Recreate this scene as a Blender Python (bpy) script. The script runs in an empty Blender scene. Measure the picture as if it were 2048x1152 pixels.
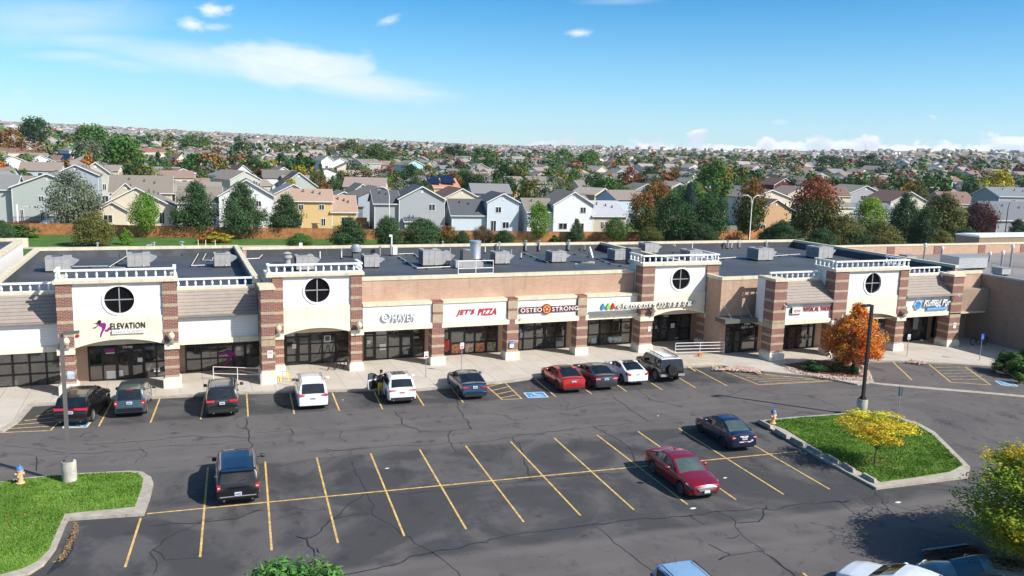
import bpy, bmesh, math, random
from mathutils import Vector, Matrix, noise
R_ = math.radians
scene = bpy.context.scene
COL = scene.collection
random.seed(7)
# ------------------------------------------------------------------ camera
FPX = 1680.87                      # focal length in pixels of the 2048 px wide photograph
YAW, PIT, ROL = 0.385048, 0.160709, 0.029203
CAMP = Vector((-18.2426, -63.4043, 16.5150))
fw = Vector((math.sin(YAW)*math.cos(PIT), math.cos(YAW)*math.cos(PIT), -math.sin(PIT)))
rt0 = Vector((math.cos(YAW), -math.sin(YAW), 0)); up0 = rt0.cross(fw)
RT = math.cos(ROL)*rt0 + math.sin(ROL)*up0
UP = -math.sin(ROL)*rt0 + math.cos(ROL)*up0
cam = bpy.data.cameras.new('camera'); camo = bpy.data.objects.new('camera', cam); COL.objects.link(camo)
cam.sensor_width = 36.0; cam.lens = 36.0*FPX/2048; cam.clip_start = 0.5; cam.clip_end = 20000
camo.matrix_world = Matrix(((RT.x, UP.x, -fw.x, CAMP.x), (RT.y, UP.y, -fw.y, CAMP.y), (RT.z, UP.z, -fw.z, CAMP.z), (0, 0, 0, 1)))
scene.camera = camo
scene.render.engine = 'CYCLES'
scene.view_settings.view_transform = 'Standard'; scene.view_settings.look = 'None'
scene.view_settings.exposure = 0.45; scene.view_settings.gamma = 1.0

def ray(px, py): return fw + (px-1024)/FPX*RT - (py-576)/FPX*UP
def G(px, py, z=0.0):
    d = ray(px, py); t = (z-CAMP.z)/d.z; return CAMP + d*t
def FY(px, py, y):
    d = ray(px, py); return CAMP + d*((y-CAMP.y)/d.y)
def FX(px, py, x):
    d = ray(px, py); return CAMP + d*((x-CAMP.x)/d.x)

# ------------------------------------------------------------------ sun and sky
sdir = Vector((0.86, -0.92, 1.02)).normalized()
sun = bpy.data.lights.new('sun', 'SUN'); suno = bpy.data.objects.new('sun', sun); COL.objects.link(suno)
sun.energy = 4.9; sun.angle = R_(0.53); sun.color = (1.0, 0.965, 0.91)
suno.rotation_euler = (-sdir).to_track_quat('-Z', 'Y').to_euler(); suno.location = (40, -60, 80)
world = bpy.data.worlds.new('World'); scene.world = world; world.use_nodes = True
wn, wl = world.node_tree.nodes, world.node_tree.links
for n in list(wn): wn.remove(n)
def N(nodes, t, **kw):
    n = nodes.new(t)
    for k, v in kw.items():
        if k.startswith('i_'):
            n.inputs[int(k[2:]) if k[2:].isdigit() else k[2:].replace('_', ' ')].default_value = v
        else: setattr(n, k, v)
    return n
class NT:
    """small helper to write node maths"""
    def __init__(s, tree): s.n, s.l = tree.nodes, tree.links
    def new(s, t, **kw): return N(s.n, t, **kw)
    def put(s, inp, v):
        if hasattr(v, 'node') or isinstance(v, bpy.types.NodeSocket): s.l.new(v, inp)
        else: inp.default_value = v
    def m(s, op, a, b=0.0, c=0.0, clamp=False):
        n = s.n.new('ShaderNodeMath'); n.operation = op; n.use_clamp = clamp
        s.put(n.inputs[0], a); s.put(n.inputs[1], b); s.put(n.inputs[2], c); return n.outputs[0]
    def ss(s, v, a, b, lo=0.0, hi=1.0):
        n = s.n.new('ShaderNodeMapRange'); n.interpolation_type = 'SMOOTHSTEP'
        s.put(n.inputs[0], v)
        for i, q in enumerate((a, b, lo, hi)): n.inputs[i+1].default_value = q
        return n.outputs[0]
    def mix(s, f, a, b):
        n = s.n.new('ShaderNodeMix'); n.data_type = 'RGBA'
        s.put(n.inputs[0], f)
        for i, q in ((6, a), (7, b)):
            if isinstance(q, bpy.types.NodeSocket): s.l.new(q, n.inputs[i])
            else: n.inputs[i].default_value = (*q, 1) if len(q) == 3 else q
        return n.outputs[2]
    def noise(s, vec, scale, detail=4, rough=.55, dist=0.0, out=0):
        n = s.n.new('ShaderNodeTexNoise'); n.inputs['Scale'].default_value = scale; n.inputs['Detail'].default_value = detail
        n.inputs['Roughness'].default_value = rough; n.inputs['Distortion'].default_value = dist
        if vec is not None: s.l.new(vec, n.inputs['Vector'])
        return n.outputs[out]
    def comb(s, x, y, z):
        n = s.n.new('ShaderNodeCombineXYZ')
        for i, q in enumerate((x, y, z)): s.put(n.inputs[i], q)
        return n.outputs[0]
    def sep(s, v):
        n = s.n.new('ShaderNodeSeparateXYZ'); s.l.new(v, n.inputs[0]); return n.outputs

W_ = NT(world.node_tree)
skyt = N(wn, 'ShaderNodeTexSky', sky_type='NISHITA', sun_disc=False)
skyt.sun_elevation = math.asin(sdir.z); skyt.sun_rotation = math.atan2(sdir.x, sdir.y)
skyt.altitude = 1800; skyt.air_density = 1.0; skyt.dust_density = 0.6; skyt.ozone_density = 3.0
tc = N(wn, 'ShaderNodeTexCoord')
dx, dy, dz = W_.sep(tc.outputs['Generated'])
# clouds live in the sky by compass direction and height above the horizon
az = W_.m('ARCTAN2', dx, dy); el = W_.m('ARCSINE', dz)
def azel(px, py):
    d = ray(px, py).normalized(); return math.atan2(d.x, d.y), math.asin(d.z)
cv = W_.comb(W_.m('MULTIPLY', az, 10.0), W_.m('MULTIPLY', el, 10.0), 0.0)
# low cumulus bank along the horizon, taller to the right
big = W_.noise(cv, 0.9, 2, .5)
puff = W_.noise(W_.comb(W_.m('MULTIPLY', az, 26.0), W_.m('MULTIPLY', el, 44.0), 1.3), 1.0, 7, .56)
a0, e0 = azel(1100, 292); a1, e1 = azel(2048, 300)
topR = azel(2000, 232)[1]; 
hgt = W_.m('ADD', W_.ss(az, a0-.06, a1-.03, 0.008, topR-.010), W_.m('MULTIPLY', W_.m('SUBTRACT', big, .5), .035))
cov = W_.m('SUBTRACT', W_.m('ADD', W_.m('MULTIPLY', puff, 1.0), W_.ss(el, 0.012, 0.045, .16, .10)), W_.m('MULTIPLY', W_.m('DIVIDE', W_.m('MAXIMUM', W_.m('SUBTRACT', el, 0.005), 0.0), W_.m('MAXIMUM', hgt, 0.006)), .20))
cum = W_.ss(cov, .505, .585)
cum = W_.m('MULTIPLY', cum, W_.m('MULTIPLY', W_.ss(az, a0-.10, a0+.05), W_.ss(el, .075, .11, 1, 0)))
# streaky cirrus: a long wisp rising to the left
def wisp(p0, p1, w0, w1, amt, nscale=1.0, seed=0.0):
    (ax, ay), (bx, by) = azel(*p0), azel(*p1)
    L = math.hypot(bx-ax, by-ay); ux, uy = (bx-ax)/L, (by-ay)/L
    rx = W_.m('SUBTRACT', az, ax); ry = W_.m('SUBTRACT', el, ay)
    t = W_.m('DIVIDE', W_.m('ADD', W_.m('MULTIPLY', rx, ux), W_.m('MULTIPLY', ry, uy)), L)
    s = W_.m('SUBTRACT', W_.m('MULTIPLY', ry, ux), W_.m('MULTIPLY', rx, uy))
    nz = W_.noise(W_.comb(W_.m('MULTIPLY', t, L*9*nscale), W_.m('MULTIPLY', s, 34*nscale), seed), 1.0, 7, .62, .7)
    wid = W_.ss(t, 0, 1, w0, w1)
    prof = W_.ss(W_.m('DIVIDE', W_.m('ABSOLUTE', W_.m('ADD', s, W_.m('MULTIPLY', W_.m('SUBTRACT', nz, .5), w0*1.2))), wid), .15, 1.0, 1, 0)
    ends = W_.m('MULTIPLY', W_.ss(t, -.05, .22), W_.ss(t, .78, 1.06, 1, 0))
    return W_.m('MULTIPLY', W_.m('MULTIPLY', prof, ends), W_.m('MULTIPLY', W_.ss(nz, .25, .72, .35, 1.0), amt), clamp=True)
def blob(px, py, rx, ry, amt, seed, ang=0.0, ns=1.0, edge=.5, lo=.35, hi=1.0, nw=1.3, streak=1.0):
    ax, ay = azel(px, py); rx, ry = rx/FPX, ry/FPX; ca, sa = math.cos(ang), math.sin(ang)
    dx_ = W_.m('SUBTRACT', az, ax); dy_ = W_.m('SUBTRACT', el, ay)
    u = W_.m('ADD', W_.m('MULTIPLY', dx_, ca/rx), W_.m('MULTIPLY', dy_, sa/rx)); v = W_.m('SUBTRACT', W_.m('MULTIPLY', dy_, ca/ry), W_.m('MULTIPLY', dx_, sa/ry))
    nz = W_.noise(W_.comb(W_.m('MULTIPLY', u, 1.6*ns*streak), W_.m('MULTIPLY', v, 1.2*ns), seed), 1.0, 8, .6, .4)
    d = W_.m('ADD', W_.m('SQRT', W_.m('ADD', W_.m('MULTIPLY', u, u), W_.m('MULTIPLY', v, v))), W_.m('MULTIPLY', W_.m('SUBTRACT', nz, .5), nw))
    return W_.m('MULTIPLY', W_.m('MULTIPLY', W_.ss(d, edge, 1.0, 1, 0), W_.ss(nz, .2, .75, lo, hi)), amt, clamp=True)
parts = [blob(590, 132, 200, 52, .92, 1, -.06, 1.3, .35, .55, nw=1.5), blob(700, 166, 250, 38, .8, 2, -.10, 1, .1, .6), blob(430, 122, 320, 40, .66, 3, -.06, 1, .0, .4), blob(560, 98, 60, 18, .55, 4, .1, 1.4, .2, .3), blob(820, 186, 95, 9, .6, 5, -.04, 1, .1, .6), blob(640, 150, 110, 30, .45, 21, -.2, 1, .0, .6),
         blob(110, 38, 240, 55, .55, 6, .12, 1, .0, .2, streak=.6), blob(190, 82, 180, 26, .50, 7, .0, 1, .0, .3), blob(60, 70, 140, 30, .35, 8, .1, 1.2, .0, .3), blob(220, 30, 90, 40, .35, 9, .7, 1.2, .0, .2), blob(150, 112, 110, 14, .45, 10, .05, 1, .1, .3), blob(250, 128, 120, 18, .35, 11, -.05, 1, .0, .4),
         blob(424, 20, 36, 15, 1.2, 12, .0, 1.3, .0, .5, nw=1.5), blob(455, 18, 16, 8, .6, 13, .4, 1.5, .2, .5), blob(384, 49, 32, 16, 1.1, 14, -.1, 1.3, .0, .4, nw=1.5), blob(430, 54, 36, 9, .5, 15, .1, 1.5, .2, .4), blob(778, 40, 30, 11, .8, 16, .35, 1.6, .0, .3), blob(1158, 66, 32, 10, .95, 17, .02, 1.3, .0, .5, nw=1.1),
         blob(38, 183, 14, 6, .25, 18), blob(1240, 2, 110, 10, .28, 19, .03, 1, .0, .3), blob(1560, 244, 20, 6, .4, 20, 0, 1.3, .3, .5)]
cir = parts[0]
for p in parts[1:]: cir = W_.m('MAXIMUM', cir, p)
# pale band of far cloud and haze near the horizon
veil = W_.m('MULTIPLY', W_.ss(el, .0, .20, .42, 0), 1.0)
skyc = skyt.outputs[0]
hs = N(wn, 'ShaderNodeHueSaturation'); hs.inputs['Saturation'].default_value = 1.45; hs.inputs['Hue'].default_value = .494; hs.inputs['Value'].default_value = 1.52; wl.new(skyc, hs.inputs['Color'])
CW = (11.0, 11.2, 11.6)
c1 = W_.mix(veil, hs.outputs[0], (3.8, 8.2, 11.0))
c2 = W_.mix(cir, c1, CW)
shade = W_.mix(W_.ss(W_.noise(W_.comb(W_.m('MULTIPLY', az, 26.0), W_.m('MULTIPLY', W_.m('ADD', el, .008), 44.0), 1.3), 1.0, 5, .5), .45, .62), (11.5, 11.6, 11.8), (8.2, 9.0, 10.2))
c3 = W_.mix(W_.m('MULTIPLY', cum, .92), c2, shade)
# unseen pale clouds on the sun's side, added behind the camera for neutral fill light
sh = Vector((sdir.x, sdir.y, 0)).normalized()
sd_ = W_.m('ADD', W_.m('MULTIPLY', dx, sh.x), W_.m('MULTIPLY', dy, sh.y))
fill_clouds = W_.m('MULTIPLY', W_.ss(sd_, .22, .65), W_.m('ADD', .35, W_.m('MULTIPLY', W_.ss(W_.noise(tc.outputs['Generated'], 3.5, 6, .6), .42, .6), .6)))
c3 = W_.mix(fill_clouds, c3, (11.5, 11.3, 11.0))
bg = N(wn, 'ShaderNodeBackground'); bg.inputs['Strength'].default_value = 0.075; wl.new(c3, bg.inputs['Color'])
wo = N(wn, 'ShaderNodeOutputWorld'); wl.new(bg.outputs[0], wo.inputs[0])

# ------------------------------------------------------------------ tagging and mesh helpers
def tag(o, label=None, cat=None, group=None, kind=None):
    if label: o['label'] = label
    if cat: o['category'] = cat
    if group: o['group'] = group
    if kind: o['kind'] = kind
    return o
def thing(name, label, cat, loc=(0, 0, 0), rz=0.0, group=None):
    o = bpy.data.objects.new(name, None); COL.objects.link(o); o.empty_display_size = .3
    o.location = loc; o.rotation_euler = (0, 0, rz); return tag(o, label, cat, group)
class MB:
    """collects faces, then becomes ONE mesh object"""
    def __init__(s): s.v, s.f, s.mi, s.mats, s.sm = [], [], [], [], False
    def m(s, mat):
        if mat not in s.mats: s.mats.append(mat)
        return s.mats.index(mat)
    def face(s, pts, mat):
        b = len(s.v); s.v.extend([tuple(p) for p in pts]); s.f.append(tuple(range(b, b+len(pts)))); s.mi.append(s.m(mat))
    def mesh(s, vs, fs, mat):
        b = len(s.v); s.v.extend([tuple(p) for p in vs]); k = s.m(mat)
        for f in fs: s.f.append(tuple(b+i for i in f)); s.mi.append(k)
    def box(s, x0, x1, y0, y1, z0, z1, mat, top=None):
        vs = [(x0, y0, z0), (x1, y0, z0), (x1, y1, z0), (x0, y1, z0), (x0, y0, z1), (x1, y0, z1), (x1, y1, z1), (x0, y1, z1)]
        s.mesh(vs, [(3, 2, 1, 0), (0, 1, 5, 4), (1, 2, 6, 5), (2, 3, 7, 6), (3, 0, 4, 7)], mat)
        s.mesh(vs[4:], [(0, 1, 2, 3)], top or mat); return s
    def obox(s, c, ax, ay, az, mat):     # oriented box: centre and three half-vectors
        c, ax, ay, az = map(Vector, (c, ax, ay, az))
        vs = [c+sx*ax+sy*ay+sz*az for sz in (-1, 1) for sy in (-1, 1) for sx in (-1, 1)]
        s.mesh(vs, [(0, 2, 3, 1), (4, 5, 7, 6), (0, 1, 5, 4), (1, 3, 7, 5), (3, 2, 6, 7), (2, 0, 4, 6)], mat); return s
    def tube(s, pts, r, mat, n=8, cap=True, r1=None):
        pts = [Vector(p) for p in pts]; k0 = len(s.v); K = len(pts); mi = s.m(mat)
        ref = Vector((0, 0, 1))
        for i, p in enumerate(pts):
            d = (pts[min(i+1, K-1)]-pts[max(i-1, 0)]).normalized()
            a = d.cross(ref)
            if a.length < .05: a = d.cross(Vector((1, 0, 0)))
            a.normalize(); b = d.cross(a)
            rr = r if r1 is None else r+(r1-r)*i/max(K-1, 1)
            for j in range(n):
                t = 2*math.pi*j/n; s.v.append(tuple(p+a*rr*math.cos(t)+b*rr*math.sin(t)))
        for i in range(K-1):
            for j in range(n):
                s.f.append((k0+i*n+j, k0+(i+1)*n+j, k0+(i+1)*n+(j+1) % n, k0+i*n+(j+1) % n)); s.mi.append(mi)
        if cap:
            s.f.append(tuple(k0+j for j in range(n))); s.mi.append(mi)
            s.f.append(tuple(k0+(K-1)*n+j for j in reversed(range(n)))); s.mi.append(mi)
        return s
    def lathe(s, prof, c, mat, n=12, axis='z'):   # prof: (radius, height)
        k0 = len(s.v); mi = s.m(mat); c = Vector(c)
        for r, h in prof:
            for j in range(n):
                t = 2*math.pi*j/n; x, y = r*math.cos(t), r*math.sin(t)
                q = (x, y, h) if axis == 'z' else ((h, x, y) if axis == 'x' else (x, h, y))
                s.v.append(tuple(c+Vector(q)))
        for i in range(len(prof)-1):
            for j in range(n):
                s.f.append((k0+i*n+j, k0+i*n+(j+1) % n, k0+(i+1)*n+(j+1) % n, k0+(i+1)*n+j)); s.mi.append(mi)
        s.f.append(tuple(k0+j for j in reversed(range(n)))); s.mi.append(mi)
        e = k0+(len(prof)-1)*n; s.f.append(tuple(e+j for j in range(n))); s.mi.append(mi)
        return s
    def prism(s, poly, z0, z1, mat, top=None):    # plan polygon, counter-clockwise
        n = len(poly)
        vs = [(p[0], p[1], z0) for p in poly]+[(p[0], p[1], z1) for p in poly]
        s.mesh(vs, [(i, (i+1) % n, n+(i+1) % n, n+i) for i in range(n)], mat)
        s.mesh(vs[n:], [tuple(range(n))], top or mat); s.mesh(vs[:n], [tuple(reversed(range(n)))], mat); return s
    def slab(s, pts, th, mat):                    # any flat polygon given a thickness
        pts = [Vector(p) for p in pts]; nrm = Vector((0, 0, 0))
        for i in range(len(pts)): nrm += pts[i].cross(pts[(i+1) % len(pts)])
        nrm.normalize(); n = len(pts)
        vs = [p+nrm*th for p in pts]+[p-nrm*th*.2 for p in pts]
        s.mesh(vs, [tuple(range(n)), tuple(reversed(range(n, 2*n)))]+[(i, n+i, n+(i+1) % n, (i+1) % n) for i in range(n)], mat); return s
    def build(s, name, parent=None, loc=None, smooth=None):
        me = bpy.data.meshes.new(name); me.from_pydata(s.v, [], s.f)
        for m in s.mats: me.materials.append(m)
        me.polygons.foreach_set('material_index', s.mi)
        if smooth is not None:
            me.polygons.foreach_set('use_smooth', [True]*len(s.f))
            if smooth < 179: me.set_sharp_from_angle(angle=R_(smooth))
        me.update()
        o = bpy.data.objects.new(name, me); COL.objects.link(o)
        if parent: o.parent = parent
        if loc: o.location = loc
        return o
def weld(o, d=.0005):
    bm = bmesh.new(); bm.from_mesh(o.data); bmesh.ops.remove_doubles(bm, verts=bm.verts, dist=d)
    bmesh.ops.recalc_face_normals(bm, faces=bm.faces); bm.to_mesh(o.data); bm.free(); return o
def copy_tree(o, parent=None):
    c = o.copy(); COL.objects.link(c)
    if parent: c.parent = parent
    for ch in o.children: copy_tree(ch, c)
    return c

# ------------------------------------------------------------------ materials
MATS = {}
def mat(name, col, rough=.8, var=.12, vscale=3.0, bump=0.0, bscale=20.0, spec=None, metal=0.0, coat=0.0, col2=None, ior=None, emit=None):
    if name in MATS: return MATS[name]
    m = bpy.data.materials.new(name); m.use_nodes = True; MATS[name] = m
    t = NT(m.node_tree); p = m.node_tree.nodes['Principled BSDF']
    p.inputs['Roughness'].default_value = rough; p.inputs['Metallic'].default_value = metal; p.inputs['Coat Weight'].default_value = coat
    if coat: p.inputs['Coat Roughness'].default_value = .04
    if spec is not None: p.inputs['Specular IOR Level'].default_value = spec
    if ior: p.inputs['IOR'].default_value = ior
    c = t.new('ShaderNodeTexCoord').outputs['Object']
    if var or col2:
        nz = t.noise(c, vscale, 5, .6)
        lo = tuple(max(0, x*(1-var)) for x in col); hi = tuple(min(1, x*(1+var)) for x in (col2 or col))
        t.l.new(t.mix(t.ss(nz, .32, .68), lo, hi), p.inputs['Base Color'])
    else: p.inputs['Base Color'].default_value = (*col, 1)
    if bump:
        b = t.new('ShaderNodeBump'); b.inputs['Strength'].default_value = bump; b.inputs['Distance'].default_value = .02
        t.l.new(t.noise(c, bscale, 4, .6), b.inputs['Height']); t.l.new(b.outputs[0], p.inputs['Normal'])
    if emit: p.inputs['Emission Color'].default_value = (*emit, 1); p.inputs['Emission Strength'].default_value = 1.0
    return m
def uvw(t):      # wall coordinates: along the wall, up the wall
    c = t.new('ShaderNodeTexCoord').outputs['Object']; x, y, z = t.sep(c)
    return t.comb(t.m('ADD', x, y), z, 0.0), c, (x, y, z)
def brick_mat(name, c1, c2, mortar, bw, bh, ms=.012, bump=.3, rough=.85, blot=None, bsc=.35):
    m = bpy.data.materials.new(name); m.use_nodes = True; MATS[name] = m; t = NT(m.node_tree); p = m.node_tree.nodes['Principled BSDF']
    v, c, xyz = uvw(t)
    b = t.new('ShaderNodeTexBrick'); t.l.new(v, b.inputs['Vector']); b.inputs['Scale'].default_value = 1
    b.inputs['Brick Width'].default_value = bw; b.inputs['Row Height'].default_value = bh; b.inputs['Mortar Size'].default_value = ms
    b.inputs['Color1'].default_value = (*c1, 1); b.inputs['Color2'].default_value = (*c2, 1); b.inputs['Mortar'].default_value = (*mortar, 1)
    nz = t.noise(c, 9, 5, .7); n2 = t.noise(c, bsc, 3, .5)
    col = t.mix(t.m('MULTIPLY', t.ss(nz, .3, .75), .45), b.outputs['Color'], tuple(x*.62 for x in c1))
    if blot: col = t.mix(t.m('MULTIPLY', t.ss(n2, .5, .72), .55), col, blot)
    t.l.new(col, p.inputs['Base Color']); p.inputs['Roughness'].default_value = rough
    bu = t.new('ShaderNodeBump'); bu.inputs['Strength'].default_value = bump; bu.inputs['Distance'].default_value = .03
    t.l.new(t.m('ADD', t.m('MULTIPLY', b.outputs['Fac'], -.7), nz), bu.inputs['Height']); t.l.new(bu.outputs[0], p.inputs['Normal'])
    return m
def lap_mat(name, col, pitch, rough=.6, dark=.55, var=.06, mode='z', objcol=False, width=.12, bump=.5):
    """horizontal laps (siding, shingles): each course has a bump step and a shadow line darkened into the colour"""
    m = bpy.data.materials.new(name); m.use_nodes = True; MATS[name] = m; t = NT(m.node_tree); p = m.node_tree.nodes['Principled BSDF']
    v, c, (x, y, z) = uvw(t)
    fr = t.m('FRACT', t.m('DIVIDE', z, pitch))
    edge = t.ss(fr, 0.0, width, 1, 0)  # shadow line at the foot of each course, painted into the colour
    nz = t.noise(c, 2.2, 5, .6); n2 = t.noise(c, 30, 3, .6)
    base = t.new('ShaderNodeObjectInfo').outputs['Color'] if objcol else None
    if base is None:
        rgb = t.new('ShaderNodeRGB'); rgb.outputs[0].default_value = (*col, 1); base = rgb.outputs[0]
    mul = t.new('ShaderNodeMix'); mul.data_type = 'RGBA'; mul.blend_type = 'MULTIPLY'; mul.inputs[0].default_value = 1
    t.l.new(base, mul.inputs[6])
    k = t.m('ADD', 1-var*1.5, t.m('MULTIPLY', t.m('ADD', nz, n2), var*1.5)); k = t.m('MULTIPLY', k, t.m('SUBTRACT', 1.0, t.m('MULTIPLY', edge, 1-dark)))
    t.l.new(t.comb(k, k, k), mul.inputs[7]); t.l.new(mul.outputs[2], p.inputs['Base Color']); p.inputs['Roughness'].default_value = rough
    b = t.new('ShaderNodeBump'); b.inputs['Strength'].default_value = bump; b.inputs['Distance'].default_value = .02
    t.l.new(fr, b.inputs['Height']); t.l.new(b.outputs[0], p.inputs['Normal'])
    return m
M = MATS
brick_mat('red_brick', (.27, .08, .05), (.16, .05, .036), (.36, .29, .25), .30, .10, .016)
brick_mat('block', (.54, .355, .25), (.48, .31, .215), (.44, .31, .24), .40, .20, .006, .5, blot=(.58, .41, .33))
brick_mat('tan_brick', (.38, .265, .19), (.31, .215, .155), (.36, .28, .21), .40, .10, .008, .4, blot=(.33, .23, .165))
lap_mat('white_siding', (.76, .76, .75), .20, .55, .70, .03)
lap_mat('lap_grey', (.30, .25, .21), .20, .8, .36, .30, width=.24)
mat('tan', (.56, .475, .35), .85, .06, 2, .1, 60)
mat('cream', (.76, .69, .54), .85, .05, 1.5, .1, 60)
mat('plinth', (.74, .69, .57), .85, .10, 2.5, .1, 50)
mat('awning_green', (.11, .12, .105), .5, .1, 4)
mat('band', (.42, .33, .225), .85, .12, 5, .1, 50)
mat('coping', (.66, .585, .43), .7, .08, 2)
mat('white_paint', (.80, .80, .78), .5, .04, 3)
mat('rail_paint', (.72, .68, .62), .5, .06, 6)
mat('metal_grey', (.34, .345, .36), .45, .08, 2, metal=.25); mat('post_grey', (.12, .115, .11), .6, .06, 2)
mat('unit_grey', (.36, .35, .345), .55, .10, 3)
mat('unit_dark', (.10, .105, .11), .6, .3, 30)
mat('galv', (.50, .52, .54), .35, .15, 6, metal=.55)
mat('black_metal', (.016, .016, .017), .45, .1, 8)
mat('frame', (.012, .012, .013), .4, .1, 8)
mat('rubber', (.018, .018, .019), .85, .2, 20)
mat('dark', (.01, .01, .011), .7, .1, 10)
mat('chrome', (.68, .68, .68), .32, 0, metal=1)
mat('rim', (.55, .56, .58), .3, .05, 10, metal=.35)
mat('rim_dark', (.05, .05, .055), .3, .05, 10, metal=.6)
mat('plate', (.62, .63, .64), .4, .25, 40)
mat('concrete', (.47, .40, .315), .9, .10, 1.2, .15, 60)
mat('kerb', (.39, .345, .285), .9, .14, 2.0, .2, 50)
mat('bollard', (.43, .405, .35), .9, .22, 2.5, .3, 25)
mat('yellow_line', (.60, .39, .125), .8, .30, 3.5, .1, 40)
mat('yellow_dull', (.47, .34, .19), .85, .35, 2.0)
mat('yellow_bright', (.85, .62, .08), .7, .1, 6)
mat('blue_sign', (.03, .10, .48), .4, .05)
mat('blue_paint', (.06, .27, .48), .8, .25, 6)
mat('white_line', (.70, .70, .68), .8, .15, 10)
mat('sign_white', (.78, .78, .77), .4, .03)
mat('sign_red', (.55, .02, .03), .4, .03)
mat('orange_paint', (.62, .20, .05), .6, .1)
mat('maroon', (.16, .025, .02), .4, .05)
mat('sign_orange', (.75, .24, .07), .4, .03)
mat('sign_black', (.015, .014, .013), .4, .05)
mat('sign_purple', (.28, .012, .20), .4, .05)
mat('sign_blue', (.03, .28, .62), .4, .05)
mat('notice_blue', (.40, .48, .56), .5, .3, 12); mat('sign_green', (.22, .55, .06), .4, .05)
mat('hyd_orange', (.72, .42, .24), .5, .1, 8)
mat('hyd_blue', (.06, .17, .38), .5, .1, 8)
mat('wood_brown', (.10, .055, .03), .8, .3, 6)
mat('bark', (.12, .09, .065), .9, .35, 6, .5, 15)
mat('bark_pale', (.30, .27, .23), .9, .25, 6, .4, 15)
mat('lantern_glass', (.62, .55, .38), .25, .1, 8)
def glassy(name, col, ior=2.0, rough=.04, var=.6, vs=.7):
    m = mat(name, col, rough, var, vs, ior=ior); return m
glassy('store_glass', (.030, .032, .034), 2.3)
def pane_variation():
    m = MATS['store_glass']; t = NT(m.node_tree); p = m.node_tree.nodes['Principled BSDF']; r = t.new('ShaderNodeNewGeometry').outputs['Random Per Island']; c = t.new('ShaderNodeTexCoord').outputs['Object']
    n = t.noise(c, 1.6, 5, .6, 1.0); n2 = t.noise(c, 5, 4, .6)
    col = t.mix(t.ss(n, .40, .66), (.012, .013, .015), (.075, .068, .058)); col = t.mix(t.m('MULTIPLY', t.ss(r, .55, .9), .6), col, (.10, .095, .085)); col = t.mix(t.m('MULTIPLY', t.ss(n2, .62, .72), .3), col, (.16, .16, .15))
    t.l.new(col, p.inputs['Base Color'])
pane_variation()
glassy('car_glass', (.012, .014, .016), 1.7, .05, .3, 2)
glassy('car_glass_light', (.075, .10, .095), 1.7, .04, .18, 1)
glassy('dark_pane', (.006, .006, .007), 1.35, .1, .2)
glassy('house_glass', (.03, .035, .045), 1.8, .08)
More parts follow.
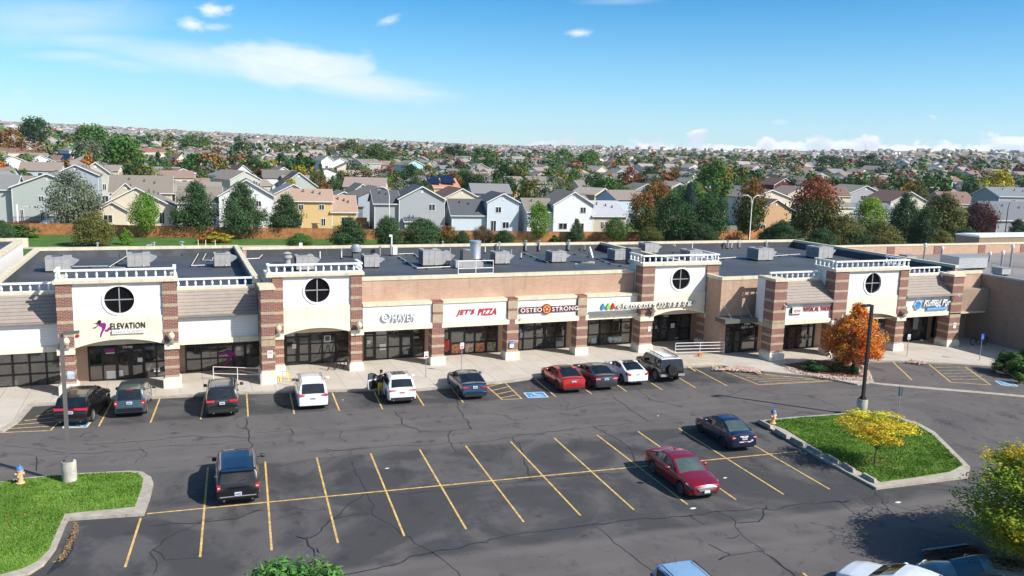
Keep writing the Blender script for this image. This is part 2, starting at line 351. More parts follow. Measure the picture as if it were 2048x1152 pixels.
def asphalt():
    m = bpy.data.materials.new('asphalt'); m.use_nodes = True; MATS['asphalt'] = m; t = NT(m.node_tree); p = m.node_tree.nodes['Principled BSDF']
    c = t.new('ShaderNodeTexCoord').outputs['Object']; x, y, z = t.sep(c)
    # drive aisles are older and browner than the sealed stall rows
    yr = t.m('SUBTRACT', y, t.m('MULTIPLY', x, -.0696))        # lot is laid out 4 degrees off the building
    wob = t.m('MULTIPLY', t.m('SUBTRACT', t.noise(c, .35, 3, .5), .5), 1.2)
    yy = t.m('ADD', yr, wob)
    a1 = t.m('MULTIPLY', t.ss(yy, -20.9, -20.3), t.ss(yy, -12.6, -12.0, 1, 0))
    a2 = t.m('MAXIMUM', t.ss(yy, -33.4, -32.8, 1, 0), t.ss(x, 20.0, 22.5))
    ais = t.m('MAXIMUM', a1, a2)
    n1 = t.noise(c, .16, 5, .62, 1.2); n2 = t.noise(c, 1.1, 6, .7, .8); n3 = t.noise(c, 14, 5, .7); n4 = t.noise(c, 70, 2, .5)
    col = t.mix(ais, (.056, .055, .056), (.108, .096, .092))
    col = t.mix(t.m('MULTIPLY', t.ss(n1, .44, .60), .55), col, (.140, .126, .118))
    col = t.mix(t.m('MULTIPLY', t.ss(n2, .54, .68), .60), col, (.040, .040, .044))
    col = t.mix(t.m('MULTIPLY', t.ss(n3, .60, .75), .30), col, (.15, .14, .135))
    col = t.mix(t.m('MULTIPLY', t.ss(n4, .66, .74), .45), col, (.20, .19, .18))
    # oil spots
    vo = t.new('ShaderNodeTexVoronoi'); t.l.new(c, vo.inputs['Vector']); vo.inputs['Scale'].default_value = .55
    col = t.mix(t.m('MULTIPLY', t.ss(t.m('ADD', vo.outputs['Distance'], t.m('MULTIPLY', t.noise(c, 5, 4, .6), .35)), .20, .36, 1, 0), .55), col, (.026, .026, .028))
    ca_, sa_ = math.cos(.0715), math.sin(.0715); o0 = G(1193.8, 869.7); oc = G(1024, 952.7); u0 = o0.x*ca_-o0.y*sa_; v0 = oc.x*sa_+oc.y*ca_
    u = t.m('DIVIDE', t.m('SUBTRACT', t.m('SUBTRACT', t.m('MULTIPLY', x, ca_), t.m('MULTIPLY', y, sa_)), u0), 2.74); v = t.m('SUBTRACT', t.m('ADD', t.m('MULTIPLY', x, sa_), t.m('MULTIPLY', y, ca_)), v0)
    uf = t.m('ABSOLUTE', t.m('SUBTRACT', t.m('FRACT', u), .5)); cell = t.new('ShaderNodeTexWhiteNoise', noise_dimensions='1D'); t.l.new(t.m('FLOOR', u), cell.inputs['W'])
    for vc, sg in ((2.0, 1.0), (-2.3, .8), (14.3, 1.0)):
        g_ = t.m('ADD', t.m('MULTIPLY', t.m('ABSOLUTE', t.m('ADD', t.m('SUBTRACT', v, vc), t.m('MULTIPLY', t.m('SUBTRACT', cell.outputs['Value'], .5), -2.0))), .42), t.m('MULTIPLY', uf, 2.6))
        g_ = t.m('ADD', g_, t.m('MULTIPLY', t.m('SUBTRACT', t.noise(c, 2.6, 6, .75), .5), 2.4))
        col = t.mix(t.m('MULTIPLY', t.ss(g_, .1, .75, 1, 0), t.m('MULTIPLY', cell.outputs['Value'], .75*sg)), col, (.022, .022, .024))
    # tyre-worn paler strips along the lanes
    for vl in (6.6, 8.4, 9.9, -8.0, -10.0): col = t.mix(t.m('MULTIPLY', t.ss(t.m('ADD', t.m('ABSOLUTE', t.m('SUBTRACT', v, vl)), t.m('MULTIPLY', t.noise(c, .8, 4, .6), .6)), .3, .8, 1, 0), .22), col, (.17, .155, .145))
    t.l.new(col, p.inputs['Base Color']); p.inputs['Roughness'].default_value = .88; p.inputs['Specular IOR Level'].default_value = .3
    b = t.new('ShaderNodeBump'); b.inputs['Strength'].default_value = .35; b.inputs['Distance'].default_value = .02
    t.l.new(n4, b.inputs['Height']); t.l.new(b.outputs[0], p.inputs['Normal'])
asphalt()
def paving():
    m = bpy.data.materials.new('paving'); m.use_nodes = True; MATS['paving'] = m; t = NT(m.node_tree); p = m.node_tree.nodes['Principled BSDF']
    c = t.new('ShaderNodeTexCoord').outputs['Object']; x, y, z = t.sep(c)
    b = t.new('ShaderNodeTexBrick'); b.offset = 0.0; t.l.new(c, b.inputs['Vector']); b.inputs['Scale'].default_value = 1
    b.inputs['Brick Width'].default_value = 1.52; b.inputs['Row Height'].default_value = 9.1; b.inputs['Mortar Size'].default_value = .012
    b.inputs['Color1'].default_value = (.51, .46, .395, 1); b.inputs['Color2'].default_value = (.48, .43, .365, 1); b.inputs['Mortar'].default_value = (.16, .13, .10, 1)
    n1 = t.noise(c, .5, 4, .6); n2 = t.noise(c, 4, 6, .7)
    col = t.mix(t.m('MULTIPLY', t.ss(n1, .4, .7), .45), b.outputs['Color'], (.38, .315, .245))
    col = t.mix(t.m('MULTIPLY', t.ss(n2, .58, .75), .35), col, (.30, .25, .20))
    t.l.new(col, p.inputs['Base Color']); p.inputs['Roughness'].default_value = .9
paving()
def streaky(name, amt=.35, sx=2.2, sz=.22, tint=(.55, .50, .42), joints=0.0):
    m = M_[name]; t = NT(m.node_tree); p = m.node_tree.nodes['Principled BSDF']; c = t.new('ShaderNodeTexCoord').outputs['Object']; x, y, z = t.sep(c)
    old = p.inputs['Base Color'].links[0].from_socket
    nz = t.noise(t.comb(t.m('MULTIPLY', t.m('ADD', x, y), sx), t.m('MULTIPLY', z, sz), 0.0), 1.0, 6, .65)
    mu = t.n.new('ShaderNodeMix'); mu.data_type = 'RGBA'; mu.blend_type = 'MULTIPLY'; mu.inputs[7].default_value = (*tint, 1); t.l.new(old, mu.inputs[6]); f = t.m('MULTIPLY', t.ss(nz, .48, .74), amt)
    if joints: f = t.m('MAXIMUM', f, t.m('MULTIPLY', t.ss(t.m('ABSOLUTE', t.m('SUBTRACT', t.m('FRACT', t.m('DIVIDE', t.m('ADD', x, t.m('MULTIPLY', y, 1.3)), joints)), .5)), 0, .012, 1, 0), .8))
    t.l.new(f, mu.inputs[0]); t.l.new(mu.outputs[2], p.inputs['Base Color'])
M_ = MATS
for n_, a_, j_ in (('cream', .30, 2.4), ('coping', .45, 1.8), ('plinth', .45, 0), ('block', .30, 0), ('kerb', .5, 3.0), ('bollard', .6, 0), ('band', .4, 0), ('tan_brick', .35, 0), ('white_siding', .16, 0), ('concrete', .4, 3.0)): streaky(n_, a_, joints=j_)
def roofing(name, c0, c1, seam):
    m = bpy.data.materials.new(name); m.use_nodes = True; MATS[name] = m; t = NT(m.node_tree); p = m.node_tree.nodes['Principled BSDF']
    c = t.new('ShaderNodeTexCoord').outputs['Object']; x, y, z = t.sep(c)
    w = t.m('MULTIPLY', t.m('SUBTRACT', t.noise(c, .6, 3, .5), .5), .2)
    s1 = t.ss(t.m('ABSOLUTE', t.m('SUBTRACT', t.m('FRACT', t.m('DIVIDE', t.m('ADD', y, w), 3.05)), .5)), .0, .018, 1, 0)
    s2 = t.ss(t.m('ABSOLUTE', t.m('SUBTRACT', t.m('FRACT', t.m('DIVIDE', t.m('ADD', x, w), 9.2)), .5)), .0, .006, 1, 0)
    n1 = t.noise(c, .18, 5, .6); n2 = t.noise(c, 2.2, 6, .7)
    col = t.mix(t.ss(n1, .35, .65), c0, c1)
    col = t.mix(t.m('MULTIPLY', t.ss(n2, .5, .75), .35), col, tuple(q*1.9 for q in c0))
    col = t.mix(t.m('MULTIPLY', t.m('MAXIMUM', s1, s2), .35), col, seam)
    t.l.new(col, p.inputs['Base Color']); p.inputs['Roughness'].default_value = .62; p.inputs['Specular IOR Level'].default_value = .45
roofing('membrane', (.050, .055, .063), (.076, .081, .090), (.18, .19, .20))
roofing('gravel_roof', (.22, .19, .165), (.28, .245, .215), (.14, .12, .10))
def grassy(name, a, b_, c_):
    m = bpy.data.materials.new(name); m.use_nodes = True; MATS[name] = m; t = NT(m.node_tree); p = m.node_tree.nodes['Principled BSDF']
    c = t.new('ShaderNodeTexCoord').outputs['Object']
    col = t.mix(t.ss(t.noise(c, .45, 4, .6), .38, .66), a, b_)
    col = t.mix(t.m('MULTIPLY', t.ss(t.noise(c, 2.5, 6, .75), .45, .72), .7), col, c_)
    t.l.new(col, p.inputs['Base Color']); p.inputs['Roughness'].default_value = .9; p.inputs['Specular IOR Level'].default_value = .15
grassy('grass', (.07, .145, .018), (.115, .21, .035), (.19, .24, .07))
grassy('blade', (.085, .19, .020), (.16, .29, .045), (.20, .27, .065))
grassy('lawn_far', (.05, .12, .02), (.08, .17, .03), (.14, .17, .06))
def terrain_mat():
    m = bpy.data.materials.new('terrain'); m.use_nodes = True; MATS['terrain'] = m; t = NT(m.node_tree); p = m.node_tree.nodes['Principled BSDF']
    c = t.new('ShaderNodeTexCoord').outputs['Object']; x, y, z = t.sep(c)
    v = t.new('ShaderNodeTexVoronoi'); t.l.new(c, v.inputs['Vector']); v.inputs['Scale'].default_value = .055
    col = t.mix(t.ss(t.noise(c, .03, 4, .6), .42, .6), (.10, .15, .045), (.22, .20, .12))
    col = t.mix(t.m('MULTIPLY', t.ss(t.sep(v.outputs['Color'])[0], .45, .5), .8), col, (.20, .19, .175))
    far = t.ss(t.new('ShaderNodeVectorMath', operation='LENGTH').outputs[1], 0, 1)
    ln = t.n.new('ShaderNodeVectorMath'); ln.operation = 'LENGTH'; t.l.new(c, ln.inputs[0])
    pr = t.m('MULTIPLY', t.ss(ln.outputs['Value'], 2300, 2900), t.ss(x, 300, 900))
    dry = t.mix(t.ss(t.noise(c, .004, 5, .6), .4, .6), (.30, .21, .13), (.22, .19, .10))
    col = t.mix(pr, col, dry)
    t.l.new(col, p.inputs['Base Color']); p.inputs['Roughness'].default_value = .95; p.inputs['Specular IOR Level'].default_value = .1
terrain_mat()
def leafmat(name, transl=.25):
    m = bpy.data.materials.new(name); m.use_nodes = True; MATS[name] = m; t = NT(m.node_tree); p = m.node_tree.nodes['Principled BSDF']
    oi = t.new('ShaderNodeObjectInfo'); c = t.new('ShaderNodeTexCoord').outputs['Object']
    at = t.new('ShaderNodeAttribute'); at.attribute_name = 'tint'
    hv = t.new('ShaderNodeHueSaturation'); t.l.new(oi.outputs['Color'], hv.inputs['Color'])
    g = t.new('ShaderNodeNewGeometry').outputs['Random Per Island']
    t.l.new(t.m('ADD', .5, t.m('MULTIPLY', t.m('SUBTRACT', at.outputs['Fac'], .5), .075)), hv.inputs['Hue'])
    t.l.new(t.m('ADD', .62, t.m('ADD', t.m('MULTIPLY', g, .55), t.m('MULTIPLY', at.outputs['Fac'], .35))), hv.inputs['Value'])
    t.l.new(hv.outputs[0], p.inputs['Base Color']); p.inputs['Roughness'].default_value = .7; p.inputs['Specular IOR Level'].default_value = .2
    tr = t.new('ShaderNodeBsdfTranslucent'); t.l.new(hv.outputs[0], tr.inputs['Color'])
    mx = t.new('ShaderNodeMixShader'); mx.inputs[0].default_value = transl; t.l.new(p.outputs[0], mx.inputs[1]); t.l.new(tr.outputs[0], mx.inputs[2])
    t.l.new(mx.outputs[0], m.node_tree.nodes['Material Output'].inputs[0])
leafmat('leaf'); leafmat('needle', .08); leafmat('leaf_turning', .2)
def turning():
    m = M['leaf_turning']; t = NT(m.node_tree); hv = [n for n in m.node_tree.nodes if n.type == 'HUE_SAT'][0]; oi = [n for n in m.node_tree.nodes if n.type == 'OBJECT_INFO'][0]
    c = t.new('ShaderNodeTexCoord').outputs['Object']; x, y, z = t.sep(c)
    k = t.ss(t.m('ADD', z, t.m('MULTIPLY', t.m('SUBTRACT', t.noise(c, 2.2, 3, .6), .5), 1.5)), .42, .72)
    t.l.new(t.mix(k, (.075, .095, .022), oi.outputs['Color']), hv.inputs['Color'])
turning()
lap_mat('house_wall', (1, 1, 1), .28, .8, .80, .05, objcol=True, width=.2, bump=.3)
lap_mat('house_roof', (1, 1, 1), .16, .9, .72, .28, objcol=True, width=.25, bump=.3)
def far_house():
    m = bpy.data.materials.new('far_wall'); m.use_nodes = True; MATS['far_wall'] = m; t = NT(m.node_tree); p = m.node_tree.nodes['Principled BSDF']
    t.l.new(t.new('ShaderNodeObjectInfo').outputs['Color'], p.inputs['Base Color']); p.inputs['Roughness'].default_value = .9
    m = bpy.data.materials.new('far_roof'); m.use_nodes = True; MATS['far_roof'] = m; t = NT(m.node_tree); p = m.node_tree.nodes['Principled BSDF']
    cr = t.new('ShaderNodeValToRGB'); e = cr.color_ramp.elements; e[0].color = (.16, .14, .13, 1); e[1].color = (.36, .31, .27, 1)
    for ps, cc in ((.3, (.28, .22, .18)), (.5, (.20, .205, .215)), (.7, (.31, .26, .22)), (.85, (.22, .12, .09))):
        q = e.new(ps); q.color = (*cc, 1)
    t.l.new(t.new('ShaderNodeObjectInfo').outputs['Random'], cr.inputs[0]); t.l.new(cr.outputs[0], p.inputs['Base Color']); p.inputs['Roughness'].default_value = .95
far_house()
mat('trim', (.72, .72, .70), .6, .04); mat('fence_wood', (.40, .165, .06), .85, .25, 1.5, .2, 20)
mat('fence_dark', (.24, .09, .035), .85, .25, 1.5)
mat('mulch', (.115, .045, .03), .95, .45, 6, .6, 25); mat('stone', (.52, .36, .30), .9, .3, 2.5, .3, 20)
mat('leaf_litter', (.30, .18, .085), .9, .5, 12); mat('seal_and_shadow', (.020, .020, .022), .7, .2, 4); mat('skin', (.48, .28, .19), .55, .05)
mat('solar', (.010, .018, .05), .15, .2, 3, ior=1.6)
# ------------------------------------------------------------------ terrain and ground
def tz(x, y):
    """height of the land: flat around the shops, then climbing slowly like a shallow bowl"""
    dxy = math.hypot(x-CAMP.x, y-CAMP.y)
    if dxy < 260: return 0.0
    a = math.atan2(x-CAMP.x, y-CAMP.y)-YAW          # -.55 left edge ... +.55 right edge
    k = .0100+.040*max(0, -a-.06)**1.6+.036*max(0, a+.02)**1.5 if False else .0085+.020*max(0, -a)**1.0+.020*max(0, a)**1.0
    k = min(k, .021); t = min(1, (dxy-260)/1200)
    return (dxy-260)*k*(t*t*(3-2*t)*.55+.45)
def GT(px, py):
    d = ray(px, py); t = 60.0
    for _ in range(400):
        p = CAMP+d*t
        if p.z <= tz(p.x, p.y): break
        t *= 1.02
    lo, hi = t/1.02, t
    for _ in range(14):
        mid = (lo+hi)/2; p = CAMP+d*mid
        if p.z <= tz(p.x, p.y): hi = mid
        else: lo = mid
    p = CAMP+d*hi; p.z = tz(p.x, p.y); return p
mb = MB(); ring = [0, 30, 60, 100, 150, 200, 260, 330, 420, 540, 700, 900, 1150, 1450, 1800, 2200, 2700, 3300, 4000, 4400, 5200]; na = 96
for r in ring:
    for j in range(na):
        t = 2*math.pi*j/na; x, y = CAMP.x+r*math.sin(t), CAMP.y+r*math.cos(t)
        z = tz(x, y) if r <= 4400 else -60
        if r > 1000 and r <= 4400: z += (noise.noise(Vector((x*.0009, y*.0009, 3)))*.0028)*r
        mb.v.append((x, y, z-.06))
for i in range(len(ring)-1):
    for j in range(na):
        a, b, c, d = i*na+j, i*na+(j+1) % na, (i+1)*na+(j+1) % na, (i+1)*na+j
        mb.f.append((a, d, c, b)); mb.mi.append(mb.m(M['terrain']))
tag(mb.build('terrain', smooth=180), kind='structure')
mb = MB(); mb.prism([(-75, -90), (110, -90), (110, -5), (-75, -5)], -.05, 0, M['asphalt'])
tag(mb.build('parking_lot'), kind='structure')
KH = .13
KERB_Y = -7.2
# raised pavement in front of the shops, with its kerb
walk = [(-75, -6.2), (-33, -6.2)] 
def P2(*pts): return [tuple(G(*p)[:2]) for p in pts]
wl_ = P2((0, 866), (32, 846), (62, 812))         # rounded corner at the left
wr_ = [(22.1, -8.6), (22.6, -9.6)]
walk = [(-75, 1), (-75, -9.7)]+[(wl_[0][0], wl_[0][1]), wl_[1], wl_[2], (-24.9, -5.6), (-21, -5.75), (-14, -6.4), (-10.5, -7.1), (-4, -8.4), (-3, -8.9), (4, -8.6), (6, -8.2), (12, -8.3), (19.7, -8.5), (22.0, -8.9), (23.2, -10.4)]+P2((1528, 745), (1600, 752), (1640, 756), (1712, 770), (1743, 764), (1722, 733), (1735, 724), (1790, 724), (1900, 729), (2000, 736), (2010, 742), (2048, 765))+[(53.2, -24), (53.2, 1)]
def ring_kerb(name, pts, w=.16, h=KH, closed=True, m='kerb'):
    mb = MB(); n = len(pts)
    for i in range(n if closed else n-1):
        a = Vector((*pts[i][:2], 0)); b = Vector((*pts[(i+1) % n][:2], 0)); d = (b-a)
        if d.length < .01: continue
        d.normalize(); s = Vector((d.y, -d.x, 0))*w/2
        e = d*.03
        mb.prism([tuple((a-e-s)[:2])[:2], tuple((a-e+s)[:2]), tuple((b+e+s)[:2]), tuple((b+e-s)[:2])][::-1], -.02, h+.0007*(i % 3), M[m])
    return tag(mb.build(name), kind='structure')
mb = MB()
mb.prism(walk[::-1] if False else walk, .0, KH-.012, M['paving']); o = tag(mb.build('sidewalk'), kind='structure')
bm = bmesh.new(); bm.from_mesh(o.data); bmesh.ops.recalc_face_normals(bm, faces=bm.faces); bm.to_mesh(o.data); bm.free()
ring_kerb('kerb', walk[2:-2], closed=False, w=.30)
# gutter pan along the drive on the right
mb = MB(); g0 = [G(*p) for p in ((1722, 762), (1760, 768), (1850, 776), (1950, 784), (2048, 793), (2200, 806))]
for a, b in zip(g0[:-1], g0[1:]):
    mb.face([(a.x, a.y-.32, .006), (b.x, b.y-.32, .006), (b.x, b.y+.42, .006), (a.x, a.y+.42, .006)], M['kerb'])
tag(mb.build('gutter'), kind='structure')
# painted markings
def line2(mb, a, b, w, m, z=.005):
    a = Vector((a[0], a[1], 0)); b = Vector((b[0], b[1], 0)); d = (b-a).normalized(); s = Vector((d.y, -d.x, 0))*w/2
    mb.face([(*(a-s)[:2], z), (*(a+s)[:2], z), (*(b+s)[:2], z), (*(b-s)[:2], z)][::1], m)
def pl(mb, p, q, w=.095, m='yellow_line', z=.005): line2(mb, G(*p), G(*q), w, M[m], z)
mb = MB()
front = [((224.4, 802), (197.6, 852.6)), ((320.6, 794.5), (300.9, 845.5)), ((410, 789), (401.3, 838.8)), ((493.3, 787), (496.2, 833.3)), ((579.8, 785), (588.8, 828.4)), ((664.7, 785.8), (678.9, 821.3)),
         ((745, 776), (765.4, 818.7)), ((822, 771), (847.7, 811.6)), ((895, 766), (926.8, 805.2)), ((1069.8, 757.8), (1111.5, 793.4)), ((1143, 760), (1183.7, 787.8)), ((1215, 757), (1253.2, 782.8)), ((1285, 755), (1324.6, 779.5)), ((1345, 748), (1390.7, 775.3)), ((1389.3, 737.1), (1455.2, 772.2)),
         ((1446, 741.7), (1518.5, 769.7))]
for a, b in front: pl(mb, a, b)
rows = {1: ((415.8, 935), (400.3, 1114.1)), 2: ((530.4, 923.7), (543.3, 1100.6)), 3: ((633.4, 914.9), (676, 1086)), 4: ((741.2, 906.9), (808.7, 1072.2)), 5: ((839, 898.5), (932.3, 1058.3)), 6: ((931.3, 891.4), (1047.6, 1044.1)),
        7: ((1021.4, 883.3), (1161.2, 1031.2)), 8: ((1108.6, 876.2), (1267.7, 1019.5)), 9: ((1193.8, 869.7), (1375.2, 1009.2)), 10: ((1276.1, 863), (1472.1, 999.5)), 11: ((1357.5, 856.8), (1567.6, 988.9)), 12: ((1440, 851), (1659.3, 978.5))}
for a, b in rows.values(): pl(mb, a, b, .092)
pl(mb, (281.5, 1036), (250.2, 1134.5)); pl(mb, (293.8, 1027.6), (1595.7, 903), .105, z=.0068)
pl(mb, (1606, 1146), (1640, 1175)); pl(mb, (1660, 1196), (1700, 1240))
# hatched aisles
pl(mb, (968, 768), (1005, 799.5)); pl(mb, (1009.3, 764.8), (1043.4, 797.5)); pl(mb, (1004, 799.4), (1044, 797.3), z=.0065)
for k in range(4): pl(mb, (973+9*k, 774+7.5*k), (1012+8*k, 765+8*k), .09, z=.006)
for k in range(7): pl(mb, (5+22*k, 858-8.3*k), (112+.0*k, 852-8.0*k-1*k), .09, z=.006)
pl(mb, (8, 865), (104, 861)); pl(mb, (100, 862), (119, 842)); pl(mb, (125, 856.5), (173, 855)); pl(mb, (173, 855), (183, 843))
for a, b in (((1446, 740.5), (1640, 759)), ((1518, 769.7), (1677, 761.5))): pl(mb, a, b, .1)
for k in range(7): pl(mb, (1457+12*k, 742+4.2*k), (1512+24*k, 746.2+2.3*k+k*.1), .09, 'yellow_dull', z=.006)
for a, b in (((1787, 725), (1824, 760)), ((1858.7, 729), (1902, 764.7)), ((1931, 734), (1982, 770.5)), ((1902, 764.7), (1982, 770))): pl(mb, a, b, .1)
for k in range(5): pl(mb, (1869+8.4*k, 735+6*k), (1939+8.4*k, 734+6*k), .09, 'yellow_dull', z=.006)
# ramp edge stripes in front of the steps
for k in range(4): line2(mb, G(1370+17.5*k, 716+2*k, KH), G(1391+18*k, 730.5+1.2*k, KH), .09, M['yellow_bright'], KH-.004)
line2(mb, G(1391, 742, KH), G(1377, 733, KH), .09, M['yellow_bright'], KH-.004)
tag(mb.build('parking_markings'), kind='structure')
# blue accessible squares with the wheelchair figure
def access(cs, rot=0.0):
    mb = MB(); q = [G(*c) for c in cs]
    mb.face([(p.x, p.y, .006) for p in q][::-1], M['blue_paint'])
    o, ex, ey = q[3], q[2]-q[3], q[0]-q[3]          # lower left, right, up
    def f(u, v): p = o+ex*u+ey*v; return (p.x, p.y, .0095)
    def ln(pts, w):
        for a, b in zip(pts[:-1], pts[1:]):
            A, B = Vector(f(*a)), Vector(f(*b)); d = (B-A).normalized(); s = Vector((d.y, -d.x, 0))*w/2
            mb.face([A-s, A+s, B+s, B-s], M['white_line'])
    ln([(.42+.22*math.cos(t*.35), .36+.22*math.sin(t*.35)) for t in range(8, 18)], .07)
    ln([(.45, .74), (.47, .48), (.68, .46), (.76, .20), (.84, .22)], .08); ln([(.46, .62), (.66, .60)], .06)
    ln([(.44+.05*math.cos(t), .82+.05*math.sin(t)) for t in (0, 1.2, 2.4, 3.6, 4.8, 6)], .06)
    ln([(0, 0), (1, 0), (1, 1), (0, 1), (0, 0)], .07)
    return tag(mb.build('accessible_parking_symbol'), kind='structure')
access([(1047.6, 785.6), (1083.7, 783.4), (1096.8, 794.5), (1057.3, 796.1)])
access([(133, 846), (181, 844), (173, 854.5), (125, 856)])
access([(1990, 762), (2018, 763), (2036, 772.8), (2004, 770.5)])
# sealed cracks over the asphalt, plus both lamp posts' cast shadows painted as dark strips
CR = [[(0, 890), (60, 896), (120, 905), (180, 907), (260, 900), (330, 893), (430, 888), (500, 880)], [(0, 905), (80, 911), (140, 908), (290, 902)], [(80, 912), (76, 925), (72, 942)], [(0, 931.7), (50, 947), (86, 957)],  # last run is the left lamp post's cast shadow, laid as a dark strip
      [(165, 888), (230, 886), (310, 880), (385, 872), (470, 876), (510, 876)], [(493, 837), (496, 866), (504, 900)], [(280, 905), (290, 898), (287, 914), (270, 926)],
      [(512, 866), (560, 862), (583, 858), (586, 868), (576, 872)], [(683, 878), (682, 862), (760, 856), (830, 854), (840, 866)], [(790, 824), (800, 838), (808, 850), (835, 860)], [(684, 879), (690, 884)],
      [(840, 864), (905, 861), (940, 857), (930, 838), (916, 815), (912, 795)], [(905, 861), (897, 872), (900, 888), (912, 904)], [(620, 904), (700, 898), (780, 892), (850, 890), (970, 884), (1024, 874), (1110, 862), (1230, 850), (1300, 843), (1375, 838), (1440, 833)],
      [(512, 928), (560, 932), (620, 920), (700, 910)], [(702, 925), (716, 950), (728, 972), (735, 990), (745, 1010), (741, 1028), (770, 1044), (798, 1058), (826, 1082), (856, 1102), (900, 1128), (920, 1152)],
      [(728, 990), (705, 1005), (685, 1022), (660, 1042), (622, 1076), (600, 1074), (620, 1078), (622, 1100), (632, 1130)], [(664, 1040), (720, 1028)], [(690, 1150), (770, 1132), (856, 1106), (935, 1090), (1024, 1070), (1100, 1060), (1190, 1048), (1300, 1038), (1400, 1028), (1470, 1022), (1532, 1018), (1640, 1006), (1700, 1002)],
      [(750, 990), (850, 985), (900, 978), (990, 966), (1024, 966), (1120, 954), (1270, 945)], [(1186, 1050), (1210, 1068), (1228, 1086), (1262, 1110), (1310, 1146)], [(1436, 1022), (1460, 1036), (1480, 1064), (1500, 1082), (1530, 1106), (1540, 1112), (1590, 1152)],
      [(1532, 1010), (1530, 1022), (1534, 1032), (1520, 1042), (1475, 1046)], [(1418, 1090), (1446, 1103), (1460, 1110), (1438, 1120)], [(1460, 1110), (1530, 1102)], [(1452, 1075), (1480, 1070)],
      [(1228, 794), (1262, 820), (1296, 842)], [(1188, 855), (1220, 870), (1236, 880), (1262, 895), (1264, 915), (1280, 940)], [(1160, 872), (1166, 880), (1150, 895), (1152, 900), (1144, 898)], [(1058, 808), (1090, 816), (1130, 820), (1138, 808), (1120, 792)], [(1024, 816), (1060, 812)], [(1130, 820), (1180, 810), (1230, 804)],
      [(1026, 875), (1040, 890), (1048, 912), (1056, 940), (1062, 960)], [(1486, 804), (1536, 814), (1600, 823), (1649, 830)], [(1536, 796), (1560, 790), (1600, 788), (1640, 800), (1680, 818)], [(1240, 748), (1300, 800), (1360, 812)], [(1450, 792), (1500, 775), (1560, 790)],  # includes the right lamp post's cast shadow, drawn as a dark strip
      [(1752, 985), (1745, 998), (1700, 1000), (1640, 1004)], [(1752, 985), (1764, 1000), (1775, 1018), (1790, 1030), (1806, 1040)], [(1725, 1000), (1740, 1014), (1738, 1026), (1715, 1029), (1700, 1018), (1670, 1000)], [(1715, 1029), (1745, 1040), (1785, 1058)], [(1776, 1001), (1800, 1016), (1826, 1022), (1880, 1014), (1910, 1014)], [(1890, 1022), (1850, 1022), (1820, 1034), (1826, 1046)],
      [(1700, 1046), (1740, 1042)], [(1536, 1108), (1560, 1130), (1590, 1152)], [(1905, 845), (1906, 858), (1930, 862)], [(1938, 838), (1908, 842), (1918, 852), (1932, 862)], [(1850, 800), (1880, 812)], [(300, 1098), (310, 1120), (306, 1150)], [(305, 1050), (400, 1046), (470, 1038), (520, 1020)], [(388, 1050), (340, 1070), (318, 1090), (308, 1100), (335, 1118), (400, 1116)],
      [(512, 1022), (580, 1018), (660, 1020)], [(640, 905), (740, 896)], [(1410, 1050), (1380, 1030)], [(960, 826), (1010, 830), (1024, 840)]]
mb = MB(); rc = random.Random(3)
for c in CR:
    pts = [G(*p) for p in c]; fine = []
    for a, b in zip(pts[:-1], pts[1:]):
        n = max(2, int((b-a).length/.35))
        for i in range(n):
            q = a.lerp(b, i/n); w = .13; fine.append(q+Vector((noise.noise(q*1.3)*w*2+rc.uniform(-w, w)*.35, noise.noise(q*1.3+Vector((9, 9, 9)))*w*2+rc.uniform(-w, w)*.35, 0)))
    fine.append(pts[-1]); wb = rc.uniform(.022, .05)
    for i in range(len(fine)-1):
        a, b = fine[i], fine[i+1]; w1 = wb*(.55+.9*abs(noise.noise(a*.7)))*2; w2 = wb*(.55+.9*abs(noise.noise(b*.7)))*2
        d = (b-a).normalized(); s = Vector((d.y, -d.x, 0))
        mb.face([(*(a-s*w1/2)[:2], .0035), (*(a+s*w1/2)[:2], .0035), (*(b+s*w2/2)[:2], .0035), (*(b-s*w2/2)[:2], .0035)], M['seal_and_shadow'])
tag(mb.build('cracks_and_post_shadows'), kind='structure')
# wet stain and leaf litter in the gutter at the left island, small patches of wear
mb = MB()
q = [G(*p) for p in ((148, 1050), (150, 1070), (146, 1100), (128, 1128), (100, 1146), (92, 1150), (120, 1110), (134, 1080))]
mb.face([(p.x, p.y, .0045) for p in q][::-1], M['seal_and_shadow']); tag(mb.build('gutter_water'), kind='structure')
mb = MB()
for i in range(420):
    t = rc.random(); a = G(152-6*t-30*t*t, 1046+14*t+64*t, 0); p = a+Vector((rc.gauss(0, .07), rc.gauss(0, .12), .012+rc.random()*.02)); r = rc.uniform(.02, .045)
    an = rc.random()*6; mb.face([p+Vector((r*math.cos(an+k*1.57), r*math.sin(an+k*1.57), rc.uniform(0, .02))) for k in range(4)], M['leaf_litter'])
for spots, n_ in ((((1752, 925), 62, 22, KH+.08), ), 150), ((((60, 1040), 90, 45, KH+.08), ), 60), ((((1560, 915), 60, 60, .012), ((1850, 1080), 60, 25, .012), ((1700, 790), 60, 14, .012)), 160):
    for i in range(n_):
        (cx_, cy_), sx_, sy_, zz_ = rc.choice(spots); a = G(cx_+rc.gauss(0, sx_*.5), cy_+rc.gauss(0, sy_*.4), zz_); r = rc.uniform(.02, .05); an = rc.random()*6
        mb.face([a+Vector((r*math.cos(an+k*1.57), r*math.sin(an+k*1.57), rc.uniform(0, .02))) for k in range(4)], M['leaf_litter'])
tag(mb.build('leaf_litter'), kind='stuff')

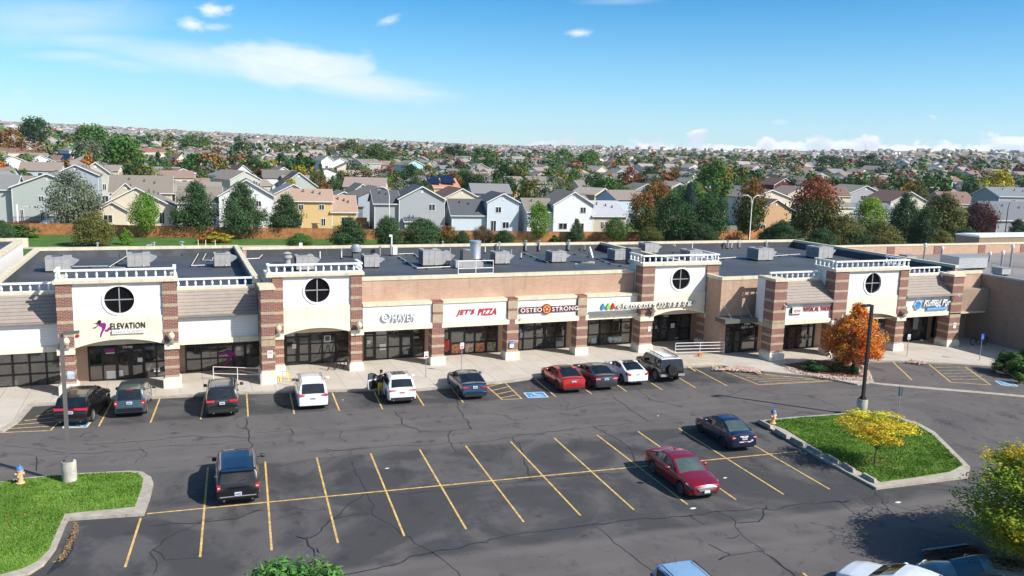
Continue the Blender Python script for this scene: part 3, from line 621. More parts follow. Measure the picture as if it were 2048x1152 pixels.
# ------------------------------------------------------------------ lawn islands
def grass_blades(name, poly, n, z, hgt=.05, seed=1, m='blade', wid=.03):
    rg = random.Random(seed); xs = [p[0] for p in poly]; ys = [p[1] for p in poly]; mb = MB(); k = 0
    def inside(x, y):
        c = False; j = len(poly)-1
        for i in range(len(poly)):
            if (poly[i][1] > y) != (poly[j][1] > y) and x < (poly[j][0]-poly[i][0])*(y-poly[i][1])/(poly[j][1]-poly[i][1])+poly[i][0]: c = not c
            j = i
        return c
    while k < n:
        x, y = rg.uniform(min(xs), max(xs)), rg.uniform(min(ys), max(ys))
        if not inside(x, y): continue
        k += 1; a = rg.random()*6.28; w = wid*rg.uniform(.6, 1.4); hh = hgt*rg.uniform(.5, 1.5)*(1+.8*noise.noise(Vector((x*1.5, y*1.5, 0)))); lx, ly = rg.gauss(0, .03), rg.gauss(0, .03)
        mb.face([(x-w*math.cos(a), y-w*math.sin(a), z), (x+w*math.cos(a), y+w*math.sin(a), z), (x+lx, y+ly, z+hh)], M[m])
    return tag(mb.build(name), kind='stuff')
def shrinkp(poly, d):
    cx = sum(p[0] for p in poly)/len(poly); cy = sum(p[1] for p in poly)/len(poly); out = []
    for i in range(len(poly)):
        a, b, c = Vector(poly[i-1]), Vector(poly[i]), Vector(poly[(i+1) % len(poly)])
        t = ((b-a).normalized()+(c-b).normalized()); t = t.normalized(); s = Vector((-t.y, t.x))
        if (Vector((cx, cy))-b).dot(s) < 0: s = -s
        out.append(tuple(b+s*d))
    return out
isl = P2((-120, 985), (0, 968), (60, 959), (160, 951), (262, 946), (285, 948), (302, 958), (307, 970), (300, 1000), (288, 1032), (137, 1042), (133, 1048), (112, 1100), (88, 1132), (60, 1150), (-60, 1180), (-200, 1200))
def island(poly, gin, n, seed):
    mb = MB(); mb.prism(poly, -.02, KH, M['kerb']); o = tag(mb.build('kerb'), kind='structure')
    bm = bmesh.new(); bm.from_mesh(o.data); bmesh.ops.recalc_face_normals(bm, faces=bm.faces); bm.to_mesh(o.data); bm.free()
    mb = MB(); mb.prism(gin, 0, KH+.035, M['grass']); o = tag(mb.build('lawn'), kind='structure')
    bm = bmesh.new(); bm.from_mesh(o.data); bmesh.ops.recalc_face_normals(bm, faces=bm.faces); bm.to_mesh(o.data); bm.free()
    grass_blades('grass', gin, n, KH+.033, seed=seed)
gl = P2((-120, 990), (0, 972), (60, 963), (160, 955), (255, 950), (276, 953), (286, 962), (284, 980), (270, 1019), (130, 1033), (118, 1060), (98, 1106), (76, 1128), (45, 1144), (-60, 1172), (-200, 1195))
island(isl, gl, 42000, 1)
isr = P2((1514, 845), (1580, 838), (1700, 829), (1745, 828), (1790, 835), (1840, 851), (1870, 868), (1940, 938), (1938, 944), (1935, 957), (1752, 980), (1640, 920))
gr = P2((1530, 847), (1600, 840), (1700, 832), (1745, 831), (1788, 839), (1835, 856), (1865, 874), (1925, 935), (1900, 948), (1835, 959), (1763, 969), (1660, 918), (1570, 862))
island(isr, gr, 46000, 2)
mb = MB()                                                                # low precast blocks along the island edge
for k, (a, b) in enumerate([((1513, 848), (1540, 862)), ((1547, 866), (1572, 882)), ((1578, 883), (1605, 898)), ((1611, 900), (1639, 915)), ((1646, 917), (1675, 934)), ((1682, 935), (1705, 951)), ((1720, 956), (1748, 972))]):
    A, B = G(*a), G(*b); d = (B-A).normalized(); L = (B-A).length
    s = Vector((-d.y, d.x, 0)); mb = MB(); c = (A+B)/2+s*.12
    prof = [(-.10, 0), (.10, 0), (.07, .20), (-.07, .20)]
    vs = [tuple(c+d*(sx*(L/2-.0 if z == 0 else L/2-.10))+s*yy+Vector((0, 0, z+KH))) for sx in (-1, 1) for yy, z in prof]
    mb.mesh(vs, [(0, 1, 2, 3), (7, 6, 5, 4)]+[(i, 4+i, 4+(i+1) % 4, (i+1) % 4) for i in range(4)], M['kerb'])
    lab = ['nearest the fire hydrant', 'second from the hydrant', 'third from the hydrant', 'fourth from the hydrant, at the row middle', 'fifth from the hydrant', 'sixth from the hydrant', 'farthest from the hydrant, at the lawn tip'][k]
    o = mb.build('wheel_stop'); tag(o, 'concrete wheel stop on the right lawn kerb, '+lab, 'wheel stop', 'wheel stops along the lawn island')
# planting bed with the orange tree
bed = P2((1560, 733), (1600, 728), (1660, 722), (1700, 720), (1722, 733), (1738, 752), (1741, 757), (1720, 762), (1650, 757), (1600, 745))
mb = MB(); mb.prism(bed, 0, KH+.05, M['mulch']); o = tag(mb.build('planting_bed'), kind='structure')
bm = bmesh.new(); bm.from_mesh(o.data); bmesh.ops.recalc_face_normals(bm, faces=bm.faces); bm.to_mesh(o.data); bm.free()
ring_kerb('kerb', bed, w=.2, h=KH+.07)
def pebbles(name, spots, n, m, r0=.04, r1=.11, z=KH+.05, seed=4):
    mb = MB(); rg = random.Random(seed)
    for i in range(n):
        a, b = rg.choice(spots); t = rg.random(); p = G(a[0]+(b[0]-a[0])*t+rg.gauss(0, 3), a[1]+(b[1]-a[1])*t+rg.gauss(0, 1.4), z); r = rg.uniform(r0, r1)
        vs = [(p.x+r*math.cos(k*1.26+i)*rg.uniform(.7, 1.2), p.y+r*math.sin(k*1.26+i)*rg.uniform(.7, 1.2), z-.01) for k in range(5)]+[(p.x+rg.uniform(-.3, .3)*r, p.y+rg.uniform(-.3, .3)*r, z+r*.8)]
        mb.mesh(vs, [(k, (k+1) % 5, 5) for k in range(5)], M[m])
    return tag(mb.build(name), kind='stuff')
pebbles('gravel', [((1572, 737), (1640, 752)), ((1640, 752), (1730, 758)), ((1730, 740), (1738, 756)), ((1590, 742), (1700, 758)), ((1425, 737), (1500, 740)), ((1475, 734), (1520, 743)), ((1458, 736), (1492, 734)), ((1700, 726), (1725, 750))], 1500, 'stone')
pebbles('bark_chips', [((1610, 735), (1700, 735)), ((1640, 745), (1715, 750)), ((1600, 735), (1660, 745))], 900, 'mulch', .03, .08, seed=5)
pebbles('gravel', [((2010, 735), (2048, 758)), ((1985, 738), (2000, 733)), ((1818, 722), (1850, 725)), ((2030, 745), (2060, 765))], 500, 'stone', seed=6)
pebbles('gravel', [((1850, 1105), (1950, 1098)), ((1880, 1112), (1960, 1108))], 700, 'mulch', .05, .1, seed=8)
mb = MB(); q = [G(*p) for p in ((1850, 1107), (1935, 1095), (1965, 1099), (1990, 1140), (2048, 1230), (1860, 1230))]
mb.prism([tuple(p[:2]) for p in q][::-1], 0, KH, M['mulch']); o = tag(mb.build('planting_bed'), kind='structure')
bm = bmesh.new(); bm.from_mesh(o.data); bmesh.ops.recalc_face_normals(bm, faces=bm.faces); bm.to_mesh(o.data); bm.free()
ring_kerb('kerb', [tuple(p[:2]) for p in q[:2]], closed=False, w=.3)

# ground behind the shops: service lane, grass strip with footpath, lawn up to the fence
def quad(name, pts, z, m, kind='structure'):
    mb = MB(); mb.face([(x, y, z) for x, y in pts], M[m]); o = tag(mb.build(name), kind=kind)
    bm = bmesh.new(); bm.from_mesh(o.data); bmesh.ops.recalc_face_normals(bm, faces=bm.faces)
    for f in bm.faces:
        if f.normal.z < 0: f.normal_flip()
    bm.to_mesh(o.data); bm.free(); return o
quad('lawn', [(-110, 47), (150, 47), (150, 72), (60, 84), (0, 94), (-40, 104), (-110, 118)], -.03, 'lawn_far')
quad('service_road', [(-110, 25), (150, 25), (150, 62), (-110, 62)], -.02, 'paving')
quad('footpath', [(-110, 84), (0, 78), (100, 70), (150, 66), (150, 68), (100, 72), (0, 80.5), (-110, 87)], -.01, 'concrete')
quad('lawn', [(-110, 66), (0, 63), (100, 60), (150, 58), (150, 66), (100, 70), (0, 78), (-110, 84)], -.012, 'lawn_far')

# ------------------------------------------------------------------ the shopping centre
ZR = 6.1
sc = thing('shopping_centre', 'long brick and white siding shopping centre with four round-windowed towers', 'building', (12, -2, 0))
sc.location = (0, 0, 0)
def part(mb, name, smooth=None, parent=None): return mb.build(name, parent or sc, smooth=smooth)
CPT = .09
def coping(mb, x0, x1, y0, y1, z, m='coping', h=.26, o=.05): mb.box(x0-o, x1+o, y0-o, y1+o, z-h, z, M[m])
# roofs with parapets (rear walls, step walls)
def roof_block(x0, x1, y0, y1, zp, zr=ZR, front=True, left=True, right=True, m='block'):
    mb = MB(); mb.box(x0+.32, x1-.32, y0+.32, y1-.32, zr-.3, zr, M['membrane']); part(mb, 'roof')
    mb = MB(); w = .32
    mb.box(x0, x1, y1-w, y1, 0, zp-.26, M[m])
    if left: mb.box(x0, x0+w, y0+(w if front else 0), y1-w, 0 if x0 < -30 else 3, zp-.26, M[m])
    if right: mb.box(x1-w, x1, y0+(w if front else 0), y1-w, 3, zp-.26, M[m])
    if front: mb.box(x0, x1, y0, y0+w, 3, zp-.26, M[m])
    part(mb, 'parapet')
    mb = MB(); e = .004
    mb.box(x0+w+e, x1-w-e, y1-w-.02, y1-w-e, zr, zp-.2, M['membrane'])        # membrane turned up the inside
    if left: mb.box(x0+w, x0+w+.02, y0+w, y1-w-.03, zr, zp-.2, M['membrane'])
    if right: mb.box(x1-w-.02, x1-w, y0+w, y1-w-.03, zr, zp-.2, M['membrane'])
    part(mb, 'membrane_upstand')
    mb = MB(); o = .05
    mb.box(x0-o, x1+o, y1-w-o, y1+o, zp-.26, zp, M['coping'])
    if left: mb.box(x0-o, x0+w+o, y0-o, y1-w-o, zp-.26, zp, M['coping'])
    if right: mb.box(x1-w-o, x1+o, y0-o, y1-w-o, zp-.26, zp, M['coping'])
    if front: mb.box(x0+(w+o if left else 0), x1-(w+o if right else 0), y0-o, y0+w+o, zp-.26, zp, M['coping'])
    part(mb, 'coping')
BK = 18.6
XL, X1, X2, XR = -29.6, -12.35, 25.9, 51.4
roof_block(XL, X1-.34, -1.6, BK+1.6, 7.0, front=False)
roof_block(X1, X2-.36, -2.0, BK, 7.0, front=False, left=False)
roof_block(X2, XR, -5.2, BK-.6, 7.02, front=False, left=False)
mb = MB(); mb.box(24.5, 51.2, -5.18, -4.9, 5.9, 6.104, M['membrane']); part(mb, 'roof')
# front brick walls above the canopies
def wall(x0, x1, y, z0, z1, m='block', th=.3, cop=True):
    mb = MB(); mb.box(x0, x1, y, y+th, z0, z1-(.26 if cop else 0), M[m]); part(mb, 'front_wall')
    if cop:
        mb = MB(); mb.box(x0, x1, y-.05, y+th+.06, z1-.26, z1, M['coping']); part(mb, 'coping')
wall(-5.55, 17.75, -2.0, 3.2, 6.97)
wall(24.15, 24.8, -5.5, 0, 6.66); wall(24.8, 29.2, -5.5, 2.95, 6.66)
mb = MB(); mb.box(24.15, 24.45, -5.2, -3.42, 0, 6.4, M['block']); part(mb, 'front_wall'); mb = MB(); mb.box(24.1, 24.5, -5.14, -2.3, 6.4, 6.66, M['coping']); mb.box(25.32, 25.6, -3.3, -.5, 0, 6.4, M['block']); part(mb, 'coping')
wall(48.0, 52.2, -7.2, 5.2, 6.75)
for b_ in ((-5.6, 17.8, -2.6, -.05, 3.05, 3.15), (27.2, 51.5, -8.6, -5.62, 3.05, 3.15), (-18.3, -12.4, -2.6, -.05, 2.85, 2.95), (-30, -25.3, -2.6, -.9, 2.85, 2.95)): mb = MB(); mb.box(*b_, M['tan']); part(mb, 'soffit')
# wall plane behind the pavements: brick piers between shopfronts
mb = MB()
for x0, x1 in ((-24.9, -23.95), (-19.0, -17.75), (-12.6, -10.8), (-5.95, -4.85), (-.02, 1.6), (6.25, 8.1), (12.5, 14.6), (18.9, 20.95), (24.8, 25.35)):
    y = -.9 if x1 < -23 else 0
    mb.box(x0, x1, y+.0, y+.35, 0, 3.05, M['block'])
mb.box(-25.6, -24.9, -.9, -.55, 0, 3.05, M['block']); mb.box(24.98, 25.3, -3.2, -.02, 0, 3.05, M['block'])
for x0, x1 in ((24.2, 24.78), (28.2, 30.95), (34.2, 35.4), (38.3, 39.4), (43.2, 43.6), (47.3, 48.4), (50.1, 51.3)): mb.box(x0, x1, -5.6, -5.2, 0, 2.94, M['block'])
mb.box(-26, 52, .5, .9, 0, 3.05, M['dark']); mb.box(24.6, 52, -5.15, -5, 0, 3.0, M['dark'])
part(mb, 'shop_wall')
# ---- pieces
def pil_tall(x0, x1, yf, yb, ztop=7.4, zpl=.8, name='pilaster', low=2.78, capz=None):
    root = MB(); bricks = []
    z = ztop; H1, H2 = .655, .205
    while z-H1 > 3.3:
        bricks.append((z-H1, z, 0)); bricks.append((z-H1-H2, z-H1, 1)); z -= H1+H2
    bricks.append((3.22, z, 0)); bricks.append((low, 3.22, 1))
    h = (low-zpl)/3
    for k in range(3):
        a = low-k*h; bricks.append((a-h*.72, a, 0)); bricks.append((a-h, a-h*.72, 1))
    for a, b, k in bricks:
        e = .012 if k else 0
        root.box(x0-e, x1+e, yf-e, yb, a, b, M['band' if k else 'red_brick'])
    o = part(root, name)
    p = MB(); w = .12
    p.box(x0-w, x1+w, yf-w, yb+.05, .1, zpl-.08, M['plinth'])
    vs = [(x0-w, yf-w, zpl-.08), (x1+w, yf-w, zpl-.08), (x1+w, yb+.05, zpl-.08), (x0-w, yb+.05, zpl-.08), (x0-.02, yf-.02, zpl+.04), (x1+.02, yf-.02, zpl+.04), (x1+.02, yb+.04, zpl+.04), (x0-.02, yb+.04, zpl+.04)]
    p.mesh(vs, [(4, 5, 6, 7), (0, 1, 5, 4), (1, 2, 6, 5), (2, 3, 7, 6), (3, 0, 4, 7)], M['plinth']); p.build('plinth', o)
    return o
def pil_small(x0, x1):
    m = MB(); yf, yb = -2.86, -1.9
    for a, b, k in ((4.9, 5.08, 0), (4.27, 4.9, 1), (4.07, 4.27, 0), (3.42, 4.07, 1), (3.02, 3.42, 0)): m.box(x0+.06-(.01 if k else 0), x1-.12+(.01 if k else 0), yf+(.0 if k else .01), yb, a, b, M['band' if k else 'red_brick'])
    for a, b, k in ((2.5, 3.02, 0), (2.28, 2.5, 1), (1.72, 2.28, 0), (1.5, 1.72, 1), (.94, 1.5, 0), (.76, .94, 1)): m.box(x0-(.012 if k else 0), x1+(.012 if k else 0), yf-.02-(.012 if k else 0), yb-.0, a, b, M['band' if k else 'red_brick'])
    o = part(m, 'pilaster'); p = MB(); p.box(x0-.11, x1+.11, yf-.12, yb+.05, .1, .76, M['plinth']); p.build('plinth', o)
for a, b in ((-.2, .78), (5.98, 6.95), (12.12, 13.1)): pil_small(a, b)
def canopy(x0, x1, yf=-2.7, zb=3.02, zt=5.1, o0=.0, o1=.0):
    m = MB(); m.box(x0, x1, yf, -2.003 if yf > -5 else yf+1.5, zb+.4, zt-.24, M['white_siding']); o = part(m, 'sign_band')
    m = MB(); m.box(x0-o0, x1+o1, yf-.16, -2.0, zb, zb+.36, M['cream']); m.box(x0-o0+.02, x1+o1-.02, yf-.11, -2.0, zb+.362, zb+.42, M['cream']); m.build('lower_band', o)
    m = MB(); m.box(x0, x1, yf-.08, -1.95, zt-.22, zt, M['coping']); m.build('coping', o)
canopy(-5.5, -.17); canopy(.70, 5.98, o0=.1, o1=.18); canopy(6.85, 12.1, o0=.2, o1=.2); canopy(13.0, 18.9, o0=.1)
def shed(x0, x1, yf, zb, zt, zr=6.4, yr=None):
    """white band with a steep lap roof above and a small balustrade"""
    yr = yr if yr is not None else yf+1.4
    m = MB(); m.box(x0, x1, yf, yf+.3, zb+.36, zt, M['white_siding']); o = part(m, 'sign_band')
    m = MB(); m.box(x0, x1, yf-.14, yf+.3, zb, zb+.355, M['cream']); m.build('lower_band', o)
    m = MB(); m.mesh([(x0, yf-.22, zt-.02), (x1, yf-.22, zt-.02), (x1, yr, zr), (x0, yr, zr), (x0, yf-.22, zt-.14), (x1, yf-.22, zt-.14)], [(0, 1, 2, 3)], M['lap_grey'])
    m.mesh([(x0, yf-.22, zt-.02), (x1, yf-.22, zt-.02), (x1, yr, zr), (x0, yr, zr), (x0, yr, zt-.1), (x1, yr, zt-.1)], [(3, 2, 5, 4)], M['membrane'])
    part(m, 'shed_roof')
    m = MB(); m.box(x0, x1, yf-.34, yf-.22, zt-.16, zt-.02, M['lap_grey']); part(m, 'gutter')
    m = MB(); m.box(x0, x1, yr-.05, yr+.3, 6.05, zr+.12, M['coping']); part(m, 'coping')
BALP = [(.075, 0), (.075, .05), (.045, .07), (.05, .10), (.085, .18), (.08, .26), (.045, .38), (.035, .44), (.06, .47), (.06, .50)]
def balus(segs, z, parent=None, h=.68):
    m = MB()
    for (ax, ay), (bx, by) in segs:
        A, B = Vector((ax, ay, 0)), Vector((bx, by, 0)); L = (B-A).length; d = (B-A).normalized(); s = Vector((d.y, -d.x, 0))
        for z0, z1, w in ((z, z+.09, .09), (z+h-.12, z+h, .11)):
            m.obox((A+B)/2+Vector((0, 0, (z0+z1)/2)), d*(L/2+w*.9), s*w, Vector((0, 0, (z1-z0)/2)), M['white_paint'])
        n = max(1, round(L/.57))
        for i in range(n+1):
            p = A.lerp(B, i/n); sc_ = (h-.2)/.5; m.lathe([(r, q*sc_) for r, q in BALP], (p.x, p.y, z+.085), M['white_paint'], 8)
    return m.build('balustrade', parent or sc, smooth=50)
def tower(x0, x1, yf, yb, wl, wr, pl=(.98, .98), cx=None, arch=(3.18, 3.64), rail=True, yst=0, side=True, zt=7.4, archx=None, backrail=(3.2, 3.2)):
    """x0..x1 over both piers; wl/wr: inner edges of the siding panel"""
    yp = yf+.14                                        # panel plane
    m = MB()
    # siding panel with a real round opening
    cx = cx or (wl+wr)/2; cz, r = 6.24, .90; n = 40
    circ = [(cx+r*math.cos(2*math.pi*i/n), cz+r*math.sin(2*math.pi*i/n)) for i in range(n)]
    def outer(i):
        a = 2*math.pi*i/n; dx_, dz_ = math.cos(a), math.sin(a); ts = []
        if dx_ > 1e-6: ts.append((wr-cx)/dx_)
        if dx_ < -1e-6: ts.append((wl-cx)/dx_)
        if dz_ > 1e-6: ts.append((zt-cz)/dz_)
        if dz_ < -1e-6: ts.append((5.1-cz)/dz_)
        t_ = min(ts); return (cx+t_*dx_, cz+t_*dz_)
    outs = [outer(i) for i in range(n)]
    corners = [(wr, zt), (wl, zt), (wl, 5.1), (wr, 5.1)]
    for i in range(n):
        a, b, c, d = circ[i], outs[i], outs[(i+1) % n], circ[(i+1) % n]
        pts = [a, b]
        for q in corners:
            if abs(b[0]-q[0]) < 1e-6 and abs(c[1]-q[1]) < 1e-6 or abs(b[1]-q[1]) < 1e-6 and abs(c[0]-q[0]) < 1e-6:
                if not (abs(b[0]-c[0]) < 1e-6 or abs(b[1]-c[1]) < 1e-6): pts.append(q)
        pts += [c, d]
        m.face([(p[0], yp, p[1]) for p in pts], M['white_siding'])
        m.face([(a[0], yp, a[1]), (d[0], yp, d[1]), (d[0], yp+.22, d[1]), (a[0], yp+.22, a[1])], M['white_paint'])
    if side:
        m.box(x0+.1, x0+.3, yf+.85, yb, 5.0, zt, M['white_siding']); m.box(x1-.3, x1-.1, yf+.85, yb, 5.0, zt, M['white_siding'])
        m.box(x0+.1, x0+.3, yf+.85, yb, 3.2, 4.998, M['white_siding']); m.box(x1-.3, x1-.1, yf+.85, yb, 3.2, 4.998, M['tan'])
    m.box(x0+.3, x1-.3, yp+.5, yb, 5.3, zt-.1, M['dark']) if False else None
    m.box(x0+.3, x1-.3, yf+1, yb-.02, zt-.16, zt-.09, M['membrane'])
    o = part(m, 'tower')
    w = MB(); w.lathe([(r-.003, 0), (r-.003, .02)], (cx, yp+.12, cz), M['dark_pane'], 40, 'y'); w.box(cx-.035, cx+.035, yp+.07, yp+.12, cz-r+.01, cz+r-.01, M['metal_grey']); w.box(cx-r+.01, cx-.035, yp+.075, yp+.12, cz-.035, cz+.035, M['metal_grey']); w.box(cx+.035, cx+r-.01, yp+.075, yp+.12, cz-.035, cz+.035, M['metal_grey'])
    wo_ = w.build('round_window', o)
    w = MB(); k = 40
    for i in range(k):
        a, b = 2*math.pi*i/k, 2*math.pi*(i+1)/k
        P = [(cx+rr*math.cos(t_), yy, cz+rr*math.sin(t_)) for t_ in (a, b) for rr, yy in ((r-.005, yp-.05), (r+.14, yp-.05), (r+.14, yp-.002), (r-.005, yp+.1))]
        w.face([P[0], P[1], P[5], P[4]], M['white_paint']); w.face([P[1], P[2], P[6], P[5]], M['white_paint']); w.face([P[3], P[0], P[4], P[7]], M['white_paint'])
    w.build('window_trim', o)
    # arched stucco panel
    a0_, a1_ = archx or (wl, wr); zs, za = arch; m = MB(); n = 20; ya = yf+.06; yb2 = yf+.5
    xs = [a0_+(a1_-a0_)*i/n for i in range(n+1)]; zz = [zs+(za-zs)*(1-((i/n)*2-1)**2) for i in range(n+1)]
    for i in range(n):
        m.face([(xs[i], ya, zz[i]+.0), (xs[i+1], ya, zz[i+1]), (xs[i+1], ya, 5.1), (xs[i], ya, 5.1)], M['cream'])
        m.face([(xs[i], ya-.07, zz[i]), (xs[i], yb2, zz[i]), (xs[i+1], yb2, zz[i+1]), (xs[i+1], ya-.07, zz[i+1])], M['cream'])
        m.face([(xs[i], ya-.07, zz[i]), (xs[i+1], ya-.07, zz[i+1]), (xs[i+1], ya-.07, zz[i+1]+.26), (xs[i], ya-.07, zz[i]+.26)], M['cream'])
        m.face([(xs[i], ya-.07, zz[i]+.26), (xs[i+1], ya-.07, zz[i+1]+.26), (xs[i+1], ya, zz[i+1]+.26), (xs[i], ya, zz[i]+.26)], M['cream'])
    m.face([(a0_, ya, 5.1), (a1_, ya, 5.1), (a1_, yp, 5.1), (a0_, yp, 5.1)], M['cream'])
    m.box(x0-.05, a0_-.0, yf-.1, yf+.9, 2.8, 3.2, M['cream']); m.box(a1_, x1+.05, yf-.1, yf+.9, 2.8, 3.2, M['cream'])
    m.face([(a0_, yb2, zs), (a1_, yb2, zs), (a1_, yb2+.0, 4.5), (a0_, yb2, 4.5)], M['tan'])
    m.box(x0+.3, x1-.3, yb2+.02, -.1 if yf > -6 else -5.8, 3.66, 3.74, M['tan'])
    m.build('arch', o)
    m = MB(); m.box(x0-.08, x1+.08, yf-.1, yf+.95, zt, zt+.22, M['coping']); m.box(x0-.04, x0+.42, yf+.95, yb+.04, zt, zt+.22, M['coping']); m.box(x1-.42, x1+.04, yf+.95, yb+.04, zt, zt+.22, M['coping'])
    m.build('coping', o)
    if rail: balus([((x0+.12, yf+.14), (x1-.12, yf+.14)), ((x0+.12, yf+.55), (x0+.12, yf+backrail[0])), ((x1-.12, yf+.55), (x1-.12, yf+backrail[1]))], zt+.22, o)
    return o
tower(-25.42, -18.2, -4.0, -1.2, -24.45, -19.1, cx=-21.72, backrail=(1.6, 1.6)); pil_tall(-25.36, -24.48, -4.0, -3.1); pil_tall(-19.12, -18.22, -4.0, -3.1)
tower(-12.3, -5.5, -2.85, -.6, -11.2, -6.4, cx=-8.8, arch=(3.08, 3.5), zt=7.3, backrail=(.7, 2.0)); pil_tall(-11.95, -11.22, -2.86, -2.0, ztop=7.2, zpl=.85); pil_tall(-6.4, -5.58, -2.85, -1.9, ztop=7.25, zpl=.7)
pil_tall(-12.92, -12.02, -4.75, -2.87, ztop=6.72, zpl=.95)
mb = MB(); mb.box(-13.0, -11.95, -4.82, -2.6, 6.72, 6.9, M['coping']); part(mb, 'pier_cap'); mb = MB(); mb.box(-12.97, -11.98, -4.90, -2.88, .1, 1.02, M['plinth']); part(mb, 'pier_base')
tower(17.75, 25.35, -3.4, -1.0, 18.98, 24.1, cx=21.6, zt=7.45, arch=(3.15, 3.6), backrail=(2.3, 2.3)); pil_tall(17.78, 18.95, -3.4, -2.2, ztop=7.45, zpl=.72); pil_tall(24.1, 25.3, -3.4, -2.3, ztop=7.4, zpl=.7)
tower(33.1, 41.35, -8.85, -6.3, 34.6, 40.35, cx=37.4, zt=7.35, archx=(34.3, 40.35), arch=(3.15, 3.62), backrail=(2.6, 2.6)); pil_tall(33.15, 34.6, -8.85, -7.7, ztop=7.32, zpl=.72); pil_tall(40.35, 41.32, -8.85, -7.7, ztop=7.32, zpl=.7)
shed(-31.5, -25.42, -2.75, 2.78, 4.85); shed(-18.2, -12.95, -2.75, 2.78, 4.9)
shed(28.2, 33.2, -8.62, 3.04, 4.95, zr=6.45, yr=-7.1); shed(41.3, 46.95, -8.62, 3.04, 5.0, zr=6.5, yr=-7.1)
balus([((-31.5, -1.3), (-25.5, -1.3))], 6.5, h=.66); balus([((-18.1, -1.3), (-13.1, -1.3))], 6.5, h=.66)
balus([((27.9, -7.0), (33.0, -7.0))], 6.56, h=.66); balus([((41.5, -7.0), (46.9, -7.0))], 6.6, h=.64)
pil_tall(26.95, 28.2, -8.85, -7.6, ztop=6.7, zpl=.74); pil_tall(46.75, 48.05, -8.85, -7.6, ztop=6.55, zpl=.65)
for n_, b_, m_ in (('pier_cap', (26.9, 28.25, -8.92, -7.5, 6.7, 6.92), 'coping'), ('coping', (27.0, 27.4, -7.5, -6.5, 6.7, 6.92), 'coping'), ('end_wall', (27.02, 27.3, -7.6, -6.5, 3.1, 6.7), 'white_siding'), ('soffit', (27.02, 27.28, -8.0, -5.6, 2.75, 3.1), 'tan'),
                  ('pier_cap', (46.7, 48.12, -8.92, -7.5, 6.55, 6.75), 'coping'), ('coping', (46.98, 47.4, -7.5, -6.9, 6.56, 6.76), 'coping'), ('end_wall', (46.95, 47.3, -8.4, -6.8, 4.9, 6.56), 'white_siding')): mb = MB(); mb.box(*b_, M[m_]); part(mb, n_)

mb = MB(); mb.box(48.05, 52.2, -8.2, -6.9, 3.1, 5.2, M['tan_brick']); mb.box(48.05, 52.15, -6.9, -5.6, 0, 5.4, M['tan_brick']) if False else None; part(mb, 'link_wall')
mb = MB(); mb.box(48.6, 52.2, -6.1, -5.8, 0, 6.0, M['tan_brick']); mb.box(50.1, 51.0, -6.16, -6.09, .1, 2.5, M['dark']); part(mb, 'link_wall')
# ---- shopfronts: dark frames, panes, doors
def shopfront(x0, x1, y, z1, cols, rows_, doors=(), zb=.12):
    f = MB(); fr = .055
    cs = [x0+(x1-x0)*c for c in cols]; rs = [zb+(z1-zb)*r for r in rows_]
    for c in cs: f.box(c-fr, c+fr, y-.07, y+.03, zb, z1, M['frame'])
    for i in range(len(cs)-1):
        for r in rs: f.box(cs[i]+fr, cs[i+1]-fr, y-.06, y+.02, r-fr*.8, r+fr*.8, M['frame'])
    o = part(f, 'shopfront')
    g_ = MB(); rp = random.Random(int(x0*10)); zs_ = sorted(rs)
    for i in range(len(cs)-1):
        for j in range(len(zs_)-1):
            a, b, c, d = [rp.uniform(0, .012) for _ in range(4)]
            g_.face([(cs[i], y+.03+a, zs_[j]), (cs[i+1], y+.03+b, zs_[j]), (cs[i+1], y+.03+c, zs_[j+1]), (cs[i], y+.03+d, zs_[j+1])], M['store_glass'])
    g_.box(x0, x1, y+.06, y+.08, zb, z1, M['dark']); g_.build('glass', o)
    for i in doors:
        d = MB(); a, b = cs[i]+fr, cs[i+1]-fr; h = min(z1-.35, 2.3)
        d.box(a, a+.09, y-.085, y-.03, zb, h, M['frame']); d.box(b-.09, b, y-.085, y-.03, zb, h, M['frame']); d.box(a+.09, b-.09, y-.085, y-.03, h-.1, h, M['frame']); d.box(a+.09, b-.09, y-.085, y-.03, zb, zb+.22, M['frame'])
        do = d.build('door', o); h_ = MB(); h_.tube([(b-.16, y-.09, 1.0), (b-.16, y-.13, 1.02), (b-.16, y-.13, 1.38), (b-.16, y-.09, 1.4)], .014, M['chrome'], 6); h_.build('door_handle', do)
    return o
R4 = [0, .32, .66, 1]; R5 = [0, .27, .54, .80, 1]
sfL = shopfront(-31.5, -25.5, -.9, 3.0, [0, .165, .33, .5, .665, .83, 1], R5)
sf1 = shopfront(-23.95, -19.0, -.86, 3.6, [0, .17, .34, .52, .70, .86, 1], R4, doors=(2, 3))
sf2 = shopfront(-17.75, -12.6, 0, 2.9, [0, .20, .42, .62, .80, 1], R4, doors=(3,))
sf3 = shopfront(-10.8, -5.95, 0, 3.6, [0, .19, .385, .57, .78, 1], [0, .22, .45, .72, 1], doors=(0, 1))
sf4 = shopfront(-4.8, -.02, 0, 3.04, [0, .18, .39, .60, .80, 1], R4, doors=(0, 3))
sf5 = shopfront(1.6, 6.25, 0, 3.04, [0, .13, .39, .58, .80, 1], R4, doors=(0,))
sf6 = shopfront(8.15, 12.5, 0, 3.04, [0, .10, .34, .56, .78, 1], R4, doors=(2,))
sf7 = shopfront(14.65, 18.9, 0, 3.04, [0, .27, .52, .76, 1], R4)
sf8 = shopfront(20.95, 24.95, -.1, 3.6, [0, .20, .42, .72, 1], R4, doors=(0, 1))
sf9 = shopfront(24.8, 28.2, -5.5, 2.95, [0, .28, .48, 1], R4, doors=(2,))
sf10 = shopfront(31.0, 34.2, -5.7, 3.04, [0, .1, .4, .8, 1], R4)
sf11 = shopfront(35.4, 38.3, -5.7, 3.04, [0, .3, .65, 1], R4)
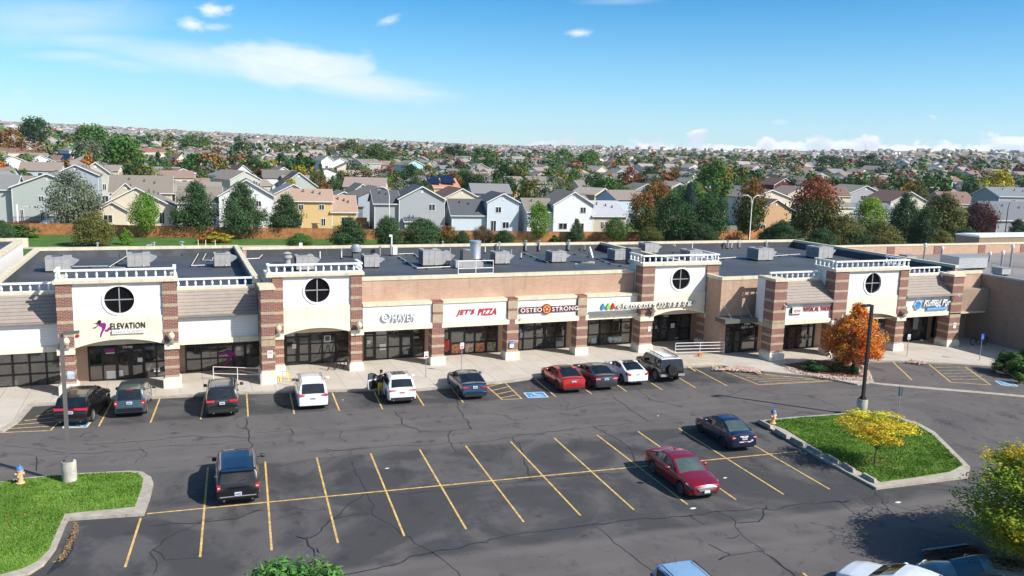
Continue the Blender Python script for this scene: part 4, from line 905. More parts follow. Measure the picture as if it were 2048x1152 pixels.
sf12 = shopfront(39.4, 43.2, -5.8, 3.04, [0, .3, .6, 1], R4)
sf13 = shopfront(43.6, 47.3, -5.95, 3.04, [0, .15, .5, .9, 1], [0, .8, 1], doors=(1, 2))
sf14 = shopfront(48.4, 50.1, -6.15, 3.04, [0, .5, 1], R4)
# flat metal awning over the corner suite
mb = MB(); mb.box(23.7, 27.0, -6.95, -5.52, 2.98, 3.3, M['awning_green']); mb.box(23.75, 26.95, -6.9, -5.55, 3.3, 3.33, M['unit_dark'])
for x in (24.5, 25.6, 26.6): mb.tube([(x, -6.7, 3.32), (x, -5.5, 4.3)], .02, M['metal_grey'], 6)
part(mb, 'awning')
# seams of the shop windows: posters, decals
def panel(parent, x0, x1, z0, z1, y, m, name='poster'):
    mb = MB(); mb.box(x0, x1, y-.02, y, z0, z1, M[m]); return mb.build(name, parent)
panel(sf3, -7.9, -7.4, 1.65, 2.25, -.01, 'sign_white'); panel(sf3, -7.82, -7.48, 1.85, 2.2, -.032, 'unit_dark')
panel(sf4, -4.62, -4.35, 1.45, 1.75, -.1, 'sign_white'); panel(sf4, -3.6, -3.1, .85, 1.35, -.01, 'sign_white'); panel(sf4, -3.9, -3.05, 1.85, 2.45, -.01, 'metal_grey')
panel(sf1, -22.9, -21.85, .2, .78, -.87, 'sign_white'); panel(sf1, -22.9, -22.1, 2.0, 2.06, -.87, 'sign_white'); panel(sf1, -22.9, -22.1, 2.06, 2.35, -.87, 'sign_purple')
for k, c in enumerate(('food_red', 'food_tan', 'food_red', 'food_green')):
    cc = {'food_red': ((.45, .03, .02), (.75, .45, .2)), 'food_tan': ((.35, .16, .08), (.8, .7, .55)), 'food_green': ((.03, .07, .02), (.5, .45, .3))}[c]
    mat(c, cc[0], .5, .0, 6, col2=cc[1])
    panel(sf5, 2.35+k*.98, 3.2+k*.98, .22, .95, -.01, c)
panel(sf5, 1.66, 2.1, .5, 1.35, -.1, 'sign_red'); panel(sf5, 3.0, 3.6, 2.55, 2.95, -.01, 'sign_red')
panel(sf7, 17.0, 17.7, 2.05, 2.5, -.01, 'sign_black', 'open_sign'); panel(sf8, 23.4, 23.9, .3, .36, -.11, 'sign_white')
panel(sf13, 45.5, 46.1, 1.2, 2.3, -6.06, 'metal_grey'); panel(sf13, 43.7, 44.3, .9, 1.2, -6.0, 'sign_white')
for q_ in ((sf1, -20.9, -20.6, 1.3, 1.6, -.95), (sf1, -19.9, -19.5, .5, .8, -.87), (sf2, -14.3, -14.0, 1.5, 1.8, -.1), (sf3, -10.3, -10.0, 1.4, 1.75, -.1), (sf6, 8.3, 8.6, 1.2, 1.6, -.01), (sf6, 11.5, 12.2, .3, .7, -.01), (sf7, 15.0, 15.5, .3, .8, -.01), (sf8, 21.2, 21.45, 1.3, 1.6, -.2), (sf8, 22.9, 23.3, 1.2, 1.7, -.11), (sf4, -1.7, -1.3, .4, .7, -.01), (sf10, 33.2, 33.7, .8, 1.3, -5.72)): panel(*q_, random.Random(int(q_[1]*7)).choice(('sign_white', 'metal_grey', 'notice_blue')))
for k, q in enumerate((-.9, -.35, .2)):
    m_ = MB(); m_.lathe([(.08, 0), (.26, .25), (.2, .5), (.1, .55)], (17.6+q*.8, .0, .25), M['sign_white'], 8); m_.build('window_display', sf7)
# ------------------------------------------------------------------ signs and lettering
def text_mesh(s, ext=.0, off=0.0, shear=0.0, spacing=1.0):
    c = bpy.data.curves.new('t', 'FONT'); c.body = s; c.extrude = ext; c.offset = off; c.shear = shear; c.resolution_u = 3; c.space_character = spacing
    o = bpy.data.objects.new('t', c); COL.objects.link(o); bpy.context.view_layer.update()
    me = bpy.data.meshes.new_from_object(o.evaluated_get(bpy.context.evaluated_depsgraph_get()))
    bpy.data.objects.remove(o); bpy.data.curves.remove(c); return me
def lettering(s, x0, x1, z0, z1, y, face, side=None, depth=.1, off=.0, shear=0.0, name='lettering', parent=None, rz=0.0, spacing=1.0):
    """letters filling x0..x1 and z0..z1 on the plane y, facing -y; the faces take one paint, the returns another"""
    me = text_mesh(s, 1.0, off, shear, spacing); vs = [v.co.copy() for v in me.vertices]; depth = min(depth, .13)
    ax, bx = min(v.x for v in vs), max(v.x for v in vs); ay, by = min(v.y for v in vs), max(v.y for v in vs)
    me.materials.clear(); me.materials.append(M[face]); me.materials.append(M[side or face])
    for p in me.polygons: p.material_index = 0 if abs(p.normal.z) > .5 else 1
    for v, c in zip(me.vertices, vs):
        v.co = Vector((x0+(c.x-ax)/(bx-ax)*(x1-x0), y-(.06 if depth > .05 else 0)-(depth/2)*(c.z+1), z0+(c.y-ay)/(by-ay)*(z1-z0)))
    me.flip_normals() if False else None
    o = bpy.data.objects.new(name, me); COL.objects.link(o)
    if parent: o.parent = parent
    return o
def sgn(name, label, y, x, z):
    return thing(name, label, 'sign', (0, 0, 0))
def disc(mb, x, y, z, r, d, m, n=24): mb.lathe([(r, 0), (r, -d)], (x, y, z), M[m], n, 'y')
def poly_y(mb, pts, y, d, m): mb.slab([(p[0], y, p[1]) for p in pts], d, M[m])
# dance studio
s = sgn('shop_sign', 'dark ELEVATION letters over a white DANCE ACADEMY box with magenta dancer', -4, 0, 0)
Y = -3.95
a, b = FY(221.5, 659, Y), FY(290.5, 647, Y)
lettering('ELEVATION', a.x, b.x, a.z+.0, a.z+.42, Y, 'sign_black', 'sign_black', .05, .008, parent=s, spacing=1.12)
a2, b2 = FY(224.5, 668.5, Y), FY(290, 666, Y)
mb = MB(); mb.box(a2.x, b2.x, Y-.13, Y, a.z-.29, a.z-.045, M['sign_white']); mb.build('sign_box', s)
lettering('DANCE ACADEMY', a2.x+.06, b2.x-.06, a.z-.24, a.z-.10, Y-.13, 'metal_grey', None, .01, -.005, parent=s)
mb = MB(); dx_ = a.x-1.05; z0 = a.z
fig = [[(0, .18), (.20, .26), (.42, .42), (.40, .48), (.12, .50), (.40, .55), (.55, .50), (.80, .50), (.86, .38), (.80, .10), (.62, -.18), (.50, -.52), (.44, -.55), (.50, -.20), (.62, .08), (.60, .22), (.40, .36), (.20, .16)],
       [(.78, .0), (.92, .04), (1.02, .18), (1.10, .16), (1.12, .04), (1.0, -.08), (.80, -.10)]]
for f in fig: poly_y(mb, [(dx_+p[0]*.93, z0+p[1]*.93) for p in f], Y-.02, .1, 'sign_purple')
disc(mb, dx_+.42, Y-.02, z0+.56, .10, .1, 'sign_black'); mb.build('dancer_logo', s)
def street_number(t_, px, py, y, w=.55, h=.17):
    p = FY(px, py, y); o = lettering(t_, p.x-w/2, p.x+w/2, p.z-h/2, p.z+h/2, y, 'sign_white', None, .01, .01, name='street_number')
    return o
for (tt, px, py, y, w, par) in (('5948', 255, 694, -.93, .62, sf1), ('5952', 560, 684, -.08, .4, sf2), ('5956', 1000, 0, 0, 0, None), ('5966', 1332, 632, -.17, .5, sf8), ('SUITE 100', 1494, 654, -5.68, 1.25, sf9), ('5960', 891, 657, -.08, .35, sf5)):
    if par: o = street_number(tt, px, py, y, w, .17); o.parent = par
o = street_number('5980', 1494, 648, -5.68, .6, .16); o.parent = sf9
o = street_number('5964', 1077, 647, -.08, .5, .15); o.parent = sf6
# window decals of the dance studio, laundry icons, open sign, door lettering
mb = MB(); p = FY(455, 712, -.05)
fg = [[(.0, .1), (.5, .15), (.62, .02), (.55, -.25), (.3, -.62), (.18, -.95), (.30, -.90), (.5, -.55), (.72, -.35), (.85, -.0), (1.0, .0), (1.1, -.2), (1.2, -.1), (1.05, .2), (.86, .35), (.6, .45), (.3, .32), (-.1, .25)]]
for f in fg: poly_y(mb, [(p.x-.55+q[0]*1.0, p.z+q[1]*1.0) for q in f], -.08, .008, 'sign_purple')
mb.build('dancer_decal', sf2)
o = lettering('OPEN', 17.08, 17.62, 2.18, 2.38, -.03, 'sign_white', None, .008, parent=sf7)
mb = MB()
for k in (0, .5):
    mb.tube([(-3.0+k, -.02, 2.3), (-2.95+k, -.02, 2.05), (-2.85+k, -.02, 2.0), (-2.65+k, -.02, 2.05), (-2.6+k, -.02, 2.3), (-3.0+k, -.02, 2.3)], .012, M['sign_white'], 5)
mb.tube([(-1.2, -.02, 2.3), (-.9, -.02, 2.05), (-.45, -.02, 2.15), (-.45, -.02, 2.45), (-.9, -.02, 2.35), (-1.2, -.02, 2.3)], .012, M['sign_white'], 5)
mb.build('window_decal', sf4)
lettering('SAFETY', -.95, -.5, 2.2, 2.32, -.02, 'sign_white', None, .008, parent=sf4); lettering('COFFEE', -.95, -.45, 1.65, 1.78, -.02, 'sign_white', None, .008, parent=sf4)
mb = MB(); p = FY(1075, 663, -.1); mb.tube([(p.x+.14*math.cos(t*.6), -.1, p.z+.14*math.sin(t*.6)) for t in range(11)], .016, M['sign_white'], 5); mb.tube([(p.x-.1, -.1, p.z-.06), (p.x+.1, -.1, p.z+.06)], .016, M['sign_white'], 5); mb.build('door_logo', sf6)
lettering('OSTEO', p.x-.3, p.x+.3, p.z-.36, p.z-.24, -.1, 'metal_grey', None, .008, parent=sf6)
for k, (a_, b_) in enumerate(((28.35, 28.75), (29.4, 29.9), (29.35, 29.8))): lettering(('OPEN', 'HOURS', '9 - 5')[k], a_, b_, (1.3, 1.6, 1.45)[k], (1.4, 1.69, 1.53)[k], -5.7, 'metal_grey', None, .008, parent=sf9)
# coffee shop
s = sgn('shop_sign', 'white HAVEN letters with round smiling cup on the white sign band', 0, 0, 0); Y = -2.72
a, b = FY(784, 642.5, Y), FY(829, 639, Y); lettering('HAVEN', a.x, b.x, a.z, a.z+.60, Y, 'sign_white', 'metal_grey', .12, .012, parent=s, spacing=1.1)
c = FY(771.6, 634, Y); mb = MB(); mb.lathe([(.34, 0), (.34, -.14), (.26, -.14), (.26, -.05), (.0, -.05)], (c.x, Y, c.z), M['sign_white'], 24, 'y')
for q in (-.1, .1): disc(mb, c.x+q, Y-.05, c.z+.06, .035, .05, 'unit_dark', 8)
for k in range(6):
    t1, t2 = math.pi*(1.15+.12*k), math.pi*(1.15+.12*(k+1)); mb.obox((c.x+.15*math.cos(t1+.18), Y-.09, c.z+.15*math.sin(t1+.18)), (.035*math.sin(t1+.18), 0, -.035*math.cos(t1+.18)), (0, .03, 0), (.014*math.cos(t1), 0, .014*math.sin(t1)), M['unit_dark'])
mb.build('logo', s, smooth=40)
# pizza
s = sgn('shop_sign', "red slanted JET'S PIZZA letters on the white sign band", 0, 0, 0)
a, b = FY(912.5, 632.5, Y), FY(992.5, 628, Y); z = a.z; lettering("JET'S", a.x, a.x+(b.x-a.x)*.46, z, z+.52, Y, 'sign_red', 'sign_red', .05, .02, .3, parent=s, spacing=1.1); lettering("PIZZA", a.x+(b.x-a.x)*.535, b.x, z, z+.52, Y, 'sign_red', 'sign_red', .05, .02, .3, parent=s, spacing=1.1)
# bone health studio
s = sgn('shop_sign', 'maroon strip sign with white OSTEO STRONG letters and orange round emblem', 0, 0, 0)
a, b = FY(1038.5, 624.8, Y), FY(1154.5, 618, Y); z = a.z; m_ = FY(1092.5, 616.5, Y)
mb = MB(); mb.box(a.x-.0, m_.x-.28, Y-.10, Y, z-.06, z+.40, M['maroon']); mb.box(m_.x+.28, b.x, Y-.10, Y, z-.06, z+.40, M['maroon']); mb.lathe([(.42, 0), (.42, -.12), (.37, -.125)], (m_.x, Y, z+.18), M['maroon'], 28, 'y'); mb.build('sign_strip', s)
mb = MB(); disc(mb, m_.x, Y-.126, z+.18, .34, .01, 'sign_orange'); o_ = mb.build('emblem', s)
mb = MB()
for k in range(5):
    t = k*1.257+.3; disc(mb, m_.x+.17*math.cos(t), Y-.137, z+.18+.17*math.sin(t), .075, .008, 'maroon', 10)
disc(mb, m_.x, Y-.137, z+.18, .06, .008, 'sign_white', 10); mb.build('emblem_figure', s)
lettering('OSTEO', a.x+.05, m_.x-.44, z+.0, z+.34, Y-.10, 'sign_white', None, .05, .01, parent=s, spacing=1.1); lettering('STRONG', m_.x+.46, b.x+.02, z+.0, z+.34, Y-.10, 'sign_white', None, .05, .01, parent=s, spacing=1.1)
# massage
s = sgn('shop_sign', 'long sign with three coloured drops and white lower-case elements massage letters', 0, 0, 0); Y = -3.52
a, b = FY(1200.5, 619, Y), FY(1390, 606, Y)
mb = MB(); z = a.z; mb.box(a.x, b.x, Y, Y+.12, z-.10, z+.46, M['cream']); mb.build('raceway', s)
for px, m_ in ((1205.5, 'sign_blue'), (1215.5, 'sign_green'), (1225.2, 'sign_red')):
    p = FY(px, 609, Y); mb = MB(); poly_y(mb, [(p.x+.17*math.cos(t), z+.17+.16*math.sin(t)) for t in [math.pi*(.85+k*.13) for k in range(11)]]+[(p.x, z+.52)], Y-.02, .12, m_); mb.build('drop_logo', s)
e0 = FY(1232.5, 612, Y).x; e1 = FY(1309, 612, Y).x; e2 = FY(1316, 610, Y).x; e3 = FY(1391.5, 610, Y).x
lettering('elements', e0, e1, z+.04, z+.44, Y, 'sign_white', 'sign_black', .14, .0, parent=s, spacing=1.15); lettering('massage', e2, e3, z-.03, z+.38, Y, 'sign_white', 'sign_black', .14, .0, parent=s, spacing=1.15)
# therapy and pet shop on the right wing
s = sgn('shop_sign', 'white pill logo with dark red PHYSICAL THERAPY letters on the right wing', 0, 0, 0); Y = -8.64
a, b = FY(1580, 626, Y), FY(1602, 625, Y); mb = MB(); mb.box(a.x+.1, b.x, Y-.16, Y, a.z-.05, a.z+.47, M['sign_white']); mb.box(a.x+.02, a.x+.098, Y-.14, Y, a.z, a.z+.42, M['sign_black']); mb.build('sign_box', s)
lettering('strive', a.x+.25, b.x-.2, a.z+.06, a.z+.36, Y-.16, 'sign_red', None, .012, parent=s)
c, d = FY(1604.5, 624.5, Y), FY(1671.5, 620, Y); lettering('PHYSICAL THERAPY', c.x, d.x, a.z+.06, a.z+.42, Y, 'sign_red', 'maroon', .05, .0, parent=s, spacing=1.15)
s = sgn('shop_sign', 'blue paw print with white script name over a blue PET MARKET & GROOMING strip', 0, 0, 0); Y = -8.64
p = FY(1834, 611, Y); mb = MB()
for q in ((0, -.12, .26), (-.28, .02, .12), (-.12, .25, .13), (.12, .27, .12), (.28, .08, .12)):
    disc(mb, p.x+q[0], Y-.02, p.z+q[1]+.05, q[2]+.04, .10, 'sign_white', 16); disc(mb, p.x+q[0], Y-.125, p.z+q[1]+.05, q[2]-.01, .015, 'sign_blue', 16)
mb.build('paw_logo', s)
a, b = FY(1843, 611, Y), FY(1897, 607, Y); lettering('Ruffled Fur', a.x, b.x, a.z-.05, a.z+.52, Y-.05, 'sign_white', 'sign_black', .12, .02, .25, parent=s)
a, b = FY(1851, 620.5, Y), FY(1893, 617.5, Y); mb = MB(); mb.box(a.x, b.x, Y-.13, Y, a.z, a.z+.24, M['sign_blue']); mb.build('sign_strip', s)
lettering('PET MARKET & GROOMING', a.x+.08, b.x-.08, a.z+.06, a.z+.18, Y-.13, 'sign_white', None, .012, .0, parent=s)
# small notices on piers
def notice(px, py, y, w, h, label, m='sign_white', txt=None, tm='sign_red'):
    p = FY(px, py, y); mb = MB(); mb.box(p.x-w/2, p.x+w/2, y-.02, y, p.z-h/2, p.z+h/2, M[m]); o = mb.build('notice'); o.location = (0, 0, 0)
    tag(o, label, 'notice')
    if txt: lettering(txt, p.x-w*.38, p.x+w*.38, p.z+h*.08, p.z+h*.3, y-.02, tm, None, .006, parent=o)
    return o
notice(141.5, 750, -4.02, .42, .55, 'pale blue accessible parking notice on the leftmost tower pier', 'notice_blue', 'P', 'sign_white')
notice(540.0, 708.5, -4.77, .36, .52, 'white notice with fine red print on the front brick pier', txt='NO PARKING')
notice(1298.5, 658, -3.42, .25, .42, 'white notice on the brick pier left of the massage arch', txt='NOTICE')
notice(1909, 651, -8.87, .34, .52, 'white notice on the rightmost brick pier', txt='NOTICE')
mb = MB(); p = FY(155, 671.5, -3.98); mb.lathe([(.1, 0), (.12, -.05), (.08, -.09)], (p.x, -3.94, p.z), M['sign_red'], 14, 'y'); tag(mb.build('alarm_bell', smooth=40), 'small red alarm bell on the cream wall left of the ELEVATION sign', 'alarm bell')
# ------------------------------------------------------------------ wall lanterns
def lantern(px, py, y, label):
    p = FY(px, py, y); t = thing('wall_lantern', label, 'lamp', (p.x, y, p.z), group='globe lanterns on the tower piers')
    m = MB(); m.box(-.14, .14, -.06, 0, -.55, -.15, M['metal_grey']); m.tube([(0, -.05, -.42), (0, -.22, -.45), (0, -.28, -.30), (0, -.28, -.18)], .035, M['metal_grey'], 8); m.tube([(-.1, -.05, -.2), (-.1, -.2, -.3)], .02, M['metal_grey'], 6); m.build('bracket', t)
    m = MB(); m.lathe([(.08, -.2), (.13, -.14), (.21, -.02), (.22, .1), (.16, .24), (.07, .31)], (0, -.28, 0), M['lantern_glass'], 14); m.build('globe', t, smooth=60)
    m = MB(); m.lathe([(.08, .31), (.05, .38), (.02, .46)], (0, -.28, 0), M['metal_grey'], 10); m.build('finial', t); return t
for px, py, y, l in ((133, 683, -4.1, 'leftmost globe lantern, on the pier beside the left parking lot lamp'), (342.5, 672, -4.1, 'globe lantern on the brick pier right of the ELEVATION arch'), (556.5, 657, -2.98, 'globe lantern on the double brick pier left of the blank cream arch'), (717, 650.5, -2.98, 'globe lantern on the brick pier beside the HAVEN band'),
                     (1305, 619, -3.52, 'globe lantern under the massage sign'), (1426, 612, -3.5, 'globe lantern right of the massage arch'), (1679, 637, -8.97, 'globe lantern on the pier behind the orange tree'), (1808, 622, -8.97, 'rightmost globe lantern, beside the pet shop band')):
    lantern(px, py, y, l)
def camera_fix(px, py, y, label):
    p = FY(px, py, y); t = thing('security_camera', label, 'camera', tuple(p)); m = MB(); m.tube([(0, 0, .1), (-.02, -.12, .1), (.02, -.25, -.02)], .035, M['sign_white'], 8); m.build('mount', t); m = MB(); m.lathe([(.07, .07), (.085, 0), (.05, -.07), (.01, -.1)], (.03, -.27, -.04), M['sign_white'], 10); m.build('dome', t, smooth=60)
for a_ in ((524, 630, -2.9, 'white security camera by the gutter left of the double pier'), (1567, 611, -8.75, 'white security camera on the left end of the therapy sign band'), (1913, 591, -8.95, 'white curved security camera on the right end of the pet shop band'), (1041, 634, -2.75, 'small security camera under the left end of the maroon sign')): camera_fix(*a_)

# ------------------------------------------------------------------ roof equipment
def rooftop_unit(px, py, wx, dy, h, label, mt='unit_grey', rz=0.0, hood=True, fan=True):
    """px,py: near lower left corner of the cabinet"""
    p = G(px, py, ZR+.12); t = thing('rooftop_unit', label, 'air conditioner', (p.x, p.y, ZR), rz, 'air conditioning cabinets on the flat roofs')
    m = MB(); m.box(.04, wx-.04, .04, dy-.04, 0, .14, M['rubber']); m.build('curb', t)
    m = MB(); m.box(0, wx, 0, dy, .14, h, M[mt], M['unit_grey']); m.box(-.02, wx+.02, -.02, dy+.02, h, h+.04, M[mt])
    m.box(wx*.33, wx*.34, -.006, 0, .2, h-.05, M['unit_dark']); m.box(wx*.66, wx*.67, -.006, 0, .2, h-.05, M['unit_dark']); m.build('cabinet', t)
    m = MB()
    for k in range(10): m.box(-.012, 0, .1+k*(dy-.2)/10, .1+(k+.45)*(dy-.2)/10, .25, h-.12, M['unit_dark'])
    m.build('louvre', t)
    if fan:
        m = MB(); m.lathe([(.42, 0), (.42, .05), (.36, .055), (.36, .02)], (wx*.45, dy*.55, h+.04), M['unit_dark'], 18); m.build('fan', t)
    if hood:
        m = MB(); vs = [(wx, .15, h-.12), (wx, dy-.15, h-.12), (wx, .15, .5), (wx, dy-.15, .5), (wx+.55, .15, h-.32), (wx+.55, dy-.15, h-.32), (wx+.1, .15, .45), (wx+.1, dy-.15, .45)]
        m.mesh(vs, [(0, 4, 5, 1), (4, 6, 7, 5), (0, 2, 6, 4), (1, 5, 7, 3), (2, 3, 7, 6)], M['metal_grey']); m.build('air_hood', t)
    m = MB(); m.tube([(wx*.7, -.02, .3), (wx*.7, -.14, .3), (wx*.7, -.14, .18), (wx*.78, -.14, .18)], .025, M['sign_white'], 6); m.build('drain_pipe', t)
    return t
U = [(91, 542.5, 1.75, 1.5, 1.15, 'grey roof cabinet nearest the left roof corner'), (255, 534, 1.7, 1.5, 1.15, 'grey roof cabinet behind the balustrade of the dance studio tower'), (429, 533, 1.3, 1.5, 1.15, 'grey roof cabinet beside the three bent pipes'),
     (593, 540, 1.45, 1.4, 1.25, 'grey roof cabinet behind the second tower balustrade'), (728.5, 534.5, 1.35, 1.4, 1.1, 'grey roof cabinet right of the second tower balustrade'), (846, 531, 1.65, 1.6, 1.45, 'tall grey roof cabinet with a yellow sticker'), (876, 529.5, 1.15, 1.5, 1.25, 'lower grey cabinet joined to the tall one with the yellow sticker'),
     (990.5, 527.5, 1.45, 1.5, 1.15, 'grey roof cabinet right of the big steel flue'), (1104, 524, 1.5, 1.6, 1.05, 'pale roof cabinet between the flue and the dish'), (1229.5, 520.5, 1.5, 1.6, 1.1, 'pale roof cabinet beside the roof step'),
     (1290, 506, 1.65, 1.5, 1.1, 'grey roof cabinet far behind the third tower'), (1379, 526, 1.6, 1.8, 1.3, 'roof cabinet half hidden by the third tower balustrade'), (1516, 520.5, 1.9, 1.9, 1.25, 'grey cabinet in the middle of the right roof'), (1637, 516.5, 1.9, 2.0, 1.25, 'grey cabinet near the fourth tower balustrade')]
for u in U: rooftop_unit(*u)
p = G(1256, 528, ZR); t = thing('equipment_box', 'tall dark equipment box against the side of the third tower', 'roof equipment', (p.x, p.y, ZR)); m = MB(); m.box(-.0, 1.1, -.5, .6, .12, 1.55, M['unit_dark'], M['unit_grey']); m.build('cabinet', t); m = MB(); m.box(.1, 1.0, -.4, .5, 0, .12, M['rubber']); m.build('base', t)
# condenser on stand and big flue
p = G(926, 517, ZR+.9); t = thing('condenser', 'small dark square condenser perched beside the big steel flue', 'air conditioner', (p.x, p.y, ZR)); m = MB(); m.box(0, .9, 0, .9, .75, 1.6, M['unit_dark'], M['unit_dark']); m.build('cabinet', t); m = MB(); m.box(-.7, .9, -.1, 1.0, .1, .74, M['unit_grey']); m.box(.9, 1.9, -.1, .9, .1, .55, M['unit_grey']); m.build('stand', t); m = MB(); m.lathe([(.36, 1.6), (.36, 1.68), (.1, 1.72)], (.45, .45, 0), M['metal_grey'], 16); m.build('fan', t)
p = G(950, 521, ZR+.1); t = thing('exhaust_flue', 'big shiny steel exhaust flue on the middle roof', 'vent', (p.x, p.y, ZR)); m = MB(); m.lathe([(.55, .0), (.55, .35), (.52, .4), (.52, 1.85), (.56, 1.85), (.56, 2.0), (.5, 2.0)], (0, 0, 0), M['galv'], 22); m.build('flue', t, smooth=40); m = MB(); m.box(-.6, .6, -.6, .6, 0, .3, M['unit_dark']); m.build('curb', t)
p = G(712, 513, ZR+.1); t = thing('exhaust_fan', 'drum shaped steel exhaust fan by the rear parapet', 'vent', (p.x, p.y, ZR)); m = MB(); m.lathe([(.3, .5), (.52, .6), (.52, 1.0), (.4, 1.1), (.3, 1.25)], (0, 0, 0), M['galv'], 18); m.build('fan_housing', t, smooth=40); m = MB(); m.box(-.35, .35, -.35, .35, 0, .5, M['unit_dark']); m.build('curb', t)
p = G(575, 528, ZR); t = thing('exhaust_fan', 'white capped roof fan left of the second tower cabinet', 'vent', (p.x, p.y, ZR)); m = MB(); m.lathe([(.28, 0), (.28, .5), (.42, .55), (.42, .75), (.25, .8), (.4, .95), (.1, 1.1)], (0, 0, 0), M['unit_grey'], 14); m.build('fan_housing', t, smooth=40)
p = G(942, 546, ZR+.9);
# vent pipes
V = [(196, 512, .075, 1.1, 1), (294, 511, .05, .9, 2), (303, 512, .07, 1.0, 1), (251, 512, .06, .55, 0), (309, 510.5, .075, 1.1, 1), (364, 511, .12, 1.2, 1), (355, 511, .08, .35, 0), (135, 514, .09, .25, 0), (640, 520, .06, .8, 0), (683, 518, .06, .8, 1), (760, 514, .07, .9, 1), (782, 512, .12, 1.1, 0), (885, 506, .07, 1.1, 1), (900, 509, .07, .65, 0), (970, 507, .06, .7, 0),
     (998, 505, .07, 1.0, 1), (1022, 515, .09, .8, 0), (1042, 518, .06, .6, 0), (1051, 503.5, .08, 1.1, 1), (1078, 503, .08, 1.1, 1), (1137, 502, .08, 1.1, 1), (1169, 502, .07, .65, 0), (1346, 506, .05, .8, 2), (1455, 498, .09, .9, 1), (1463, 498, .05, 1.0, 0), (1479, 497, .04, 1.1, 0), (1537, 497, .05, .8, 2), (1384, 500, .06, .8, 0), (1533, 496, .05, 1.0, 0), (1342, 540, .04, .5, 2), (1149, 547, .03, .8, 2)]
gp = 'vent pipes on the flat roofs'
vl = ['thin', 'short', 'slim', 'capped', 'hooked']
for i, (px, py, r, h, k) in enumerate(V):
    p = G(px, py, ZR); zone = 'left' if px < 535 else ('middle' if px < 1270 else 'right')
    o = thing('vent_pipe', f"{['open', 'mushroom-capped', 'hook-topped'][k]} vent pipe on the {zone} flat roof", 'vent', (p.x, p.y, ZR), group=f'{["open", "capped", "hooked"][k]} vent pipes on the {zone} roof')
    m = MB(); m.lathe([(r+.06, 0), (r+.06, .12), (r, .14)], (0, 0, 0), M['rubber'], 10); m.build('boot', o)
    m = MB()
    if k == 2: m.tube([(0, 0, .1), (0, 0, h), (.1, 0, h+.08), (.22, 0, h+.05), (.22, 0, h-.05)], r*.8, M['rail_paint'], 7)
    else: m.lathe([(r, .14), (r, h)], (0, 0, 0), M['galv' if r > .065 else 'sign_white'], 10)
    m.build('pipe', o, smooth=50)
    if k == 1: m = MB(); m.lathe([(r*1.9, h+.02), (r*2.1, h+.08), (r*.4, h+.16)], (0, 0, 0), M['galv'], 12); m.build('cap', o)
# gas lines over the membrane and small blocks under them
def pipe_run(pts, r, label, z=ZR+.15, rise=None):
    q = [G(a_, b_, z) for a_, b_ in pts]; t = thing('gas_pipe', label, 'pipe', (0, 0, 0)); m = MB(); q2 = list(q)
    if rise: q2 = [q[0]+Vector((0, 0, rise))]+q2
    m.tube(q2, r, M['rail_paint'], 6); m.build('pipe', t); m = MB()
    for a_, b_ in zip(q[:-1], q[1:]):
        n = max(1, int((b_-a_).length/1.6))
        for i in range(n): c = a_.lerp(b_, (i+.5)/n); m.box(c.x-.12, c.x+.12, c.y-.1, c.y+.1, ZR, z-.03, M['rubber'])
    m.build('block', t)
pipe_run([(254, 512), (218, 534), (250, 535)], .03, 'pale pipe bent over the left roof behind the dance studio tower', rise=.9)
pipe_run([(216, 532), (142, 533)], .03, 'pale pipe running left behind the first tower balustrade')
for pts, l in ((((397, 507), (383, 531), (413, 530)), 'left of the three bent pale roof pipes'), (((412, 507), (405, 520), (428, 521)), 'middle of the three bent pale roof pipes'), (((431, 507), (424, 519), (430, 520)), 'right of the three bent pale roof pipes')): pipe_run(pts, .035, l, rise=1.3)
pipe_run([(464, 519), (518, 516.5), (530, 504)], .035, 'pale pipe from the left roof to the stepped wall'); pipe_run([(796, 512), (835, 536), (905, 533)], .04, 'long pale pipe crossing the middle roof diagonally'); pipe_run([(797, 508), (828, 506.5), (845, 523)], .03, 'thin pipe bent behind the tall roof cabinet')
pipe_run([(964, 518), (990, 526)], .03, 'short pipe between the flue and its neighbour cabinet'); pipe_run([(1044, 504), (1096, 524)], .03, 'thin pipe slanting to the pale cabinet left of the dish'); pipe_run([(1137, 505), (1190, 514), (1225, 528), (1256, 532)], .02, 'dark cable run across the middle roof right of the dish')
pipe_run([(1436, 517), (1478, 514)], .04, 'pale pipe on the right roof beside the third tower'); pipe_run([(1546, 512), (1600, 508)], .03, 'pale pipe between the two cabinets of the right roof'); pipe_run([(1520, 505), (1560, 508), (1596, 511)], .025, 'thin pipe behind the two cabinets of the right roof')
# guard rail by the hatch
def rail_run(name, pts, h, label, cat, z=0.0, r=.03, bars=(1.0, .55), step=1.5, m='white_paint', foot=True):
    t = thing(name, label, cat, (0, 0, 0)); k = MB(); P = [Vector((*p[:2], z)) for p in pts]
    for b_ in bars: k.tube([p+Vector((0, 0, h*b_)) for p in P], r, M[m], 7)
    k.build('rail', t); done = set()
    for a_, b_ in zip(P[:-1], P[1:]):
        n = max(1, round((b_-a_).length/step))
        for i in range(n+1):
            c = a_.lerp(b_, i/n); key = (round(c.x, 2), round(c.y, 2))
            if key in done: continue
            done.add(key); k = MB(); k.tube([c, c+Vector((0, 0, h))], r, M[m], 7); k.build('post', t)
    return t
A, B = FY(916, 553.5, -1.78), FY(986, 550.5, -1.78)
rail_run('guard_rail', [A, B], 1.15, 'white guard rail on the roof edge over the pizza sign', 'railing', 6.85, .03, (1.0, .5, .12), 1.6)
A, B = G(401, 717), G(524, 706)
A, B = G(427, 760, KH), G(523.5, 763, KH)
rail_run('handrail', [A, B], .95, 'white handrail beside the path between the first two towers', 'railing', KH, .03, (1, .5), 2.2, 'rail_paint')
A, B = G(1348, 704), G(1446, 694)
